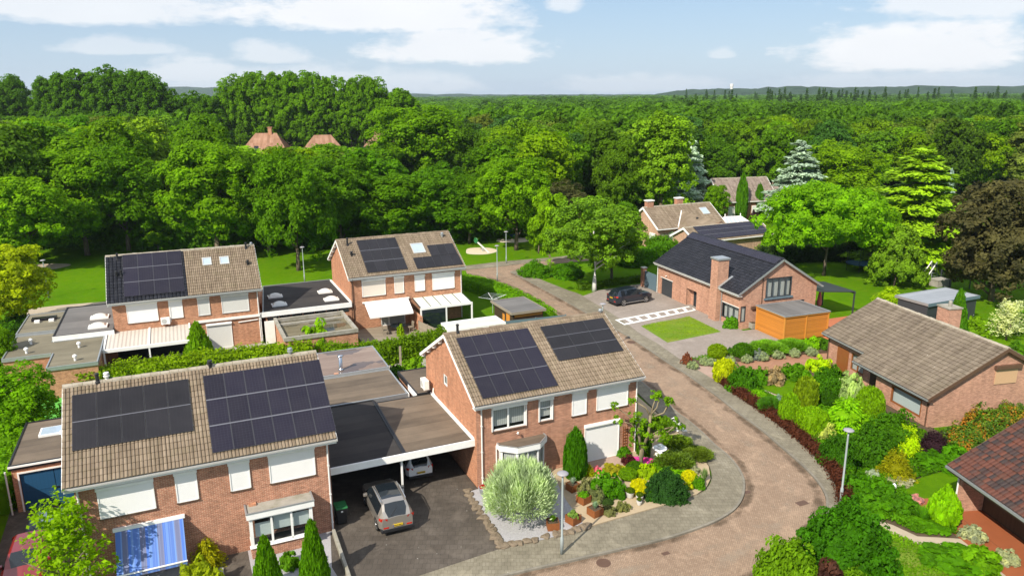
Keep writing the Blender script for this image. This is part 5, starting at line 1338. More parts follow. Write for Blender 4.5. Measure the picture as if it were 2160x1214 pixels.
mb.face([b0[0], b0[1], t1, t0]); mb.face([b0[1], b0[2], t1]); mb.face([b0[2], b0[3], t0, t1]); mb.face([b0[3], b0[0], t0]); mb.build('glass_roof', M['skylight'], cn)
for i in range(8):
    u = i / 7; p = Vector(b0[0]).lerp(Vector(b0[1]), u); q = Vector(t0).lerp(Vector(t1), min(1, max(0, (u * 5.6 - 1.0) / 3.6))); fr.tube([p + Vector((0, 0, .05)), q + Vector((0, 0, .05))], .075, 5)
for i in range(1, 4):
    for A_, B_, T in ((b0[3], b0[0], t0), (b0[1], b0[2], t1)): fr.tube([Vector(A_).lerp(Vector(B_), i / 4) + Vector((0, 0, .05)), Vector(T) + Vector((0, 0, .05))], .06, 5)
for A_, B_ in zip(b0, b0[1:] + b0[:1]): fr.tube([A_, B_], .12, 6)
fr.tube([t0, t1], .1, 6)
for t in (t0, t1): fr.lathe([(.12, 0), (.05, .15), (.1, .3), (.0, .55)], t, 8)
fr.build('frame', M['white'], cn)
mb = MB(); mb.box(.1, 5.5, .1, 3.9, 0, 2.25); mb.build('glazed_wall', M['white'], cn)
Ih = thing('far_house', 'grey brown roofed brick house flanked by two columnar trees at the wood edge', 'house', (37.6, 134.2, 0), R(14))
F1, F2, ln = simple_gable(Ih, 11.5, 4.6, 3.2, 6.9, .4, 'tile_grey', 'brick', trim='white', seed=101)
for x in (1.6, 6.3): pane_front(Ih, x, x + 1.5, .4, .4, 2.3, 'white', 'curtain')
I2 = MB(); 
mb = MB(); mb.box(11.3, 15.5, 1.5, 7, 0, 2.9); mb.build('side_wing', M['brick'], Ih)
mb = MB(); mb.face([(11.2, 1.2, 2.9), (15.8, 1.2, 2.9), (15.2, 4.2, 5.2), (11.2, 4.2, 5.2)]); mb.face([(15.8, 1.2, 2.9), (15.8, 7.2, 2.9), (15.2, 4.2, 5.2)]); mb.face([(15.8, 7.2, 2.9), (11.2, 7.2, 2.9), (11.2, 4.2, 5.2), (15.2, 4.2, 5.2)]); mb.build('side_wing_roof', M['tile_grey'], Ih)
mb = MB(); mb.tube([(15.2, 4.2, 5.25), (15.8, 1.2, 2.95)], .12, 6); mb.build('verge', M['white'], Ih)
# orange hipped roofs glimpsed between the park trees
def hip_house(name, label, x, y, rz, w, d, he, hr, chim=True, panels=0, top=None):
    o = thing(name, label, 'house', (x, y, 0), rz, 'orange roofed houses in the trees')
    mb = MB(); mb.box(.4, w - .4, .4, d - .4, 0, he); mb.build('wall', M['brick_far'], o)
    k = d * .36; a = MB(); r0, r1 = (k, d / 2, hr), (w - k, d / 2, hr)
    b = [(0, 0, he), (w, 0, he), (w, d, he), (0, d, he)]
    a.face([b[0], b[1], r1, r0]); a.face([b[1], b[2], r1]); a.face([b[2], b[3], r0, r1]); a.face([b[3], b[0], r0]); a.build('roof', M['tile_orange'], o)
    if chim:
        mb = MB(); mb.box(w * .55, w * .55 + 1.1, d / 2 - .6, d / 2 + .6, hr - 1, hr + 1.6); mb.box(w * .55 - .15, w * .55 + 1.25, d / 2 - .75, d / 2 + .75, hr + 1.603, hr + 1.8); mb.build('chimney', M['brick_warm'], o)
    for i in range(panels):
        t = .35; p = Vector(b[0]).lerp(Vector(b[1]), .3 + .12 * i); nrm = (Vector(b[1]) - Vector(b[0])).cross(Vector(r0) - Vector(b[0])).normalized()
        up = (Vector((0, d / 2, hr - he))).normalized(); c = p + up * 1.2 + nrm * .12; e = Vector((1.3, 0, 0))
        mb = MB(); mb.face([c, c + e, c + e + up * 2.0, c + up * 2.0]); mb.build('solar_panel', M['pv_blue'], o)
    return o
M['tile_orange'] = mat_tile('orange_roof_tile', ((.22, .115, .072), (.28, .155, .10), (.34, .20, .14)), mossamt=.1, lich=.1)
hip_house('hipped_house', 'orange hipped roof beside the purple-leaved tree', -83, 232, R(5), 15, 12, 5, 11, True, 1)
hip_house('hipped_house', 'small orange hipped roof with dark chimney between green crowns', -62, 228, R(20), 13, 11, 5, 10.5, False, 1)
hip_house('hipped_house', 'largest orange hipped roof with rooftop turret and blue panels', -43, 222, R(14), 15, 12, 6, 12.0, True, 3)
tw_ = thing('water_tower', 'white water tower on the wooded ridge at the horizon', 'tower', (660, 2330, 20))
mb = MB(); mb.lathe([(4, -20), (4, 20), (5, 21), (5, 29), (4.5, 30)], n=16); mb.build('tower_shaft', M['stoneware'], tw_)

# ------------------------------------------------------------------ sheds in the gardens
ds = thing('garden_studio', 'dark boarded garden studio with grey zinc flat roof behind the speckled-roof bungalow', 'shed', (39.35, 68.55, 0), R(24.2))
mb = MB(); mb.box(.15, 7.1, .15, 3.4, 0, 2.4); mb.build('wall', M['dark_metal'], ds)
flat_roof(ds, [(0, 0), (7.3, 0), (7.3, 3.7), (0, 3.7)], 2.4, 2.6, 'felt_zinc', 'zinc', .05)
mb = MB(); mb.box(-.03, 7.33, -.03, -.003, 2.35, 2.66); mb.build('fascia', M['blue_metal'], ds)
downpipe(ds, 7.0, .2, 2.4, .05)
s2 = thing('garden_shed', 'small wooden shed with dark grey flat roof by the clipped hedge', 'shed', L(FD, 13.5, -7.5), HEAD)
mb = MB(); mb.box(.15, 3.3, .1, 4.6, 0, 2.1); mb.build('wall', M['wood_dark'], s2)
flat_roof(s2, [(-.15, -.2), (3.5, -.2), (3.5, 4.85), (-.15, 4.85)], 2.12, 2.3, 'felt_grey', 'wood_grey', .03)
mb = MB(); mb.box(.12, .146, .8, 1.6, .1, 1.9); mb.box(.12, .146, 2.0, 2.5, .9, 1.6); mb.build('shed_door', M['wood_post'], s2)
mb = MB(); mb.box(.3, 3.2, .03, .096, 1.75, 2.05); mb.build('front_beam', M['wood_post'], s2)
wr = thing('flat_roof_garage', 'low garage with whitish weathered flat roof behind the middle house ridge', 'garage', L(FD, 6.4, -10.2), HEAD)
mb = MB(); mb.box(.1, 5.2, .1, 2.3, 0, 2.1); mb.build('wall', M['white'], wr)
flat_roof(wr, [(0, 0), (5.3, 0), (5.3, 2.4), (0, 2.4)], 2.1, 2.3, 'felt_white', 'white', .05)
# ------------------------------------------------------------------ street lamps
def lamp_meshes(h):
    p = MB(); p.lathe([(.085, 0), (.085, .9), (.055, .95), (.05, h - .35), (.045, h - .12)], n=12)
    hd = MB(); hd.lathe([(.05, h - .14), (.09, h - .1), (.16, h - .02), (.10, h)], n=16)
    cp = MB(); cp.lathe([(.275, h - .02), (.285, h + .01), (.24, h + .05), (.13, h + .085), (.02, h + .10)], n=24)
    return p, hd, cp
def lamp(label, loc, h=4.35):
    o = thing('street_lamp', label, 'street lamp', loc, 0, 'street lamps')
    p, hd, cp = lamp_meshes(h); p.build('pole', M['lampgrey'], o, True); hd.build('lamp_glass', M['lampglass'], o, True); cp.build('lamp_cap', M['lampcap'], o, True); return o
l0 = lamp('street lamp casting a shadow across the pavement by the willow globe', P(1185, 1167, .1))
for lb, q in (('street lamp at the pavement edge in front of the red hedge', P(1773, 1060, .1)), ('lone street lamp on the park grass between the two rear houses', P(643, 595)), ('taller looking lamp beside the side road and sandpit', P(1068, 556)),
              ('street lamp at the hedge corner of the rear right house', P(1049, 592)), ('street lamp rising behind the right end of the middle roof ridge', (7.85, 62.8, .1)), ('lamp half hidden by the yellow green tree on the left', P(103, 628))):
    dup(l0, q, 0, lb)

# ------------------------------------------------------------------ cars
def car(name, label, loc, rz, paint, Lc, Wc, Hc, belt=.62, hood=.66, ws=(.30, .44), rear=(.86, .98), wheel=.34, wb=(.19, .80), suv=True, panor=False, plate_z=.42, roofrail=False, group=None, tail_low=True):
    """car along +x (nose at +x end = Lc/2); stations run nose -> tail as fractions of the length"""
    o = thing(name, label, 'car', loc, rz, 'parked cars'); hw = Wc / 2
    st = [0, .02, .07, .15, ws[0] - .06, ws[0], (ws[0] + ws[1]) / 2, ws[1], .52, .60, .70, .78, rear[0] - .10, rear[0], (rear[0] + rear[1]) / 2, rear[1], 1.0]
    st = sorted(set(st)); zb = Hc * belt
    def roofz(f):
        if f <= ws[0]: return None
        if f < ws[1]: t = (f - ws[0]) / (ws[1] - ws[0]); return zb + (Hc - zb) * (.02 + .95 * math.sin(t * math.pi / 2) ** .9)
        if f <= rear[0]: t = (f - ws[1]) / (rear[0] - ws[1]); return Hc * (1 - .012 * (t * 2 - .8) ** 2 - (.035 * t if not suv else .02 * t))
        if f < rear[1]: t = (f - rear[0]) / (rear[1] - rear[0]); return Hc * .955 + (zb + .02 - Hc * .955) * t ** 1.1
        return None
    rows = []
    for f in st:
        e = 1 - .20 * max(0, (.10 - f) / .10) ** 1.5 - .14 * max(0, (f - .88) / .12) ** 1.8
        wbd = hw * e; x = Lc / 2 - f * Lc
        zb_ = zb if f > ws[0] else zb * (hood / belt) * (.80 + .20 * min(1, f / ws[0])) / 1.0 * (1 if f > .03 else .93)
        zr = roofz(f); lo = .24 if .05 < f < .95 else .32
        zt = zr if zr else zb_ + .03
        wt = wbd * (.99 if not zr else (.97 - .25 * min(1, (zr - zb_) / (Hc - zb))))
        wt *= 1 - .10 * max(0, (f - rear[0] + .12) / .22) if zr and f > rear[0] - .12 else 1
        half = [(wbd * .90, lo), (wbd * .985, lo + .16), (wbd, zb_ * .72), (wbd * .965, zb_), (wt if zr else wbd * .84, zt - (.05 if zr else -.015)), (wt * .80 if zr else wbd * .55, zt), (0, zt + (.025 if zr else .035))]
        rows.append((x, half, zr))
    body, glass, roof, bump_ = MB(), MB(), MB(), MB()
    def ring(r):
        x, h, _ = r; return [(x, y, z) for y, z in h] + [(x, -y, z) for y, z in h[-2::-1]]
    n = 13
    for a, b, fa, fb in zip(rows[:-1], rows[1:], st[:-1], st[1:]):
        ra, rb = ring(a), ring(b); fm = (fa + fb) / 2
        for k in range(n - 1):
            q = [ra[k], rb[k], rb[k + 1], ra[k + 1]]
            side = k in (3, 8); top = k in (4, 5, 6, 7)
            tgt = body
            if a[2] or b[2]:
                if side and ws[0] + .03 < fm < rear[0] - .03 and not (.595 < fm < .605): tgt = glass
                if k in (5, 6) and (fm < ws[1] or fm > rear[0]): tgt = glass
                if k in (5, 6) and ws[1] < fm < rear[0] - .10: tgt = roof
            if k in (0, 11): tgt = bump_
            tgt.face(q)
    for r, sg in ((rows[0], 1), (rows[-1], -1)):
        q = ring(r); body.face(q[::sg])
    bo = body.build('body', M[paint], o, True); glass.build('window', M['glass_car'], o, True)
    roof.build('roof', M['glass_car'] if panor else M[paint], o, True); bump_.build('sill_trim', M['black'], o)
    for x_, y_ in [(Lc / 2 - wb[0] * Lc, hw - .1), (Lc / 2 - wb[0] * Lc, -hw + .1), (Lc / 2 - wb[1] * Lc, hw - .1), (Lc / 2 - wb[1] * Lc, -hw + .1)]:
        sg = 1 if y_ > 0 else -1; Mx = Matrix.Translation((x_, y_, wheel)) @ Matrix.Rotation(R(-90 * sg), 4, 'X')
        t = MB(); t.M = Mx; t.lathe([(wheel * .62, -.11), (wheel * .95, -.11), (wheel, -.08), (wheel, .07), (wheel * .95, .105), (wheel * .68, .108)], n=24); wh = t.build('wheel', M['rubber'], o, True)
        t = MB(); t.M = Mx; t.lathe([(wheel * .70, .09), (wheel * .70, .112), (wheel * .64, .112), (wheel * .60, .095)], n=24)
        for i in range(5):
            an_ = 2 * math.pi * i / 5; c, s_ = math.cos(an_), math.sin(an_); p = wheel * .07
            t.face([(c * .02 - s_ * p, s_ * .02 + c * p, .118), (c * .02 + s_ * p, s_ * .02 - c * p, .118), (c * wheel * .64 + s_ * p, s_ * wheel * .64 - c * p, .110), (c * wheel * .64 - s_ * p, s_ * wheel * .64 + c * p, .110)][::-1])
        t.lathe([(wheel * .16, .10), (wheel * .14, .124)], n=12); t.build('rim', M['chrome'], wh)
        t = MB(); t.M = Mx; m_ = 14
        for i in range(m_):
            a0, a1 = R(-200 + 220 * i / m_), R(-200 + 220 * (i + 1) / m_); ro_, ri = wheel * 1.17, wheel * 1.02
            t.face([(ri * math.cos(a0), sg * -ri * math.sin(a0) * -1 if False else ri * math.sin(a0) * sg, .102), (ri * math.cos(a1), ri * math.sin(a1) * sg, .102), (ro_ * math.cos(a1), ro_ * math.sin(a1) * sg, .098), (ro_ * math.cos(a0), ro_ * math.sin(a0) * sg, .098)])
        t.build('wheel_arch', M['black'], o)
    xr = -Lc / 2
    for sg in (1, -1):
        t = MB(); y0_, y1_ = sg * hw * .55, sg * hw * .90; zl = zb * .98
        a = [(xr + .015, y0_, zl - .02), (xr + .06, y1_, zl - .02), (xr + .22, sg * hw * .985, zl + .0), (xr + .22, sg * hw * .965, zl + .14), (xr + .05, y1_, zl + .16), (xr - .0, y0_, zl + .10)]
        a = [(p[0] - .02, p[1] * 1.02, p[2] - .06) for p in a]
        t.face(a[:2] + a[4:] if sg < 0 else (a[:2] + a[4:])[::-1]); t.face([a[1], a[2], a[3], a[4]] if sg < 0 else [a[4], a[3], a[2], a[1]])
        t.build('tail_light', M['red_lens'], o)
        t = MB(); xf = Lc / 2
        b_ = [(xf - .03, sg * hw * .45, zb * .72), (xf - .12, sg * hw * .84, zb * .74), (xf - .42, sg * hw * .975, zb * .84), (xf - .40, sg * hw * .93, zb * .93), (xf - .1, sg * hw * .80, zb * .87), (xf - .02, sg * hw * .45, zb * .80)]
        t.face(b_ if sg > 0 else b_[::-1]); t.build('headlight', M['clear_lens'], o)
        t = MB(); xm = Lc / 2 - (ws[0] + .075) * Lc; t.box(xm - .1, xm + .1, min(sg * hw * .97, sg * (hw + .2)), max(sg * hw * .97, sg * (hw + .2)), zb - .02, zb + .14); t.build('side_mirror', M[paint], o, bevel=.03)
        if tail_low:
            t = MB(); t.box(xr - .012, xr + .06, min(sg * hw * .5, sg * hw * .8), max(sg * hw * .5, sg * hw * .8), .50, .58); t.build('rear_reflector', M['red_lens'], o)
    t = MB(); t.box(xr - .025, xr + .35, -hw * .93, hw * .93, .25, .46); t.build('rear_bumper', M['black'], o, bevel=.04)
    t = MB(); t.box(Lc / 2 - .35, Lc / 2 + .02, -hw * .78, hw * .78, .25, .50); t.build('front_bumper', M['black'], o, bevel=.04)
    t = MB(); t.box(xr - .05, xr - .027, -.26, .26, plate_z, plate_z + .115); pl_ = t.build('number_plate', M['plate'], o)
    t = MB(); t.box(xr - .056, xr - .051, .215, .26, plate_z, plate_z + .115); t.build('plate_band', M['plate_blue'], pl_)
    t = MB()
    for y_, ww in ((.17, .05), (.10, .05), (.02, .045), (-.06, .05), (-.13, .05), (-.2, .04)): t.box(xr - .055, xr - .051, y_ - ww / 2, y_ + ww / 2, plate_z + .03, plate_z + .085)
    t.build('plate_marks', M['black'], pl_)
    t = MB(); t.tube([(xr + .12, 0, Hc * .93), (xr + .1, .3, zb + .1)], .012, 5); t.build('rear_wiper', M['black'], o)
    if roofrail:
        for sg in (1, -1):
            t = MB(); t.tube([(Lc / 2 - ws[1] * Lc - .05, sg * hw * .70, Hc - .0), (0 - .2, sg * hw * .71, Hc + .05), (xr + (1 - rear[0]) * Lc + .1, sg * hw * .69, Hc - .01)], .028, 6); t.build('roof_rail', M['chrome'], o)
    return o
def heading(a, b): d = Vector(b) - Vector(a); return math.atan2(d.y, d.x)
suv = car('parked_car', 'silver beige SUV with dark glass roof half under the carport', (-6.82, 36.52, .105), R(113.5), 'car_grey', 4.44, 1.86, 1.64, ws=(.29, .42), rear=(.87, .985), panor=True, roofrail=True, wheel=.35, plate_z=.56)
wc = car('parked_car', 'white small hatchback with orange-red rear lights deep under the carport', (-6.05, 41.62, .105), R(112), 'car_white', 3.5, 1.62, 1.47, ws=(.24, .40), rear=(.90, .99), wheel=.29, suv=False, plate_z=.55, tail_low=False)
bk = car('parked_car', 'black SUV parked on the grey drive of the black-roofed bungalow', (12.75, 79.0, .105), R(28.5), 'car_black', 4.85, 1.93, 1.74, ws=(.30, .43), rear=(.86, .985), wheel=.38, plate_z=.82, roofrail=False)
t = MB(); t.box(-1.2, 1.2, -1.0, -.93, .28, .34); t.build('running_board', M['chrome'], bk)
rd = car('parked_car', 'dark red car half hidden by the maple beside the blue garage doors', L(FA, -2.35, 3.0, .05), HEAD + R(-90), 'car_red', 4.3, 1.78, 1.47, ws=(.28, .42), rear=(.84, .985), suv=False, wheel=.31)

# ------------------------------------------------------------------ garage left of the front left house
gl_ = thing('brick_garage', 'brick garage with dark blue double doors and brown flat roof', 'garage', FA.translation, HEAD)
mb = MB(); mb.box(-3.75, .3, 9.6, 15.6, -.05, 2.6, skip='f')
fnq = lambda u, z, d: (u, 9.6 + d, z)
wall_open(mb, -3.75, .3, -.05, 2.6, [(-3.42, -.2, .05, 2.3)], fnq); mb.build('wall', M['brick_warm'], gl_)
flat_roof(gl_, [(-3.85, 9.5), (.35, 9.5), (.35, 15.7), (-3.85, 15.7)], 2.6, 2.82, 'felt_brown', 'black', .06)
mb = MB(); mb.box(-3.85, .35, 9.44, 9.497, 2.74, 2.84); mb.build('roof_trim', M['white'], gl_)
mb = MB(); mb.box(-3.40, -1.83, 9.66, 9.72, .05, 2.28); mb.box(-1.80, -.22, 9.66, 9.72, .05, 2.28); dd = mb.build('double_door', M['blue_door'], gl_)
mb = MB(); mb.box(-1.95, -1.68, 9.62, 9.655, 1.1, 1.2); mb.box(-3.39, -.23, 9.645, 9.657, 1.15, 1.19, 1); mb.build('door_handle', [M['steel'], M['blue_door']], dd)
mb = MB(); mb.box(-3.5, -3.42, 9.55, 9.6, .05, 2.38); mb.box(-3.418, -.1, 9.55, 9.597, 2.303, 2.38); mb.build('door_frame', M['white'], gl_)
mb = MB(); mb.box(-2.85, -1.6, 13.0, 14.2, 2.823, 2.95); o = mb.build('skylight', M['white'], gl_)
mb = MB(); mb.box(-2.75, -1.7, 13.1, 14.1, 2.953, 2.975); mb.build('pane', M['skylight'], o)
mb = MB(); mb.lathe([(.1, 0), (.1, .35), (.18, .35), (.14, .5)], (-1.5, 12.3, 2.82), 10); mb.build('vent_pipe', M['white'], gl_)
downpipe(gl_, -4.0, 9.45, 2.6, .05)
nh = thing('neighbour_house', 'orange rendered house corner at the left picture edge with pink hanging flowers', 'house', L(FA, -6.5, 0), HEAD)
mb = MB(); mb.box(-2, 1.75, -6, 9.3, -.05, 2.9); mb.build('wall', M['brick_warm'], nh); mb = MB(); mb.box(-2, 1.95, -6.2, 9.6, 2.903, 3.05); mb.build('roof', M['zinc'], nh)
cov = thing('covered_load', 'grey tarpaulin covered load in front of the blue garage doors', 'tarpaulin', L(FA, -2.0, 7.4, .05), HEAD)
mb = MB(); n = 10
vs = [[(2.2 * (i / n - .5), 1.9 * (j / n - .5), .02 + .78 * (max(0, math.sin(math.pi * i / n)) * max(0, math.sin(math.pi * j / n))) ** .4 * (1 + .12 * math.sin(5 * i + 3 * j))) for i in range(n + 1)] for j in range(n + 1)]
for j in range(n):
    for i in range(n): mb.face([vs[j][i], vs[j][i + 1], vs[j + 1][i + 1], vs[j + 1][i]])
mb.build('tarpaulin', M['blue_metal'], cov, True)

# ------------------------------------------------------------------ bins, pots, garden furniture
bn = thing('wheelie_bin', 'black wheelie bin with green lid beside the front left house', 'bin', (-9.12, 35.7, .105), R(24))
mb = MB(); i = mb.pts([(-.24, -.28, .08), (.24, -.28, .08), (.24, .28, .08), (-.24, .28, .08), (-.29, -.36, .95), (.29, -.36, .95), (.29, .36, .95), (-.29, .36, .95)])
for q in ((0, 3, 2, 1), (4, 5, 6, 7), (0, 1, 5, 4), (1, 2, 6, 5), (2, 3, 7, 6), (3, 0, 4, 7)): mb.f.append(tuple(i + k for k in q)); mb.m.append(0)
mb.build('bin_body', M['black'], bn, bevel=.02)
mb = MB(); mb.box(-.31, .31, -.39, .40, .955, 1.03); mb.box(-.2, .2, -.2, .2, 1.033, 1.07); mb.build('lid', M['bin_green'], bn, bevel=.02)
for sg in (-1, 1): mb = MB(); mb.tube([(sg * .26, .3, .1), (sg * .31, .3, .1)], .1, 12); mb.build('wheel', M['rubber'], bn)
mb = MB(); mb.box(-.05, .05, -.368, -.36, .78, .86); mb.build('sticker', M['white'], bn)
lw = thing('garden_wall', 'low weathered concrete wall strip beside the dark driveway', 'wall', P(701, 1127, .1))
mb = MB(); a, b = Vector((0, 0, 0)), P(742, 1250, .1) - P(701, 1127, .1); d = b.normalized(); nn = Vector((-d.y, d.x, 0)) * .16
mb.prism([tuple(a.xy), tuple(b.xy), tuple((b + nn).xy), tuple((a + nn).xy)], -.1, .32); mb.build('wall_strip', M['moss_con'], lw, bevel=.02)
# rough stone edging round the gravel bed: each boulder is a thing
def boulder_mesh(seed):
    r_ = np.random.default_rng(seed); mb = MB(); n, m_ = 8, 5
    ph = r_.uniform(0, 6, 6)
    f = lambda th, z: 1 + .14 * math.sin(3 * th + ph[0]) + .1 * math.sin(5 * th + ph[1] + z * 3) + .08 * math.sin(2 * th + 4 * z + ph[2])
    prof = [(.75, -.3), (1.0, 0), (.95, .3), (.7, .5), (.0, .58)]
    rings = [mb.pts([(r * f(2 * math.pi * k / n, z) * math.cos(2 * math.pi * k / n), r * f(2 * math.pi * k / n, z) * math.sin(2 * math.pi * k / n), z * (1 + .15 * math.sin(2 * math.pi * k / n * 2 + ph[3]))) for k in range(n)]) for r, z in prof]
    for i in range(len(prof) - 1):
        for k in range(n): l = (k + 1) % n; mb.f.append((rings[i] + k, rings[i] + l, rings[i + 1] + l, rings[i + 1] + k)); mb.m.append(0)
    return mb
protos = []
for sd_ in range(4):
    o = boulder_mesh(sd_ + 3).build('edging_stone', M['stone']); protos.append(o)
edge = [(988, 1036), (1000, 1062), (1020, 1092), (1040, 1122), (1061, 1152), (1095, 1146), (1130, 1138), (1173, 1128), (1205, 1121), (1235, 1111)]
pts = wobble([P(*q, .14) for q in edge], .42); k = 0
for i, p in enumerate(pts):
    o = protos[k % 4] if k < 4 else protos[k % 4].copy()
    if k >= 4: COL.objects.link(o)
    f = random.uniform(.20, .30); o.location = (p.x + random.uniform(-.05, .05), p.y + random.uniform(.0, .14), .12); o.rotation_euler = (0, 0, random.uniform(0, 6)); o.scale = (f * 1.25, f, f * random.uniform(.8, 1.1))
    tag(o, 'rough brown edging stone along the gravel bed rim', 'stone', 'rough stones edging the gravel bed'); k += 1
# rusty square planters (plants are added later)
PLANT_POTS = []
for u, v, wd, lb in ((1166, 1112, .62, 'rusty square planter in shade beside the willow globe'), (1209, 1100, .62, 'rusty square planter with small succulents next to the lamp post'), (1255, 1084, .64, 'rusty square planter with grass tuft and spiky blue agave'),
                     (1231, 1058, .6, 'rusty square planter with green herbs halfway along the gravel edge'), (1208, 1032, .6, 'rusty square planter with grey agave nearest the column cypress')):
    o = thing('square_planter', lb, 'planter', P(u, v, .15), R(24.2 + random.uniform(-20, 20)), 'rusty square planters')
    h = wd / 2; mb = MB(); t_ = .02
    mb.box(-h, h, -h, -h + t_, 0, .42); mb.box(-h, h, h - t_, h, 0, .42); mb.box(-h, -h + t_, -h + t_ + .001, h - t_ - .001, 0, .42); mb.box(h - t_, h, -h + t_ + .001, h - t_ - .001, 0, .42); mb.build('planter_wall', M['corten'], o)
    mb = MB(); mb.box(-h + .021, h - .021, -h + .021, h - .021, .02, .36); mb.build('soil', M['soil'], o); PLANT_POTS.append(o)
def urn(label, u, v, s=.22, mat='stoneware'):
    o = thing('stone_pot', label, 'pot', P(u, v, .15)); mb = MB(); mb.lathe([(s * .6, 0), (s * .75, .03), (s, s * 1.4), (s * 1.05, s * 1.5), (s * .85, s * 1.5), (s * .8, s * 1.2)], n=14); mb.build('pot_body', M[mat], o, True); return o
POTS = [urn('pale stone pot with clipped dark bush on the sand', 1329, 1048, .24), urn('small pale pot on the sand below the yellow ball', 1349, 1055, .2), urn('tiny pale pot with grass on the sand by the pavement', 1348, 1064, .15),
        urn('grey pot with red flowers at the house corner by the driveway', 1020, 1040, .26, 'zinc')]
# white garden ornaments
def heron(label, u, v, h=.95):
    o = thing('bird_statue', label, 'statue', P(u, v, .15), R(200)); mb = MB()
    mb.lathe([(.12, 0), (.12, .03), (.02, .05)], n=10)
    mb.tube([(.02, .03, .03), (.0, .03, .42)], .016, 6); mb.tube([(.02, -.03, .03), (.0, -.03, .42)], .016, 6)
    mb.tube([(-.34, 0, .40), (-.16, 0, .46), (.05, 0, .56), (.17, 0, .62), (.23, 0, .70)], [.02, .10, .14, .10, .045], 10)
    mb.tube([(.2, 0, .66), (.29, 0, .78), (.24, 0, .88), (.25, 0, .95), (.31, 0, .985), (.36, 0, .975), (.52, 0, .95)], [.045, .032, .028, .035, .045, .028, .004], 8)
    mb.build('bird_body', M['statue'], o, True); return o
heron('white heron statue nearer the pavement bend', 1440, 922); heron('white heron statue beside the pollarded plane, partly behind twigs', 1428, 908)
bb = thing('bird_bath', 'white tiered bowl ornament with cut crystals by the plane trunk', 'ornament', P(1391, 965, .15))
mb = MB(); mb.lathe([(.22, 0), (.2, .06), (.08, .14), (.07, .45), (.14, .5), (.42, .62), (.45, .68), (.40, .68), (.12, .62), (.05, .70), (.22, .86), (.02, .92)], n=18); mb.build('bowl', M['statue'], bb, True)
bb2 = dup(bb, P(1392, 972, .15), 1.0, 'lower white bowl ornament in front of the tiered one', .7)
# park furniture
sp = thing('play_sail', 'white slanted play beam with green wheel in the near sandpit', 'play equipment', P(1018, 530), R(-40))
mb = MB(); mb.box(-1.4, 1.4, -.12, .12, .55, .66); i_ = len(mb.v); mb.build('beam', M['stoneware'], sp).rotation_euler = (0, R(30), 0)
mb = MB(); mb.tube([(0, 0, 0), (0, 0, .6)], .08, 8); mb.build('post', M['lampgrey'], sp)
mb = MB(); mb.M = Matrix.Translation((-1.3, 0, 1.45)) @ Matrix.Rotation(R(90), 4, 'X'); mb.lathe([(.36, -.04), (.42, 0), (.36, .04), (.28, .02), (.28, -.02)], n=18); mb.build('wheel', M['bin_green'], sp)
rb = thing('play_spinner', 'blue dish shaped play spinner in the shaded far sandpit', 'play equipment', P(1083, 502))
mb = MB(); mb.lathe([(.2, .1), (.9, .4), (1.2, .8), (1.1, .82), (.8, .5), (.1, .3)], n=18); mb.build('dish', M['blue_door'], rb, True); mb = MB(); mb.tube([(0, 0, 0), (0, 0, .2)], .12, 8); mb.build('post', M['dark_metal'], rb)
sl = thing('play_slide', 'white garden slide with two rails on the lawn at the right', 'slide', (48.8, 87.2, 0), R(35))
mb = MB(); mb.tube([(0, -.32, .25), (2.6, -.32, 2.25)], .07, 6); mb.tube([(0, .32, .25), (2.6, .32, 2.25)], .07, 6); mb.build('chute', M['stoneware'], sl)
mb = MB(); mb.tube([(2.6, -.3, 2.2), (3.1, -.35, 0)], .04, 6); mb.tube([(2.6, .3, 2.2), (3.1, .35, 0)], .04, 6)
for z in (.4, .8, 1.2, 1.6): x = 2.6 + .5 * (2.2 - z) / 2.2; mb.tube([(x, -.32, z), (x, .32, z)], .025, 5)
mb.build('ladder', M['lampgrey'], sl)
bx = thing('play_box', 'pale wooden box beside the white slide', 'box', (50.2, 85.9, 0), R(20)); mb = MB(); mb.box(-.9, .9, -.6, .6, 0, .75); mb.box(-.95, .95, -.65, .65, .753, .83); mb.build('box', M['moss_con'], bx)
tr = thing('trampoline', 'dark round trampoline with safety net under the pale green tree', 'trampoline', (44.7, 94.2, 0))
mb = MB(); mb.lathe([(1.75, .85), (1.8, .9), (1.75, .95), (1.5, .93)], n=24); mb.build('bed', M['blue_door'], tr)
mb = MB()
for i in range(6): a = math.pi * i / 3; c = (1.8 * math.cos(a), 1.8 * math.sin(a)); mb.tube([(*c, 0), (*c, 2.6)], .035, 6)
mb.build('frame', M['dark_metal'], tr)
mb = MB(); n = 24
for i in range(n): a, b = 2 * math.pi * i / n, 2 * math.pi * (i + 1) / n; mb.face([(1.75 * math.cos(a), 1.75 * math.sin(a), .95), (1.75 * math.cos(b), 1.75 * math.sin(b), .95), (1.75 * math.cos(b), 1.75 * math.sin(b), 2.5), (1.75 * math.cos(a), 1.75 * math.sin(a), 2.5)])
mb.build('net', M['glass'], tr)
# fences
def fence(label, a, b, h, kind='mesh', mat='dark_metal', step=2.5, name='fence'):
    a, b = Vector(a), Vector(b); d = b - a; Ln = d.length; o = thing(name, label, 'fence', a, math.atan2(d.y, d.x)); n = max(1, round(Ln / step))
    for i in range(n + 1): x = Ln * i / n; mb = MB(); mb.box(x - .05, x + .05, -.05, .05, 0, h + .05); mb.build('post', M[mat], o)
    mb = MB()
    if kind == 'mesh':
        for z in np.arange(.1, h, .22): mb.box(.05, Ln - .05, -.008, .008, z, z + .018)
        for x in np.arange(.1, Ln, .5): mb.box(x, x + .012, -.004, .004, .05, h)
    else:
        for i in range(n): mb.box(Ln * i / n + .052, Ln * (i + 1) / n - .052, -.02, .02, .05, h)
    mb.build('fence_panel', M[mat], o); return o
fence('dark wire mesh fence across the lawn behind the slide', (52.6, 95.5, 0), (50.6, 84.5, 0), 1.6)
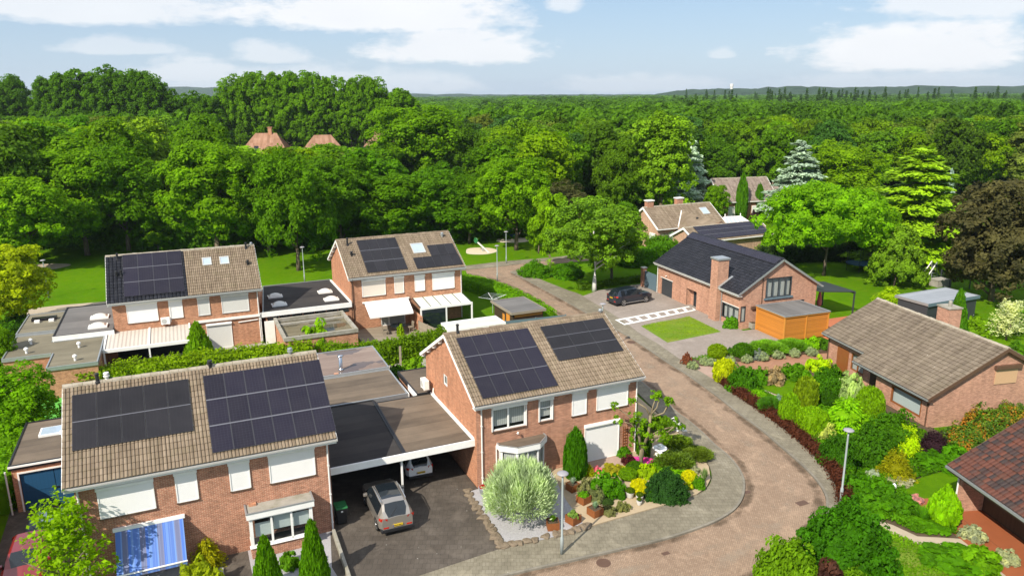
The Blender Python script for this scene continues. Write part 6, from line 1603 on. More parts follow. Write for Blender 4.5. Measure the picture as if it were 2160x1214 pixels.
fence('dark wire mesh fence behind the grey roofed studio', (50.6, 84.3, 0), (62, 84.6, 0), 1.6)
fence('grey blue board fence behind the middle house ridge', L(FD, 12.6, -8.0), L(FD, 18.6, -8.6), 1.75, 'board', 'blue_metal')
fence('short weathered board fence beside the patio', L(FD, 5.7, -3.4), L(FD, 6.4, -6.4), 1.4, 'board', 'wood_grey', 1.5)
fp = thing('fence_post', 'single weathered timber post in the back garden between hedge and extension', 'post', L(FB, 2.0, 22.2)); mb = MB(); mb.box(-.09, .09, -.09, .09, 0, 1.7); mb.build('timber', M['wood_grey'], fp)
# patio set
tb = thing('garden_table', 'round glass garden table on the patio under the white awning', 'table', L(FD, 4.0, -2.2, .15)); mb = MB(); mb.lathe([(.72, .70), (.74, .72), (.72, .74)], n=24); mb.build('table_top', M['glass_dark'], tb)
mb = MB(); mb.lathe([(.3, 0), (.28, .04), (.05, .08), (.05, .68), (.2, .698)], n=12); mb.build('leg', M['dark_metal'], tb)
def chair(label, x, y, rz):
    o = thing('garden_chair', label, 'chair', L(FD, x, y, .15), HEAD + rz, 'patio chairs')
    mb = MB(); mb.box(-.25, .25, -.25, .25, .42, .46); mb.build('seat', M['wood_grey'], o)
    mb = MB()
    for x_ in np.arange(-.25, .22, .1): mb.box(x_, x_ + .07, .24, .27, .5, 1.0)
    mb.box(-.25, .25, .272, .30, .9, .98); mb.build('backrest', M['wood_grey'], o)
    for sx_ in (-.23, .19):
        for sy_ in (-.24, .2): mb = MB(); mb.box(sx_, sx_ + .04, sy_, sy_ + .04, 0, .418); mb.build('leg', M['wood_grey'], o)
chair('wooden garden chair right of the round glass table', 5.2, -2.3, R(-80)); chair('wooden garden chair left of the round glass table', 2.7, -2.4, R(85))
dr = thing('rotary_dryer', 'grey rotary clothes dryer on the small lawn by the hedge', 'clothes dryer', L(FD, 14.9, .5))
mb = MB(); mb.tube([(0, 0, 0), (0, 0, 1.75)], .035, 8); mb.build('pole', M['lampgrey'], dr)
mb = MB()
for k in range(4): a = R(90 * k + 20); mb.tube([(0, 0, 1.45), (1.5 * math.cos(a), 1.5 * math.sin(a), 1.85)], .022, 5)
mb.build('arm', M['white'], dr); mb = MB()
for rr_ in (.5, .8, 1.1, 1.4):
    for k in range(4): a, b = R(90 * k + 20), R(90 * k + 110); z = 1.45 + .4 * rr_ / 1.5; mb.tube([(rr_ * math.cos(a), rr_ * math.sin(a), z), (rr_ * math.cos(b), rr_ * math.sin(b), z)], .012, 4)
mb.build('washing_line', M['lampgrey'], dr)
lg = thing('stone_lantern', 'white and red small garden figure among the flowers at the right', 'ornament', P(1884, 1040, .08)); mb = MB(); mb.lathe([(.16, 0), (.14, .2), (.08, .3), (.14, .42), (.1, .56), (.02, .64)], n=12); mb.build('figure', M['statue'], lg, True)
mb = MB(); mb.lathe([(.15, .2), (.15, .28)], n=12); mb.build('band', M['red_lens'], lg)
# drain covers in the road: parts of the street
for u, v, s_ in ((1692, 1060, .34), (1576, 1037, .22), (1273, 1186, .36), (1331, 721, .4), (1404, 1166, .2)):
    c = P(u, v, .008); mb = MB()
    if s_ > .3 and u < 1500: mb.lathe([(s_, 0), (s_, .004)], c, 20)
    else: mb.M = Matrix.Translation(c) @ Matrix.Rotation(R(24), 4, 'Z'); mb.box(-s_, s_, -s_ * .6, s_ * .6, 0, .004)
    struct(mb.build('road_drain', M['pipe_b']))
# ------------------------------------------------------------------ foliage
def unit(v): return v / np.maximum(np.linalg.norm(v, axis=-1, keepdims=True), 1e-9)
def sphere_dirs(r_, n): return unit(r_.normal(size=(n, 3)))

def leaf_quads(r_, c, nrm, size, aspect=.55, rnd=.5, along=None):
    """diamond leaves at c facing nrm (jittered); along = preferred long axis"""
    n = len(c); nn = unit(nrm + r_.normal(size=(n, 3)) * rnd)
    a = r_.normal(size=(n, 3)) if along is None else along + r_.normal(size=(n, 3)) * .25
    t = unit(a - nn * np.sum(a * nn, 1, keepdims=True)); b = np.cross(nn, t)
    s = (size * r_.uniform(.7, 1.3, n))[:, None] if np.isscalar(size) else size[:, None]
    return np.stack([c - t * s, c + b * s * aspect, c + t * s, c - b * s * aspect], 1)

def quads_mesh(name, q, var, mats, extra=None, mat_idx=None):
    """one mesh from (n,4,3) quads with a per-face 'var' attribute; extra = (verts, faces) of a plain inner or trunk part"""
    n = len(q); co = q.reshape(-1, 3); idx = np.arange(n * 4); ls = np.arange(n) * 4; tot = np.full(n, 4); var = np.asarray(var, float); mi = np.zeros(n, int) if mat_idx is None else np.asarray(mat_idx)
    if extra:
        ev, ef, em = extra; off = len(co); co = np.vstack([co, np.array(ev, float)])
        lens = np.array([len(f) for f in ef]); fl = np.concatenate([np.array(f) for f in ef]) + off
        ls = np.concatenate([ls, len(idx) + np.concatenate([[0], np.cumsum(lens)[:-1]])]); idx = np.concatenate([idx, fl]); tot = np.concatenate([tot, lens]); var = np.concatenate([var, np.full(len(ef), .3)]); mi = np.concatenate([mi, np.full(len(ef), em)])
    me = bpy.data.meshes.new(name)
    me.vertices.add(len(co)); me.vertices.foreach_set('co', co.astype(np.float32).ravel())
    me.loops.add(len(idx)); me.loops.foreach_set('vertex_index', idx.astype(np.int32))
    me.polygons.add(len(ls)); me.polygons.foreach_set('loop_start', ls.astype(np.int32)); me.polygons.foreach_set('loop_total', tot.astype(np.int32))
    for m_ in (mats if isinstance(mats, (list, tuple)) else [mats]): me.materials.append(m_)
    me.polygons.foreach_set('material_index', mi.astype(np.int32))
    at = me.attributes.new('var', 'FLOAT', 'FACE'); at.data.foreach_set('value', np.clip(var, 0, 1).astype(np.float32))
    me.update(calc_edges=True); return me

def puffs(r_, cen, rad, out, per, leaf, aspect=.6, up=.35, cover=-.35, rnd=.45):
    """leaf clumps: cen (n,3), rad (n,), out = outward direction per clump"""
    n = len(cen); d = sphere_dirs(r_, n * per).reshape(n, per, 3)
    bad = np.sum(d * out[:, None], 2) < cover; d[bad] *= -1
    rr = rad[:, None, None] * r_.uniform(.72, 1.08, (n, per, 1))
    c = cen[:, None] + d * rr * np.array([1, 1, .85])
    nrm = d * .8 + out[:, None] * .3 + np.array([0, 0, up])
    q = leaf_quads(r_, c.reshape(-1, 3), nrm.reshape(-1, 3), leaf, aspect, rnd)
    var = np.repeat(r_.normal(.40, .19, n), per) + r_.normal(0, .12, n * per)
    return q, var

def ellipsoid_core(rx, ry, rz, cz, k=.8, n=12, m_=8):
    v, f = [], []
    for i in range(m_ + 1):
        th = math.pi * i / m_
        for j in range(n): a = 2 * math.pi * j / n; v.append((rx * k * math.sin(th) * math.cos(a), ry * k * math.sin(th) * math.sin(a), cz + rz * k * math.cos(th)))
    for i in range(m_):
        for j in range(n): l = (j + 1) % n; f.append((i * n + j, (i + 1) * n + j, (i + 1) * n + l, i * n + l))
    return v, f, 0

def broad(seed, h=14.0, r=4.6, base=.22, lobes=13, per=46, npuff=600, leaf=.20, prad=(.45, .95), squash=1.0, shape=.5, droop=0.0, inner=.3):
    """crown of a broadleaf tree of height h: clumps spread over overlapping limbs' lobes"""
    r_ = np.random.default_rng(seed); z0, z1 = h * base, h; cz = (z0 + z1) / 2; rz = (z1 - z0) / 2
    lc = []
    for i in range(lobes):
        t = (i + .5) / lobes; z = -0.85 + 1.7 * t; rad = (1 - abs(z) ** (3.2 if z < 0 else 2)) ** .5 * (.62 if z > -.3 else .62 + shape * .1); a = i * 2.39996 + r_.uniform(-.3, .3)
        lc.append((r * rad * math.cos(a) * r_.uniform(.8, 1.15), r * rad * math.sin(a) * r_.uniform(.8, 1.15), cz + rz * z * .78 + r_.normal() * .3))
    lc = np.array(lc); lr = r * r_.uniform(.36, .60, lobes)
    k = r_.integers(0, lobes, npuff); d = sphere_dirs(r_, npuff); d[:, 2] = np.where(r_.random(npuff) < .62, np.abs(d[:, 2]), d[:, 2])
    shell = np.where(r_.random(npuff) < inner, r_.uniform(.3, .8, npuff), r_.uniform(.88, 1.08, npuff))
    cen = lc[k] + d * (lr[k] * shell)[:, None] * np.array([1, 1, squash * rz / r * .62])
    cen[:, 2] = np.maximum(cen[:, 2] - droop * np.hypot(cen[:, 0], cen[:, 1]), z0 * .75)
    out = unit(cen - np.array([0, 0, cz - rz * .3]))
    return puffs(r_, cen, r_.uniform(*prad, npuff), out, per, leaf)

def limbs(seed, h, r, base, tr=.24, n=7, fork=.34):
    r_ = np.random.default_rng(seed + 99); mb = MB()
    mb.tube([(0, 0, -.1), (.03, 0, h * .12), (r_.normal() * .12, r_.normal() * .12, h * fork), (r_.normal() * .25, r_.normal() * .25, h * .72)], [tr * 1.35, tr, tr * .8, tr * .25], 10)
    for i in range(n):
        a = 2 * math.pi * i / n + r_.uniform(-.4, .4); z = h * (base * .9 + .35 * i / n); ln = r * r_.uniform(.55, .85)
        mb.tube([(0, 0, z), (ln * .45 * math.cos(a), ln * .45 * math.sin(a), z + ln * .35), (ln * math.cos(a), ln * math.sin(a), z + ln * .75)], [tr * .5, tr * .3, tr * .08], 6)
    return mb

def poplar(seed, h=26, r=4.2, per=46, npuff=460, leaf=.30):
    r_ = np.random.default_rng(seed); z = r_.uniform(.10, 1.0, npuff) ** .85; a = r_.uniform(0, 2 * math.pi, npuff)
    rad = r * np.clip(1.02 - z ** 7, .05, 1) ** .5 * np.clip(.6 + z * .75, 0, 1.12) * (.85 + .3 * np.sin(3 * a + seed) * np.sin(9 * z + seed)) * np.where(r_.random(npuff) < .25, r_.uniform(.3, .8, npuff), 1)
    cen = np.stack([rad * np.cos(a), rad * np.sin(a), z * h], 1); out = unit(np.stack([np.cos(a), np.sin(a), .4 + 0 * a], 1))
    n = npuff; d = sphere_dirs(r_, n * per).reshape(n, per, 3); c = cen[:, None] + d * np.array([.5, .5, 1.25]) * r_.uniform(.5, 1.0, (n, 1, 1))
    nrm = d * .6 + out[:, None] * .6 + np.array([0, 0, .25])
    q = leaf_quads(r_, c.reshape(-1, 3), nrm.reshape(-1, 3), leaf, .55, .45)
    return q, np.repeat(r_.normal(.42, .17, n), per) + r_.normal(0, .08, n * per)

def cedar(seed, h=15, r=5, layers=15, boughs=9, per=75, leaf=.22, droop=.12, taper=.9, jz=.012):
    """tiers of flat sprays on a cone"""
    r_ = np.random.default_rng(seed); Q, V = [], []
    for i in range(layers):
        t = (i + .3) / layers; z = h * (.08 + .90 * t); rl = r * (1 - t ** 1.15 * taper) * r_.uniform(.85, 1.1)
        nb = max(3, int(boughs * (1 - t * .6)))
        for j in range(nb):
            a = 2 * math.pi * j / nb + i * .7 + r_.uniform(-.25, .25); L_ = rl * r_.uniform(.75, 1.15); zz = z + r_.normal() * h * jz
            n = int(per * (.35 + L_ / r)); s = r_.uniform(.12, 1, n) ** .7; w = r_.normal(size=n) * L_ * .22 * (1.1 - s * .6)
            x = s * L_; c = np.stack([x * math.cos(a) - w * math.sin(a), x * math.sin(a) + w * math.cos(a), zz + s * L_ * .10 - droop * (s * L_) ** 2 / r - np.abs(w) * .25 + r_.normal(size=n) * .10], 1)
            nrm = np.tile([math.cos(a) * .3, math.sin(a) * .3, 1.0], (n, 1)); al = np.tile([math.cos(a), math.sin(a), -.15], (n, 1))
            Q.append(leaf_quads(r_, c, nrm, leaf, .42, .4, al)); V.append(r_.normal(.4, .15) + r_.normal(0, .1, n) + s * .12)
    return np.concatenate(Q), np.concatenate(V)

def clipped(seed, n=5200, leaf=.055, shape='ball', aspect=.6, rough=.05):
    """clipped topiary of unit half-width and unit height, leaves lying close on the surface"""
    r_ = np.random.default_rng(seed)
    if shape == 'box':
        f = r_.integers(0, 5, n); u, v = r_.uniform(-1, 1, n), r_.uniform(-1, 1, n); c = np.zeros((n, 3)); nr = np.zeros((n, 3))
        for k, (ax, sg) in enumerate(((0, 1), (0, -1), (1, 1), (1, -1), (2, 1))):
            m_ = f == k; c[m_, ax] = sg; nr[m_, ax] = sg; o_ = [q for q in (0, 1, 2) if q != ax]; c[m_, o_[0]] = u[m_]; c[m_, o_[1]] = v[m_]
        p = np.sum(np.abs(c) ** 5, 1, keepdims=True) ** .2; c = c / p * 1.0; c[:, 2] = (c[:, 2] + 1) / 2
        core = None
    else:
        t = r_.uniform(0, 1, n) ** (.8 if shape == 'cone' else .9); a = r_.uniform(0, 2 * math.pi, n)
        if shape == 'ball': prof = lambda t: np.sqrt(np.clip(1 - (2 * t - .92) ** 2 * 1.0, .02, 1)) 
        elif shape == 'cone': prof = lambda t: np.clip((1 - t) ** .72, .02, 1) * np.clip(.72 + t * 2.2, 0, 1)
        elif shape == 'egg': prof = lambda t: np.sqrt(np.clip(1 - (np.clip(t, 0, 1) ** 1.25 * 1.55 - .55) ** 2, .01, 1))
        elif shape == 'column': prof = lambda t: np.clip((1 - t ** 4.5), 0.03, 1) * np.clip(.75 + t * 1.2, 0, 1)
        elif shape == 'pear': prof = lambda t: np.clip(np.sin(np.pi * np.clip(t * .88 + .14, 0, 1)) ** .9 * (1.15 - t * .55), .03, 1)
        else: prof = lambda t: np.sqrt(np.clip(1 - t ** 2.2, .01, 1))
        rr = prof(t); e = .01; slope = (prof(np.clip(t + e, 0, 1)) - prof(np.clip(t - e, 0, 1))) / (2 * e)
        nr = unit(np.stack([np.cos(a), np.sin(a), -slope], 1)); c = np.stack([rr * np.cos(a), rr * np.sin(a), t], 1)
    lump = np.sin(c[:, 0] * 9 + seed) * np.sin(c[:, 1] * 8 + 2 * seed) * np.sin(c[:, 2] * 11 + seed)
    c = c * (1 + (lump * rough)[:, None] * np.array([1, 1, .4])) + nr * r_.normal(0, rough * .7, (n, 1))
    q = leaf_quads(r_, c, nr + np.array([0, 0, .15]), leaf, aspect, .75)
    return q, .40 + lump * .25 + r_.normal(0, .2, n)

def core_of(shape):
    n, m_ = 14, 10; v, f = [], []
    if shape == 'box':
        v = [(x * .9, y * .9, z) for z in (0, .94) for x, y in ((-1, -1), (1, -1), (1, 1), (-1, 1))]; f = [(4, 5, 6, 7), (0, 1, 5, 4), (1, 2, 6, 5), (2, 3, 7, 6), (3, 0, 4, 7)]; return v, f, 0
    fn = {'ball': lambda t: math.sqrt(max(.0, 1 - (2 * t - .92) ** 2)), 'cone': lambda t: max(0, (1 - t)) ** .72 * min(1, .72 + t * 2.2), 'egg': lambda t: math.sqrt(max(0, 1 - (t ** 1.25 * 1.55 - .55) ** 2)),
          'column': lambda t: max(.0, 1 - t ** 4.5) * min(1, .75 + t * 1.2), 'pear': lambda t: max(0, math.sin(math.pi * min(1, t * .88 + .14))) ** .9 * (1.15 - t * .55), 'dome': lambda t: math.sqrt(max(0, 1 - t ** 2.2))}[shape]
    for i in range(m_ + 1):
        t = i / m_
        for j in range(n): a = 2 * math.pi * j / n; v.append((.9 * fn(t) * math.cos(a), .9 * fn(t) * math.sin(a), t * .95))
    for i in range(m_):
        for j in range(n): l = (j + 1) % n; f.append((i * n + j, i * n + l, (i + 1) * n + l, (i + 1) * n + j))
    return v, f, 0

def mound(seed, npuff=80, per=30, leaf=.105, up=.5, pr=(.13, .26), rag=.09):
    """loose shrub of unit half-width, unit height"""
    r_ = np.random.default_rng(seed); d = sphere_dirs(r_, npuff); d[:, 2] = np.abs(d[:, 2])
    b = 1 + .16 * np.sin(3 * np.arctan2(d[:, 1], d[:, 0]) + seed) + r_.normal(0, rag, npuff)
    cen = d * b[:, None] * r_.uniform(.55, .92, (npuff, 1)); cen[:, 2] *= .9
    q, v = puffs(r_, cen, r_.uniform(*pr, npuff), unit(d + np.array([0, 0, up])), per, leaf, .6, up)
    return q, v

def sprays(seed, n=4200, leaf=.10, aspect=.22, ball=True):
    """shrub of long thin leaves radiating outwards (unit half-width, unit height)"""
    r_ = np.random.default_rng(seed); d = sphere_dirs(r_, n); m_ = d[:, 2] < -.45; d[m_, 2] *= -1
    b = (1 + .10 * np.sin(7 * d[:, 0] + seed) * np.sin(6 * d[:, 1]) + r_.normal(0, .085, n)) * np.where(r_.random(n) < .3, r_.uniform(.6, .95, n), 1)
    c = d * b[:, None] * np.array([1, 1, .5]) + np.array([0, 0, .5])
    al = d + np.array([0, 0, .45]); nrm = np.cross(al, r_.normal(size=(n, 3)))
    q = leaf_quads(r_, c, nrm, leaf, aspect, .3, al)
    return q, .42 + .35 * np.sin(7 * d[:, 0] + seed) * np.sin(6 * d[:, 1]) + r_.normal(0, .18, n)

def tuft(seed, n=260, h=1.0):
    r_ = np.random.default_rng(seed); a = r_.uniform(0, 2 * math.pi, n); tilt = r_.uniform(.05, .9, n); ln = r_.uniform(.6, 1, n)
    d = np.stack([np.cos(a) * tilt, np.sin(a) * tilt, 1 - .3 * tilt], 1); d = unit(d); side = unit(np.cross(d, np.array([0, 0, 1.0]) + r_.normal(size=(n, 3)) * .2)) * .035
    p0 = np.stack([np.cos(a), np.sin(a), 0 * a], 1) * .12 * r_.random((n, 1)); p2 = p0 + d * ln[:, None] * h; pm = p0 + d * ln[:, None] * h * .5 + np.array([0, 0, .08])
    return np.stack([p0, pm + side, p2, pm - side], 1), r_.normal(.45, .2, n)

MESH = {}
def get(key, fn, mat='leaf', extra=None):
    if key not in MESH:
        q, v = fn()
        if key.startswith('shrub_') and 'tuft' not in key:
            k = np.percentile(np.hypot(q[..., 0], q[..., 1]), 97); nf = np.array([k, k, np.percentile(q[..., 2], 99)]); q = q / nf
            if extra: extra = ([tuple(np.array(p) / nf) for p in extra[0]],) + tuple(extra[1:])
        MESH[key] = quads_mesh(key, q, v, [M[mat]] if not extra or len(extra) < 4 else [M[mat], M[extra[3]]], extra[:3] if extra else None)
    return MESH[key]
def mk(mesh, name, col, parent=None):
    o = bpy.data.objects.new(name, mesh); COL.objects.link(o); o.color = (*col, 1)
    if parent is not None: o.parent = parent
    return o

def Zat(u, v, Y):
    du, dv = u - 1080, v - 607
    b = -du * _sr + dv * _cr; a = du * _cr + dv * _sr
    dy = F_PX * math.cos(PITCH) - b * math.sin(PITCH); dz = -F_PX * math.sin(PITCH) - b * math.cos(PITCH)
    return CAM_H + dz * Y / dy
def fit(u, vb, vt, wpx, z=0.0):
    """ground point, height and half width of a plant whose foot is at (u, vb), top at vt, width wpx in the survey photo"""
    p = P(u, vb, z); dep = p.y * math.cos(PITCH) + (CAM_H - z) * math.sin(PITCH)
    return p, max(.12, Zat(u, vt, p.y) - z), wpx / 2 * dep / F_PX

# kinds of tree: (crown builder, nominal height, nominal radius, base fraction, bark, crown material)
def sprig(seed, h=6.0, r=2.6, nb=34, per=46, leaf=.11):
    r_ = np.random.default_rng(seed); Q, V = [], []
    for i in range(nb):
        a = i * 2.39996; t = (i + .5) / nb; z0 = h * (.12 + .62 * t); ln = r * (1.15 - .55 * t) * r_.uniform(.8, 1.15); up = .35 + .9 * t
        d = unit(np.array([math.cos(a), math.sin(a), up])); n = per; s = r_.uniform(.2, 1, n); c = np.array([0, 0, z0]) + d * (s * ln)[:, None] + r_.normal(size=(n, 3)) * (.13 * r * (1.15 - s * .8))[:, None]
        c[:, 2] -= .12 * (s ** 2) * ln
        Q.append(leaf_quads(r_, c, np.tile([0, 0, 1.0], (n, 1)) + d * .3, leaf, .6, .55)); V.append(r_.normal(.45, .15) + r_.normal(0, .16, n))
    return np.concatenate(Q), np.concatenate(V)
KINDS = {
    'maple_a': (lambda: broad(1, 14, 4.6, .12, 15), 14, 4.6, .12, 'bark', 'leaf'), 'maple_b': (lambda: broad(2, 14, 4.6, .13, 13), 14, 4.6, .13, 'bark', 'leaf'), 'maple_c': (lambda: broad(3, 14, 4.6, .11, 17), 14, 4.6, .11, 'bark', 'leaf'),
    'young': (lambda: broad(5, 14, 4.0, .16, 9, 40, 260, .30, (.5, .9)), 14, 4.0, .16, 'bark', 'leaf'),
    'birch': (lambda: broad(6, 14, 5.6, .26, 16, 50, 520, .17, (.4, .8), droop=.05), 14, 5.6, .26, 'bark_birch', 'leaf_soft'),
    'spread': (lambda: broad(7, 12, 7.2, .30, 18, 46, 760, .20, (.45, .85), 1.05, droop=.06), 12, 7.2, .30, 'bark', 'leaf'),
    'tall_a': (lambda: broad(18, 26, 6.0, .22, 16, 40, 620, .30, (.6, 1.2), 1.2), 26, 6.0, .22, 'bark', 'leaf'), 'tall_b': (lambda: broad(19, 26, 6.0, .22, 15, 40, 620, .30, (.6, 1.2), 1.2), 26, 6.0, .22, 'bark', 'leaf'),
    'poplar_a': (lambda: poplar(8), 26, 4.2, .1, 'bark', 'leaf'), 'poplar_b': (lambda: poplar(9), 26, 4.2, .1, 'bark', 'leaf'),
    'open': (lambda: broad(10, 24, 5.0, .30, 15, 40, 330, .30, (.6, 1.2), inner=.1), 24, 5.0, .30, 'bark_pale', 'leaf'),
    'cedar': (lambda: cedar(11, 15, 6.0, 24, 13, 260, .25, .26, .86, .035), 15, 6.0, .06, 'bark', 'needle'), 'blue_cedar': (lambda: cedar(12, 15, 4.6, 25, 11, 200, .24, .2, .9, .026), 15, 4.6, .06, 'bark', 'needle'),
    'spruce': (lambda: cedar(13, 15, 3.0, 24, 9, 110, .24, .35, .97), 15, 3.0, .05, 'bark', 'needle'),
    'larch': (lambda: broad(14, 18, 4.2, .12, 18, 46, 520, .24, (.5, .95), 1.1), 18, 4.2, .12, 'bark', 'leaf_soft'),
    'full': (lambda: broad(20, 14, 4.8, .03, 17, 46, 680, .20), 14, 4.8, .04, 'bark', 'leaf'),
    'sprig': (lambda: sprig(17, 6.0, 2.6, 46, 70, .13), 6.0, 2.6, .1, 'bark', 'leaf'),
    'weeping': (lambda: broad(15, 9, 4.4, .05, 14, 50, 420, .17, (.35, .7), droop=.55), 9, 4.4, .05, 'bark', 'leaf_soft'),
}
BARK = {}
NOM = {}
def nominal(kind):
    if kind not in NOM:
        me = get('crown_' + kind, KINDS[kind][0], KINDS[kind][5]); c = np.empty(len(me.vertices) * 3, np.float32); me.vertices.foreach_get('co', c); c = c.reshape(-1, 3)
        NOM[kind] = (float(np.percentile(np.hypot(c[:, 0], c[:, 1]), 96)), float(np.percentile(c[:, 2], 99.7)))
    return NOM[kind]
def tree(name, label, kind, u, vb, vt, wpx, col, group=None, rz=None, trunk=True):
    fn, h0, r0, b0, bark, lm = KINDS[kind]; p, h, r = fit(u, vb, vt, wpx)
    o = thing(name, label, 'tree', p, random.uniform(0, 6.28) if rz is None else rz, group)
    rn, hn = nominal(kind); sc = (r / rn, r / rn, h / hn)
    c = mk(get('crown_' + kind, fn, lm), 'crown', col, o); c.scale = sc
    if trunk:
        if kind not in BARK:
            t = limbs(int(h0 * 7 + r0), h0, r0, b0, .012 * h0 + .07).build('trunk', M[bark], o, True); BARK[kind] = t.data
        else: t = bpy.data.objects.new('trunk', BARK[kind]); COL.objects.link(t); t.parent = o
        t.scale = sc
    return o

G1, G2, G3, GD, GL, GY = (.058, .138, .0012), (.048, .118, .0012), (.080, .172, .0012), (.022, .070, .002), (.110, .215, .002), (.150, .215, .002)
PARK = 'park trees behind the rear houses'
for a in (
    ('maple_a', 72, 568, 372, 190, (.098, .200, .0012), 'broad mid green park tree at the left picture edge, trunk above the yellow tree'),
    ('maple_b', 185, 538, 318, 185, G3, 'tall dark clumpy park tree left of the dark tiled house roof'),
    ('maple_c', 272, 530, 300, 170, G1, 'darkest tall park tree directly above the dark tiled house ridge'),
    ('young', 335, 528, 462, 62, GL, 'small bright young tree standing in front of the dark park trees'),
    ('maple_b', 460, 541, 302, 205, G3, 'wide bright clumpy park tree above the brown half of the left rear roof'),
    ('maple_a', 568, 538, 325, 135, G1, 'narrow dark park tree left of the lone grass lamp'),
    ('maple_c', 630, 570, 318, 160, G1, 'park tree with visible trunk beside the lone grass lamp'),
    ('maple_a', 720, 530, 335, 165, G2, 'dark park tree above the left end of the right rear ridge'),
    ('maple_b', 828, 520, 368, 165, G1, 'park tree rising behind the solar panels of the right rear roof'),
    ('maple_c', 930, 512, 350, 150, (.055, .140, .0021), 'layered park tree above the right end of the rear right ridge'),
    ('maple_b', 990, 513, 372, 105, G2, 'slim park tree left of the sandpit lamp'),
    ('maple_a', 1089, 527, 335, 165, G3, 'rounded park tree with stout trunk between the two sandpits'),
    ('young', 1136, 534, 455, 55, G3, 'small park tree with pale trunk right of the far sandpit'),
    ('young', 1160, 568, 396, 82, GL, 'slender bright green young tree by the side road shrubs'),
): tree('broadleaf_tree', a[6], a[0], *a[1:6], PARK)
tree('copper_tree', 'dull bronze green tree behind the slender bright young tree', 'maple_c', 1185, 500, 385, 120, (.055, .062, .022))
tree('birch_tree', 'large birch with white forked trunk on the grass beside the black SUV', 'birch', 1253, 614, 414, 200, (.078, .160, .0036))
tree('broadleaf_tree', 'dark slim tree directly behind the large birch', 'maple_a', 1290, 590, 430, 120, (.06, .14, .0030))
tree('larch_tree', 'tall yellow green feathery conifer left of the slender blue cedar', 'larch', 1392, 470, 238, 125, (.092, .180, .0021))
tree('broadleaf_tree', 'light bushy tree left of the tall feathery conifer', 'maple_b', 1305, 470, 295, 105, (.058, .120, .0030))
tree('blue_cedar', 'slender blue grey cedar behind the far bungalow chimneys', 'blue_cedar', 1450, 452, 290, 100, (.26, .34, .27))
tree('blue_cedar', 'broad blue grey cedar right of the grey roofed far house', 'blue_cedar', 1678, 470, 300, 150, (.19, .26, .20))
tree('broadleaf_tree', 'pale twiggy tree rising behind the grey roofed far house', 'young', 1555, 400, 300, 75, (.09, .19, .0060))
tree('broadleaf_tree', 'leafy tree hiding the left gable of the grey roofed far house', 'maple_b', 1508, 470, 392, 54, G3)
tree('broadleaf_tree', 'dark rounded tree right behind the slender blue cedar', 'maple_c', 1500, 410, 285, 105, (.05, .12, .0036))
tree('lime_tree', 'wide bright green tree with forked trunk on the lawn behind the black-roofed bungalow', 'spread', 1738, 581, 386, 262, (.100, .225, .0021))
tree('cedar_tree', 'large tiered yellow green cedar on the right lawn', 'cedar', 1922, 548, 316, 285, (.125, .225, .0030))
tree('blue_spruce', 'small blue grey spruce peeping out right of the tiered cedar', 'spruce', 1986, 520, 358, 52, (.22, .30, .28))
tree('weeping_tree', 'weeping pale green tree between bright forked tree and slide', 'weeping', 1886, 602, 478, 118, (.085, .165, .0042))
tree('copper_tree', 'big bronze brown broadleaf tree at the right picture edge', 'full', 2090, 634, 383, 220, (.058, .056, .022))
tree('broadleaf_tree', 'yellow green broad tree between broad blue cedar and tiered cedar', 'maple_c', 1775, 460, 300, 165, (.105, .195, .0018))
tree('yellow_tree', 'golden yellow maple at the left picture edge in front of the park lawn', 'maple_b', 38, 690, 522, 150, (.200, .260, .0024))
tree('young_maple', 'bright yellow green young maple in front of the striped awning house', 'sprig', 162, 1290, 1048, 165, (.118, .220, .0012))
tree('broadleaf_tree', 'bright bush-like tree at the left edge beside the front left garage', 'maple_c', 42, 950, 778, 165, (.090, .205, .0018))
tree('broadleaf_tree', 'rounded tree behind the mossy annex at the left edge', 'maple_a', 12, 800, 690, 60, G3)
tree('blossom_tree', 'small white blossoming tree right of the speckled-roof bungalow', 'sprig', 2122, 716, 632, 70, (.34, .38, .24))
tree('purple_tree', 'dark purple leaved tree beside the leftmost orange hipped roof', 'maple_a', 537, 300, 243, 62, (.040, .018, .030))
for u, vb, vt, w_, c, lb in ((575, 318, 266, 52, GY, 'yellow green round tree between the orange hipped roofs'), (468, 312, 236, 40, GL, 'light green round tree left of the purple leaved tree'), (640, 320, 262, 38, G1, 'dark tree in front of the small orange roof'), (545, 312, 276, 26, G1, 'little dark tree before the leftmost orange roof'),
                             (690, 318, 268, 40, (.028, .07, .0048), 'blue green conifer-like tree between the orange roofs'), (380, 420, 276, 105, GY, 'yellowish feathery tree among the dark left park trees'), (880, 420, 225, 190, G3, 'very wide rounded tree above the rear right house'), (975, 420, 258, 95, (.055, .12, .0036), 'drooping dull green tree right of the very wide rounded one')):
    tree('broadleaf_tree', lb, random.choice(['maple_a', 'maple_b', 'maple_c']), u, vb, vt, w_, c)
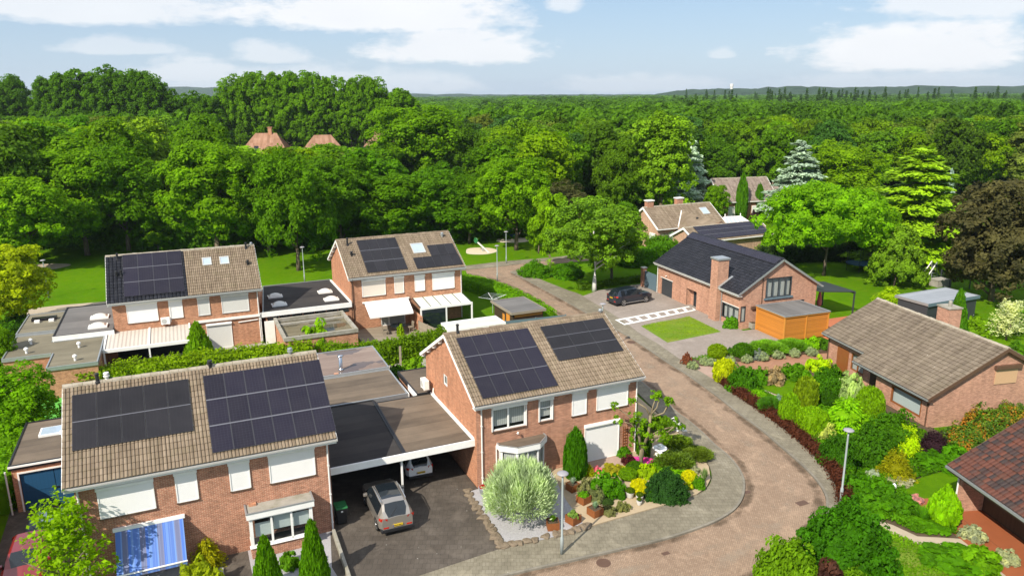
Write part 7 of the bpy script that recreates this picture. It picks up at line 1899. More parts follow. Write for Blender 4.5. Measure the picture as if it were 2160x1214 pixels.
# tall rows on the skyline
for u, vt, w_, k in ((128, 160, 44, 'open'), (165, 150, 48, 'open'), (205, 143, 52, 'open'), (250, 140, 54, 'open'), (296, 146, 52, 'open'), (335, 150, 48, 'open'), (360, 178, 40, 'open'), (8, 160, 52, 'open'), (48, 163, 46, 'open'), (420, 196, 46, 'open'), (455, 198, 44, 'open')):
    tree('skyline_tree', 'tall open crowned tree of the left skyline row', random.choice(['tall_a', 'tall_b', 'open']), u, 352, vt + random.uniform(-4, 6), w_ * 1.8, (.048, .118, .0012), 'tall open trees on the left skyline')
for u, vt, w_ in ((512, 156, 46), (545, 150, 46), (580, 153, 44), (612, 157, 40), (640, 151, 46), (672, 152, 46), (702, 166, 40), (745, 163, 40), (772, 160, 42), (800, 168, 38), (850, 187, 50)):
    tree('skyline_tree', 'tall bright green tree of the middle skyline rows', random.choice(['poplar_a', 'tall_a', 'tall_b', 'tall_a']), u, 350, vt + random.uniform(-3, 5), w_ * 1.8, (.070, .158, .0012), 'tall trees on the middle skyline')
# wood behind: individual trees near enough to tell apart, then one far canopy
def combo(kind, seed, npuff, per, leaf):
    _, h0, r0, b0, bark, lm = KINDS[kind]
    q, v = broad(seed, h0, r0, b0, 13, per, npuff, leaf, (.6, 1.1)); t = limbs(seed, h0, r0, b0, .25, 4)
    return quads_mesh('woodland_tree', q, v, [M[lm], M[bark]], (t.v, t.f, 1))
WOOD = [combo('maple_a', 21, 340, 36, .30), combo('maple_b', 22, 340, 36, .30), combo('maple_c', 23, 340, 36, .30), combo('larch', 24, 380, 36, .32)]
keep = [(p.x, p.y, rr) for p, rr in [(o.location, 5.5) for o in bpy.data.objects if o.get('category') == 'tree']]
HERO = []
for o in bpy.data.objects:
    if o.get('category') == 'tree' and not o.get('group') and o.location.y > 60:
        c = [q for q in o.children if q.name.startswith('crown')][0]; u0 = 1080 + F_PX * o.location.x / (o.location.y * math.cos(PITCH) + 4); HERO.append((u0, .8 * c.scale.x * 5.5 * F_PX / o.location.y, o.location.y))
def blocked(x, y):
    u0 = 1080 + F_PX * x / (y * math.cos(PITCH) + 4)
    if any(y < b and abs(u0 - a) < w_ for a, w_, b in HERO): return True
    if any((x - a) ** 2 + (y - b) ** 2 < c * c for a, b, c in keep): return True
    if 8 < x < 60 and y < 132: return True
    if 33 < x < 60 and 128 < y < 152: return True
    if x > 34 and y < 165 - (x - 34) * .1 and y < 162: return True
    if -100 < x < -25 and 205 < y < 250: return True
    if -14 < x < 8 and y < 122: return True
    return False
wood = []
for d0 in np.arange(104, 230, 8.2):
    half = d0 * .75
    for x in np.arange(-half, half, 8.6):
        xx, yy = x + rng.uniform(-2.6, 2.6), d0 + rng.uniform(-2.6, 2.6)
        if not blocked(xx, yy): wood.append((yy, xx))
wood.sort()
near = wood[:262]; rest = wood[262:]
pal = [(G1, .24), (G2, .16), (G3, .18), ((.105, .190, .0015), .08), ((.030, .078, .010), .08), ((.070, .105, .012), .06), ((.055, .12, .003), .08), ((.075, .165, .0024), .07), ((.034, .085, .0036), .05)]
for yy, xx in near:
    c = pal[rng.choice(len(pal), p=[p for _, p in pal])][0]; k = rng.uniform(.72, 1.3)
    o = bpy.data.objects.new('woodland_tree', WOOD[rng.integers(0, 4)]); COL.objects.link(o)
    h = rng.uniform(13.5, 17.5) * (1.0 if xx < 20 else .95); f = rng.uniform(.95, 1.25)
    if xx < -10 and yy < 160: h = rng.uniform(15.5, 19)
    uu = 1080 + F_PX * xx / (yy * math.cos(PITCH) + 4)
    if 470 < uu < 850: h = min(h, Zat(uu, rng.uniform(306, 318), yy)) if yy < 225 else h
    if h < 4: h = 4.0
    o.location = (xx, yy, -.1); o.rotation_euler = (0, 0, rng.uniform(0, 6.28)); h0 = 18 if o.data is WOOD[3] else 14; o.scale = (f, f, h / h0)
    o.color = (c[0] * k * rng.uniform(.9, 1.25), c[1] * k, c[2] * k, 1)
    tag(o, 'green broadleaf tree in the dense wood beyond the park and gardens', 'tree', 'woodland trees beyond the park')
# far canopy: one mass to the horizon
def canopy():
    r_ = np.random.default_rng(77); Q, V = [], []
    tq = []
    for s_ in range(3):
        q, v = broad(30 + s_, 14, 5.0, .30, 12, 11, 62, .62, (.9, 1.5)); tq.append((q, v))
    cq, cv = cedar(40, 20, 3.6, 16, 7, 16, .95, .3, .97)
    spots = [(x, y, 1.0) for y, x in rest]; d = 214.0
    while d < 2300:
        st = 8.5 * (1 + max(0, d - 214) / 330); half = d * .76 + 20
        for x in np.arange(-half, half, st * 1.05): spots.append((x + r_.uniform(-.4, .4) * st, d + r_.uniform(-.4, .4) * st, 1 + max(0, d - 214) / 420))
        d += st
    vis = []
    for x, y, f in spots:
        if y < 260 and blocked(x, y): continue
        con = x > 180 and 620 < y < 1050 and r_.random() < .35
        q, v = (cq, cv) if con else tq[r_.integers(0, 3)]
        a = r_.uniform(0, 6.28); c, s = math.cos(a), math.sin(a); k = f * r_.uniform(.9, 1.25); h = r_.uniform(12.5, 19) / 14 * (1 + .0 * f)
        if con: k = r_.uniform(1.0, 1.5); h = r_.uniform(.95, 1.5)
        if x > 150 and y > 330: h *= .92
        if x < 0 and y > 230: h *= .9
        h += min(.25, (f - 1) * .05)
        R_ = np.array([[c * k, -s * k, 0], [s * k, c * k, 0], [0, 0, h]])
        sub = q if y < 420 or con else q[r_.random(len(q)) < .75]; sv = v if len(sub) == len(q) else r_.normal(.42, .17, len(sub))
        Q.append(sub @ R_.T + np.array([x, y, 0])); V.append(sv * .12 if con else sv * .6 + r_.normal(.17, .30))
    return np.concatenate(Q), np.concatenate(V)
q, v = canopy(); fw_ = mk(quads_mesh('far_woodland', q, v, M['leaf']), 'far_woodland', (.046, .110, .0030)); tag(fw_, 'far woodland canopy reaching to the horizon', 'woodland', kind='stuff')

# ------------------------------------------------------------------ clipped and loose shrubs
SH = {}
for s_ in ('ball', 'cone', 'egg', 'column', 'pear', 'box', 'dome'):
    for d_, n_, lf in (('', 2600, .105), ('_fine', 5200, .068)):
        SH[s_ + d_] = (lambda s_=s_, n_=n_, lf=lf: clipped(len(s_) + 3, n_, lf, s_), 'leaf', core_of(s_))
for i in range(3):
    SH['mound%d' % i] = (lambda i=i: mound(60 + i), 'leaf', ellipsoid_core(1, 1, .9, 0, .62)); SH['loose%d' % i] = (lambda i=i: mound(70 + i, 60, 30, .14), 'leaf', ellipsoid_core(1, 1, .9, 0, .55))
SH['big'] = (lambda: mound(80, 300, 34, .058), 'leaf', ellipsoid_core(1, 1, .9, 0, .72)); SH['huge'] = (lambda: mound(90, 1100, 26, .034, pr=(.06, .12), rag=.035), 'leaf', ellipsoid_core(1, 1, .9, 0, .78)); SH['photinia'] = (lambda: mound(91, 300, 34, .05), 'tipped', ellipsoid_core(1, 1, .9, 0, .7)); SH['needleball'] = (lambda: sprays(81, 6000, .085, .28), 'needle', ellipsoid_core(1, 1, .45, .5, .72))
SH['willow'] = (lambda: sprays(82, 15000, .062, .2), 'leaf_soft', ellipsoid_core(1, 1, .45, .5, .68)); SH['tuft'] = (lambda: tuft(83), 'leaf_soft', None); SH['juniper'] = (lambda: sprays(84, 6000, .10, .22), 'needle', ellipsoid_core(1, 1, .45, .45, .7))
SH['feather'] = (lambda: cedar(85, 1.0, 1.0, 9, 9, 60, .07, .3, .8), 'leaf', ellipsoid_core(1, 1, .45, .45, .5))
SH['layer'] = (lambda: cedar(86, 1.0, 1.0, 7, 11, 80, .06, .15, .6), 'leaf', ellipsoid_core(1, 1, .45, .42, .6))
def plant(name, label, kind, u, vb, vt, wpx, col, z=.12, cat='shrub', group=None, rz=None):
    fn, mt, ex = SH[kind]; p, h, r = fit(u, vb, vt, wpx, z)
    # the survey base is the front foot of the plant: its centre stands half a depth behind
    d = Vector((p.x, p.y, 0)).normalized(); p = p + d * r * .6; h = max(.12, (Zat(u, vt, p.y) - z) * .98)
    r *= 1.12 if wpx < 60 else 1.04
    o = mk(get('shrub_' + kind, fn, mt, ex), name, col); o.location = p; o.scale = (r, r, h); o.rotation_euler = (0, 0, random.uniform(0, 6.28) if rz is None else rz)
    return tag(o, label, cat, group)

YG, BY, LM, DK, MD, OL, GR, SV, RD = (.155, .265, .0018), (.33, .34, .0024), (.125, .280, .0024), (.020, .062, .0030), (.050, .145, .0024), (.075, .100, .0045), (.095, .115, .045), (.17, .215, .12), (.085, .018, .016)
for a in (
    # corner garden
    ('willow_globe', 'big round silvery variegated willow in the gravel bed by the bay window', 'willow', 1098, 1118, 974, 146, (.235, .305, .175)),
    ('column_cypress', 'dark green column cypress against the wall right of the bay window', 'column_fine', 1213, 1012, 902, 46, (.034, .115, .0018)),
    ('yellow_globe', 'larger bright yellow clipped globe on the sand in front', 'ball_fine', 1348, 1046, 1010, 36, BY), ('yellow_globe', 'yellow clipped globe at the right tip of the corner garden', 'ball_fine', 1453, 1018, 992, 30, BY), ('yellow_shrub', 'small yellow tuft below the right yellow globe', 'mound0', 1453, 1032, 1014, 20, (.25, .30, .0030)),
    ('green_shrub', 'fresh green shrub right of the right yellow globe', 'mound1', 1474, 1031, 1004, 28, MD), ('dark_yew', 'large very dark green yew in the middle of the sand bed', 'huge', 1404, 1058, 994, 92, (.018, .058, .010)),
    ('clipped_globe', 'mid green clipped globe behind the larger yellow globe', 'ball_fine', 1324, 1014, 987, 36, (.085, .175, .0024)), ('dark_dome', 'dark low dome behind the mid green globe', 'dome_fine', 1340, 1000, 974, 40, (.035, .095, .0024)),
    ('lime_shrub', 'lime yellow shrub at the foot of the pollarded plane', 'mound2', 1366, 1010, 979, 46, (.17, .27, .0018)), ('lime_mat', 'flat lime green mat left of the right yellow globe', 'mound0', 1422, 1012, 990, 56, LM), ('green_mat', 'soft green cushion behind the dark yew', 'mound1', 1400, 994, 975, 50, (.07, .17, .0030)),
    ('broad_shrub', 'broad fresh green perennial clump left of the yellow globe', 'mound2', 1278, 1050, 997, 70, (.048, .150, .0018)), ('broad_shrub', 'lower part green clump beside the small cones', 'mound0', 1300, 1048, 1015, 36, (.044, .140, .0018)),
    ('heather', 'greyish pink heather beside the broad green clump', 'mound1', 1258, 1060, 1028, 42, GR), ('heather', 'grey green heather behind the middle rusty planter', 'mound2', 1237, 1042, 1008, 34, (.13, .14, .06)),
    ('small_globe', 'speckled small round bush nearest the pavement', 'mound0', 1312, 1079, 1058, 32, (.115, .13, .04)), ('small_globe', 'speckled small round bush beside the front rusty planter', 'mound1', 1284, 1088, 1066, 32, (.11, .12, .045)), ('dark_cushion', 'dark little cushion above the two speckled bushes', 'dome', 1281, 1065, 1052, 24, (.03, .06, .012)),
    ('dwarf_cone', 'tiny dark cone conifer between yellow globe and yew', 'cone', 1371, 1057, 1034, 13, (.03, .10, .0030)), ('dwarf_cone', 'tiny green cone conifer at the edge of the broad clump', 'cone', 1311, 1054, 1030, 15, (.035, .12, .0024)), ('dwarf_cone', 'tiny cone conifer in front of the dark junipers', 'cone', 1459, 987, 973, 13, (.05, .13, .0030)),
    ('flower_bed', 'orange and yellow flowering perennials by the shuttered window', 'mound0', 1293, 1002, 980, 52, (.20, .20, .012)), ('flower_bed', 'pink flowering patch in front of the shuttered window', 'mound1', 1258, 999, 984, 26, (.42, .13, .20)), ('golden_shrub', 'golden green shrub beside the column cypress', 'feather', 1241, 1006, 978, 26, (.19, .22, .0030)),
    ('maroon_shrub', 'small maroon shrub left of the plane trunk', 'mound2', 1325, 980, 958, 27, (.055, .012, .014)), ('green_shrub', 'green shrub at the foot of the wall trellis', 'loose0', 1317, 964, 942, 28, MD), ('purple_mat', 'magenta flowering mat under the pollarded plane', 'mound0', 1352, 981, 967, 46, (.42, .07, .34)),
    ('juniper', 'front flat dark olive juniper in the tree shadow', 'juniper', 1422, 992, 958, 80, (.042, .075, .0030)), ('juniper', 'right flat olive juniper along the pavement bend', 'juniper', 1470, 972, 946, 58, (.050, .080, .0030)), ('juniper', 'rear flat olive juniper below the heron statues', 'juniper', 1430, 950, 922, 62, (.060, .105, .0030)), ('juniper', 'shaded juniper behind the pollarded plane', 'juniper', 1392, 915, 880, 52, (.05, .11, .0030)),
    ('lavender', 'upright grey green lavender at the tip of the corner garden', 'tuft', 1485, 1018, 982, 26, (.12, .18, .06)), ('grey_shrub', 'grey cushion beside the boulder at the tip', 'mound1', 1466, 1000, 984, 24, (.20, .22, .14)), ('green_shrub', 'shrub at the shaded house corner behind the downpipe', 'loose1', 1358, 962, 890, 30, (.04, .11, .0030)),
    # front garden of the left house
    ('cone_thuja', 'left of two tall thuja cones below the box bay', 'cone_fine', 568, 1262, 1130, 58, (.058, .150, .0018)), ('cone_thuja', 'right of two tall thuja cones by the low wall', 'cone_fine', 666, 1240, 1096, 60, (.052, .140, .0018)), ('green_shrub', 'small shrub between the two thuja cones', 'loose2', 612, 1200, 1166, 42, (.055, .14, .0030)),
    ('golden_shrub', 'golden and salmon leaved shrub under the striped awning end', 'feather', 440, 1205, 1140, 70, (.19, .20, .0036)), ('golden_shrub', 'yellow green shrub at the bottom edge below the salmon leaved one', 'mound1', 425, 1262, 1182, 90, (.17, .22, .0060)), ('yucca', 'spiky yellow green tuft at the foot of the right thuja', 'tuft', 672, 1240, 1196, 50, (.25, .28, .06)),
    # bed in front of the black-roofed bungalow
    ('clipped_globe', 'light green clipped globe in the bed by the grey drive', 'ball_fine', 1512, 758, 725, 37, (.115, .190, .0024)), ('clipped_globe', 'dark green clipped globe in the bed by the grey drive', 'ball_fine', 1566, 757, 723, 41, (.036, .100, .0021)), ('dwarf_cone', 'small dark conifer between the two clipped globes', 'feather', 1539, 746, 732, 16, (.03, .09, .0036)), ('red_shrub', 'round reddish brown shrub at the street end of the bed', 'mound0', 1448, 768, 744, 21, (.13, .045, .022)),
    ('juniper', 'long flat green juniper in front of the orange shed, left part', 'juniper', 1620, 747, 722, 80, (.062, .150, .0024)), ('juniper', 'long flat green juniper in front of the orange shed, right part', 'juniper', 1672, 742, 718, 70, (.055, .140, .0024)), ('lime_shrub', 'bright lime shrub at the right end of the shed bed', 'mound2', 1711, 739, 709, 32, LM), ('dark_shrub', 'dark shrub between lime shrub and speckled-roof bungalow', 'mound1', 1744, 740, 710, 34, (.035, .10, .0030)),
    ('green_shrub', 'green shrub under the corner window of the black-roofed bungalow', 'loose1', 1541, 692, 667, 32, (.06, .17, .0024)), ('lavender', 'blue grey lavender mound right of the dark clipped globe', 'mound1', 1598, 758, 737, 26, (.11, .14, .13)),
    # front garden of the speckled-roof bungalow
    ('golden_conifer', 'upright yellow conifer at the start of the red hedge', 'egg', 1527, 806, 757, 44, (.24, .29, .0030)), ('round_shrub', 'big dark green round shrub right of the yellow conifer', 'big', 1565, 828, 774, 66, (.036, .118, .0018)), ('green_shrub', 'soft green shrub behind the big dark round one', 'mound1', 1602, 810, 776, 36, (.055, .16, .0030)), ('flowering_shrub', 'shrub covered in pale pink blossom by the small lawn', 'mound2', 1630, 810, 774, 46, (.21, .165, .09)),
    ('viburnum', 'wide flat topped green shrub behind the small lawn', 'mound0', 1676, 802, 767, 70, (.052, .145, .0018)), ('lime_shrub', 'glowing lime shrub beside the red brown driveway', 'mound1', 1724, 784, 753, 50, (.24, .36, .0024)), ('maroon_shrub', 'little maroon shrub by the front door', 'mound2', 1739, 783, 767, 18, (.09, .02, .016)), ('round_shrub', 'large leaved dark shrub in front of the wooden windows', 'big', 1743, 838, 775, 64, (.038, .120, .0021)),
    ('variegated_shrub', 'tall white and green variegated shrub by the porch', 'mound0', 1792, 846, 786, 60, (.21, .30, .10)), ('dark_globe', 'dark clipped globe beside the sandy path', 'ball_fine', 1745, 860, 824, 34, (.024, .075, .0024)), ('cone_conifer', 'golden green rough cone conifer behind the smooth green cone', 'egg', 1697, 866, 795, 46, (.105, .165, .0036)), ('clipped_cone', 'smooth bright green rounded cone by the red hedge', 'egg_fine', 1662, 896, 829, 40, (.105, .215, .0024)),
    ('lime_shrub', 'low lime perennial behind the red hedge', 'feather', 1595, 846, 822, 46, LM), ('juniper', 'dark low juniper behind the red hedge', 'juniper', 1622, 872, 838, 44, (.030, .095, .0030)), ('blue_shrub', 'blue grey cushion by the sandy path', 'mound1', 1641, 856, 834, 28, (.13, .20, .17)), ('clipped_block', 'block shaped bright green clipped bush', 'box_fine', 1710, 920, 862, 62, (.125, .245, .0024)),
    ('variegated_shrub', 'pale yellow variegated shrub below the clipped block', 'mound2', 1742, 927, 893, 36, (.26, .31, .07)), ('feathery_shrub', 'large bright lime feathery shrub right of the clipped block', 'feather', 1782, 912, 840, 98, (.135, .290, .0030)), ('clipped_cone', 'tall smooth lime rounded cone by the big brown window', 'egg_fine', 1830, 895, 817, 54, (.100, .200, .0024)),
    ('dark_shrub', 'dark green spreading shrub just left of the right lamp', 'big', 1765, 985, 920, 80, (.026, .088, .0021)), ('dark_shrub', 'dark loose shrub right of the right lamp', 'big', 1835, 985, 905, 96, (.032, .100, .0024)), ('round_shrub', 'mid green shrub below the big brown window', 'big', 1880, 950, 872, 100, (.040, .118, .0024)), ('golden_tree', 'domed gold green Japanese maple right of the lamp', 'layer', 1886, 1014, 953, 76, (.170, .180, .0030)),
    ('chartreuse_shrub', 'glowing chartreuse shrub under the bungalow eave corner', 'layer', 1908, 960, 898, 60, (.27, .40, .0024)), ('green_dome', 'dull green dome between chartreuse and purple shrubs', 'dome', 1938, 935, 905, 38, (.05, .12, .0030)), ('purple_maple', 'dark purple Japanese maple below the brick gable', 'layer', 1966, 962, 910, 70, (.026, .012, .018)), ('green_shrub', 'green perennials below the purple maple', 'loose0', 1970, 990, 955, 90, (.045, .14, .0018)), ('green_shrub', 'fresh green clump by the red-tiled verge', 'loose2', 2010, 975, 940, 60, (.05, .155, .0024)),
    ('photinia', 'orange tipped photinia, lower left section by the red-tiled roof', 'photinia', 2035, 960, 895, 90, (.105, .100, .010)), ('photinia', 'orange tipped photinia, middle section under the shuttered gable window', 'photinia', 2085, 925, 862, 100, (.150, .095, .010)), ('photinia', 'orange tipped photinia, upper right section at the picture edge', 'photinia', 2140, 905, 852, 80, (.13, .10, .010)), ('golden_conifer', 'golden upright conifer in front of the shuttered gable window', 'egg', 2098, 872, 808, 58, (.21, .27, .0030)),
    ('pear_conifer', 'pear shaped bright lime conifer beside the red-tiled house wall', 'pear', 1987, 1110, 1022, 64, (.135, .290, .0021)), ('round_evergreen', 'huge dark green rounded evergreen at the bottom edge of the road', 'huge', 1775, 1232, 1068, 205, (.028, .105, .0018)), ('leafy_shrub', 'yellow green leafy shrub left of the huge evergreen', 'big', 1655, 1262, 1142, 130, (.080, .165, .0030)), ('maroon_shrub', 'dark maroon shrub at the bottom edge below the huge evergreen', 'mound2', 1735, 1262, 1180, 90, (.05, .022, .016)), ('leafy_shrub', 'light green shrub at the very bottom between maroon shrub and lawn', 'big', 1800, 1262, 1195, 80, (.075, .16, .0030)),
    ('fern', 'upright fern tuft left of the pear shaped conifer', 'tuft', 1945, 1108, 1062, 60, (.055, .16, .0036)), ('green_shrub', 'dense green shrub at the foot of the right lamp', 'loose0', 1808, 1048, 998, 74, (.040, .13, .0018)), ('green_shrub', 'green shrub right of the lamp foot shrub', 'loose1', 1858, 1062, 1018, 70, (.044, .14, .0021)), ('green_shrub', 'low green shrub above the pale dirt path', 'loose2', 1835, 1088, 1052, 76, (.05, .15, .0024)), ('green_shrub', 'low shrub with white figure beside it', 'loose0', 1898, 1088, 1044, 70, (.042, .13, .0024)), ('flowering_shrub', 'low whitish flowering patch below the gold green maple', 'mound1', 1890, 1024, 1006, 60, (.24, .25, .17)), ('flowering_shrub', 'pinkish flowers left of the lower lawn', 'mound2', 1930, 1060, 1044, 30, (.32, .17, .18)),
    ('grey_plant', 'blue grey fluffy plant by the right lamp', 'mound1', 1842, 1008, 990, 26, (.22, .27, .22)), ('green_mat', 'green mat below the pale path', 'loose1', 2010, 1205, 1164, 130, (.055, .16, .0024)), ('green_mat', 'lighter green mat at the right end of the pale path', 'loose2', 2065, 1205, 1160, 90, (.085, .20, .0030)), ('green_mat', 'green mat above the pale path', 'loose0', 1960, 1120, 1096, 90, (.06, .17, .0030)), ('rockery_plant', 'pale grey rockery planting along the terracotta step', 'mound0', 2050, 1140, 1108, 50, (.22, .25, .16)), ('rockery_plant', 'pale rockery planting further along the terracotta step', 'mound1', 2120, 1190, 1160, 50, (.22, .25, .15)),
    # right behind the speckled roof
    ('lime_shrub', 'yellow green shrub behind the ridge of the speckled roof', 'feather', 1876, 640, 606, 62, (.19, .29, .0030)), ('white_shrub', 'white flowering shrub in front of the dark studio', 'mound0', 1935, 668, 634, 60, (.30, .33, .24)), ('column_cypress', 'dark green column conifer right of the speckled roof chimney', 'cone_fine', 2013, 716, 610, 40, (.042, .125, .0024)), ('leafy_shrub', 'leafy shrub right of the column conifer', 'loose1', 2060, 705, 668, 60, (.10, .20, .0030)), ('leafy_shrub', 'green shrub behind the white blossom tree', 'loose2', 2140, 700, 650, 60, (.06, .15, .0030)), ('leafy_shrub', 'low green shrubs at the far right behind the gable', 'loose0', 2140, 760, 722, 60, (.055, .14, .0030)),
    # around the far bungalow
    ('column_tree', 'left dark column tree before the grey roofed far house', 'column', 1562, 462, 366, 23, (.045, .13, .0024)), ('column_tree', 'right dark column tree before the grey roofed far house', 'column', 1599, 458, 388, 20, (.040, .12, .0024)), ('cone_thuja', 'slim green cone at the gable of the far bungalow', 'cone', 1363, 500, 458, 17, (.09, .20, .0024)), ('weeping_conifer', 'blue grey weeping conifer beside the far bungalow', 'willow', 1396, 522, 478, 64, (.16, .23, .17)), ('round_shrub', 'dark rounded shrub in front of the blue weeping conifer', 'big', 1392, 532, 498, 62, (.05, .135, .0024)), ('round_shrub', 'green shrub left of the black roof ridge', 'big', 1432, 528, 500, 40, (.07, .16, .0030)),
    ('leafy_shrub', 'bright shrub between solar outbuilding and forked tree', 'layer', 1615, 535, 490, 70, (.095, .21, .0030)), ('purple_shrub', 'dark purple bush in front of the grey roofed far house', 'mound0', 1590, 470, 444, 24, (.035, .018, .022)), ('lime_shrub', 'lime conifer left of the forked tree crown', 'cone', 1652, 520, 470, 26, (.16, .25, .0030)), ('leafy_shrub', 'rounded shrub bank beside the side road', 'big', 1128, 584, 552, 66, (.055, .155, .0021)), ('leafy_shrub', 'second shrub bank on the grass left of the birch', 'big', 1196, 586, 556, 70, (.050, .145, .0021)),
    ('leafy_shrub', 'dark shrub bank on the grass behind the birch', 'big', 1330, 560, 528, 80, (.036, .105, .0024)), ('round_shrub', 'round bush by the mossy annex corner', 'big', 20, 790, 735, 50, (.06, .165, .0024)), ('round_shrub', 'dark bush below the yellow tree', 'big', 40, 700, 660, 60, (.025, .075, .0024)),
    ('cone_thuja', 'loose bright green cone tree before the grey shutter door of the left rear house', 'cone', 424, 772, 680, 62, (.090, .190, .0024)), ('lime_shrub', 'bright lime bush growing over the outbuilding roof edge', 'mound2', 672, 752, 678, 66, (.135, .265, .0024)), ('leafy_shrub', 'shrub in the back garden by the timber post', 'loose1', 872, 792, 755, 50, (.10, .20, .0036)), ('leafy_shrub', 'dark shrub beside the rear extension corner', 'loose0', 838, 800, 768, 34, (.035, .10, .0030)),
    ('flower_basket', 'pink flowers hanging on the orange corner wall', 'mound1', 10, 1040, 1020, 24, (.45, .05, .22)), ('leafy_shrub', 'green shrub left of the low patio fence', 'loose2', 950, 712, 694, 40, (.14, .23, .0036)), ('patio_plant', 'yellow green potted plant beside the glass table', 'loose1', 845, 708, 684, 14, (.15, .24, .0030)),
): plant(*a)
# silver edging plants along the bed
for i, (u, v_) in enumerate(((1462, 776), (1486, 768), (1502, 770), (1540, 765), (1575, 762), (1608, 758), (1640, 754), (1676, 750), (1712, 748))):
    plant('silver_cushion', 'silver leaved cushion plant along the edge of the shed bed', 'mound%d' % (i % 3), u, v_, v_ - 15, 24, SV, .2, group='silver cushions along the bed')
# things planted in the rusty planters and pots
for o, k, c, lb in zip(PLANT_POTS, ('tuft', 'mound0', 'tuft', 'mound1', 'tuft'), ((.09, .19, .0060), (.12, .20, .04), (.16, .24, .16), (.07, .19, .0036), (.20, .26, .22)),
                       ('green spiky plant in the planter by the willow globe', 'low succulents in the planter next to the lamp post', 'spiky grey green agave in the front planter', 'green herbs in the planter halfway along', 'grey agave in the planter nearest the cypress')):
    fn, mt, ex = SH[k]; p = mk(get('shrub_' + k, fn, mt, ex), 'potted_plant', c); p.location = o.location + Vector((0, 0, .34)); p.scale = (.30, .30, .32 if k[0] == 'm' else .5); tag(p, lb, 'plant')
for o, s_, lb in zip(POTS, (.26, .2, .14, .22), ('clipped dark bush in the larger pale pot', 'small bush in the pot below the yellow globe', 'grass tuft in the tiny pale pot', 'red flowers in the grey corner pot')):
    fn, mt, ex = SH['ball']; p = mk(get('shrub_ball', fn, mt, ex), 'potted_plant', (.30, .03, .03) if 'red' in lb else (.05, .09, .0045)); p.location = o.location + Vector((0, 0, .28)); p.scale = (s_, s_, s_ * 1.2); tag(p, lb, 'plant')

# hedges follow a line
def hedge(name, label, pts, wd, h, col, dens=420, leaf=.09, rough=.12, rag=.10):
    r_ = np.random.default_rng(len(pts) * 17 + int(wd * 100)); C, N = [], []; ev, ef = [], []
    pts = [Vector((p[0], p[1], 0)) for p in pts]
    for a, b in zip(pts[:-1], pts[1:]):
        d = b - a; Ln = d.length; d.normalize(); nn = np.array([-d.y, d.x, 0]); n = int(Ln * dens * (h * 2 + wd) / 3)
        s = r_.uniform(-.02, 1.02, n) * Ln; pr = r_.uniform(0, 2 * h + wd, n); side = np.where(pr < h, -1, np.where(pr > h + wd, 1, 0))
        off = np.where(side == -1, -wd / 2, np.where(side == 1, wd / 2, pr - h - wd / 2)); z = np.where(side == -1, pr, np.where(side == 1, 2 * h + wd - pr, h))
        base = np.array(a) + np.outer(s, np.array(d)); nr = np.where(side[:, None] == 0, np.array([0, 0, 1.0]), side[:, None] * nn)
        lump = np.sin(s * 2.1 + off * 2) + np.sin(s * 4.7 + z * 3); c = base + np.outer(off, nn) + np.outer(z, [0, 0, 1]) + nr * (lump * rough * .4 + r_.normal(0, rag, n))[:, None]
        C.append(c); N.append(nr)
        i = len(ev); k = .84
        for q in (a, b):
            for o_, z_ in ((-wd / 2 * k, 0), (wd / 2 * k, 0), (wd / 2 * k, h * .93), (-wd / 2 * k, h * .93)): ev.append(tuple(np.array(q) + nn * o_ + np.array([0, 0, z_])))
        ef += [(i, i + 4, i + 7, i + 3), (i + 1, i + 2, i + 6, i + 5), (i + 3, i + 7, i + 6, i + 2), (i, i + 3, i + 2, i + 1), (i + 4, i + 5, i + 6, i + 7)]
    C, N = np.concatenate(C), np.concatenate(N); q = leaf_quads(r_, C, N + np.array([0, 0, .3]), leaf, .6, .6)
    v = .42 + .2 * np.sin(C[:, 0] * 1.7) * np.sin(C[:, 1] * 1.9 + C[:, 2] * 2) + r_.normal(0, .14, len(C))
    return tag(mk(quads_mesh(name, q, v, M['leaf'], (ev, ef, 0)), name, col), label, 'hedge')
def LL(f, *ps): return [L(f, *p) for p in ps]
rh = smooth_line([(1506, 803), (1556, 840), (1612, 878), (1666, 920), (1714, 964), (1746, 1002), (1765, 1042), (1771, 1075)], .1, 4)
hedge('red_hedge', 'low dark red barberry hedge along the right pavement', [(p.x + .45, p.y + .28, 0) for p in rh], .55, .62, (.062, .021, .012), 700, .07, .2, .10)
hedge('back_hedge', 'tall bright green hedge behind the left rear terrace', LL(FC, (-2.4, -6.4), (1.5, -6.2), (6.5, -6.2), (11, -6.4), (15.4, -7.2)), 1.1, 1.8, (.125, .205, .0030), 300, .13, .25, .16)
hedge('back_hedge', 'leafy green hedge below the patio of the right rear house', LL(FB, (-3.8, 24.6), (-.5, 23.0), (3.5, 23.6), (7.2, 24.6)), 1.1, 1.9, (.080, .150, .0024), 330, .12, .22, .14)
hedge('clipped_hedge', 'broad clipped hedge curving along the side road', [(-6.4, 87.2), (-3.2, 84.2), (-.2, 79.6), (2.0, 74.9), (3.3, 71.2)], 2.2, 1.35, (.085, .20, .0021), 260, .10, .06, .05)
hedge('low_hedge', 'low dark hedge between birch lawn and grey drive', [P(1222, 612), P(1290, 602), P(1360, 592)], .7, .7, (.050, .105, .0030), 380, .09, .12, .1)
hedge('boundary_hedge', 'green hedge beyond the gate beside the black-roofed bungalow', [P(1350, 560), P(1385, 548), P(1440, 535)], 1.4, 2.0, (.05, .14, .0024), 200, .14, .2, .15)
hedge('side_hedge', 'dark hedge along the left side of the mossy annex', LL(FC, (-8.6, -4), (-8.9, 3), (-9.2, 10)), 1.2, 1.9, (.032, .095, .0024), 220, .13, .2, .15)
hedge('garden_hedge', 'dark hedge behind the lawn trampoline', [(33, 97.5), (39, 99.5), (47, 100.5)], 1.6, 2.2, (.03, .06, .014), 200, .15, .2, .15)
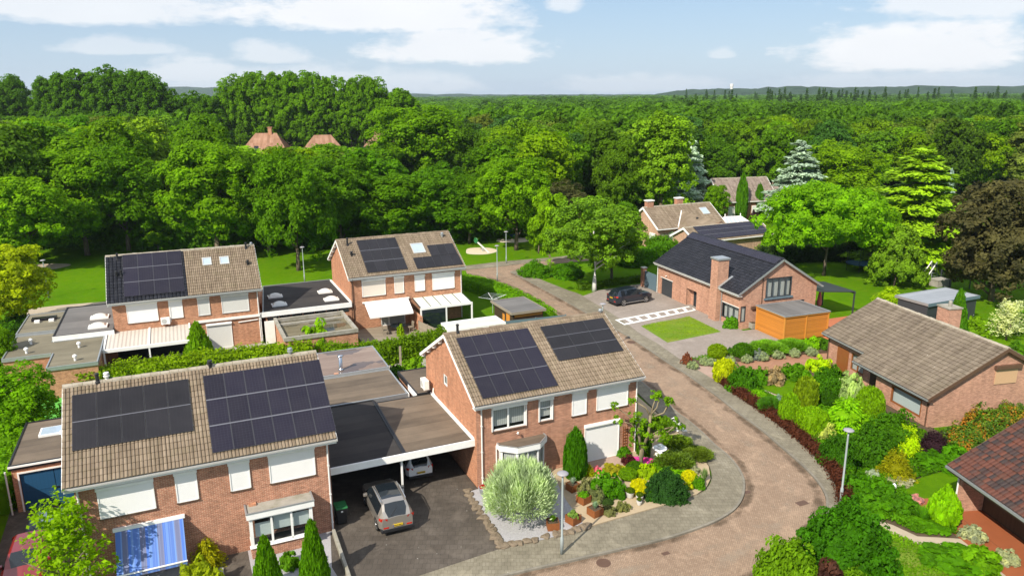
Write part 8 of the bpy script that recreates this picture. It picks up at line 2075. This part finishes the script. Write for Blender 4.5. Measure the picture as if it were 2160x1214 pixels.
ug = hedge('undergrowth', 'dark tangled undergrowth below the park trees', [(-105, 113), (-80, 116), (-55, 112), (-38, 115), (-22, 112), (-10, 117), (2, 121)], 5.0, 3.2, (.045, .115, .002), 55, .30, .5, .55)
del ug['category']; ug['kind'] = 'stuff'
hedge('side_hedge', 'green hedge beside the front left garage', LL(FA, (-4.6, 9.8), (-4.9, 15.5)), 1.2, 1.9, (.08, .19, .0024), 220, .13, .2, .15)

# pollarded plane: bare knuckled limbs with small tufts
pt = thing('pollarded_tree', 'pollarded plane with knuckled bare limbs and small leaf tufts at the house corner', 'tree', P(1352, 984, .15)); pt.scale = (.84, .84, .86)
mb = MB(); tips = []
mb.tube([(0, 0, -.1), (0, 0, .8), (.05, 0, 1.6)], [.21, .17, .14], 10)
def limb(p0, p1, p2, r0, r1, tips_=True):
    mb.tube([p0, p1, p2], [r0 * .68, (r0 + r1) * .36, r1 * .8], 8)
    if tips_: tips.append(p2)
limb((-.05, 0, 1.4), (-.25, .1, 2.6), (-.3, .1, 3.4), .17, .12); limb((.1, 0, 1.5), (.45, 0, 2.5), (.55, .1, 3.9), .18, .13, False); limb((.55, .1, 3.8), (.2, .2, 4.4), (-.75, .2, 5.0), .11, .05); limb((.55, .1, 3.8), (.75, .3, 4.5), (.95, .2, 5.3), .10, .05); limb((.55, .1, 3.9), (1.0, .2, 4.4), (1.15, .2, 5.2), .09, .05)
limb((.6, .1, 3.7), (1.5, .2, 4.0), (1.9, .2, 4.9), .10, .05); limb((1.5, .2, 4.0), (1.75, .3, 4.3), (1.7, .2, 5.1), .07, .04); limb((.5, .0, 2.3), (1.2, -.2, 2.9), (2.6, .1, 3.1), .11, .05); limb((.4, 0, 2.1), (.8, -.3, 2.4), (1.3, -.4, 2.6), .12, .07); limb((-.3, .1, 3.2), (-1.1, .1, 3.9), (-2.0, 0, 4.6), .06, .03); limb((-.3, .1, 2.9), (-.9, 0, 3.3), (-1.6, .1, 3.5), .05, .03); limb((1.2, -.2, 2.9), (1.8, -.1, 2.7), (2.3, -.4, 3.4), .08, .05)
mb.build('trunk', M['bark_pale'], pt, True)
r_ = np.random.default_rng(5); cs = []
for t in tips: cs += [np.array(t) + r_.normal(0, .16, 3) for _ in range(6)]
for _ in range(60): cs.append(np.array([r_.uniform(-.9, 1.9), r_.uniform(-.6, .6), r_.uniform(1.8, 3.9)]))
cs = np.array(cs); q, v = puffs(r_, cs, r_.uniform(.10, .26, len(cs)), unit(cs - np.array([.4, 0, 2.5])), 26, .085)
mk(quads_mesh('crown', q, v, M['leaf']), 'crown', (.085, .175, .0030), pt)

# ground cover between the shrubs: too small to count
def cover(name, label, poly, n, leaf, col, h=.14, clump=.6):
    r_ = np.random.default_rng(n); pl = np.array([(P(*p)[0], P(*p)[1]) if len(p) == 2 else (p[0], p[1]) for p in poly]); lo, hi = pl.min(0), pl.max(0); pts_ = r_.uniform(lo, hi, (n * 3, 2))
    x, y = pts_[:, 0], pts_[:, 1]; ins = np.zeros(len(pts_), bool); j = len(pl) - 1
    for i in range(len(pl)):
        c = ((pl[i, 1] > y) != (pl[j, 1] > y)) & (x < (pl[j, 0] - pl[i, 0]) * (y - pl[i, 1]) / (pl[j, 1] - pl[i, 1] + 1e-12) + pl[i, 0]); ins ^= c; j = i
    p = pts_[ins][:n]; f = .5 + .5 * np.sin(p[:, 0] * 1.3 + 2 * np.sin(p[:, 1] * .9)) * np.sin(p[:, 1] * 1.6 + np.sin(p[:, 0]))
    p = p[r_.random(len(p)) < (1 - clump) + clump * f]; f = .5 + .5 * np.sin(p[:, 0] * 1.3 + 2 * np.sin(p[:, 1] * .9)) * np.sin(p[:, 1] * 1.6 + np.sin(p[:, 0]))
    c = np.column_stack([p, .10 + h * (.3 + f) * r_.uniform(.2, 1, len(p))]); q = leaf_quads(r_, c, np.tile([0, 0, 1.0], (len(c), 1)), leaf, .55, .7)
    return tag(mk(quads_mesh(name, q, f * .7 + r_.normal(.1, .12, len(c)), M['leaf']), name, col), label, 'ground cover', kind='stuff')
cover('ground_cover', 'leafy ground cover between the shrubs of the right garden', [(1560, 838), (1600, 822), (1640, 846), (1700, 866), (1760, 800), (1795, 860), (1860, 900), (1935, 925), (2030, 985), (1905, 1020), (1912, 1060), (2000, 1100), (2020, 1130), (1935, 1128), (1880, 1104), (1825, 1086), (1780, 1065), (1772, 1035), (1750, 998), (1716, 960), (1668, 915), (1612, 873)], 60000, .085, (.048, .135, .0024), .30, .45)
cover('ground_cover', 'low plants in the bed before the orange shed', [(1440, 763), (1500, 750), (1640, 742), (1690, 728), (1757, 718), (1757, 737), (1700, 742), (1628, 748), (1556, 757), (1482, 766)], 9000, .07, (.06, .145, .0036), .25, .4)
cover('ground_cover', 'rough herbs on the lower right verge', [(1840, 1105), (1880, 1125), (1930, 1148), (2010, 1152), (2060, 1160), (2120, 1230), (2100, 1300), (1700, 1300), (1600, 1262), (1700, 1200), (1750, 1150), (1775, 1100)], 26000, .06, (.075, .165, .0036), .10, .8)
cover('lawn_clover', 'clover and rough grass blades on the square patch by the grey drive', [(1354, 687), (1453, 668), (1518, 699), (1409, 720)], 9000, .045, (.115, .185, .0036), .02, .3)
cover('garden_weeds', 'small plants on the back garden terrace', [L(FB, -.8, 14), L(FB, -.6, 21), L(FB, 6, 22), L(FB, 7, 14)], 2600, .09, (.08, .17, .0030), .18, .95)
# ------------------------------------------------------------------ air: far woods and hills fade to pale blue
hz = MB(); hz.box(-7000, 7000, -260, 7000, -1.0, 115.0)
mhz = bpy.data.materials.new('haze'); mhz.use_nodes = True
gz = NT(mhz.node_tree)
vol = gz.n('VolumePrincipled', {'Color': (.78, .88, 1.0, 1), 'Density': 0.00008, 'Anisotropy': .2})
gz.n('OutputMaterial', {1: vol.outputs[0]})
hzo = hz.build('haze', mhz); tag(hzo, kind='stuff')
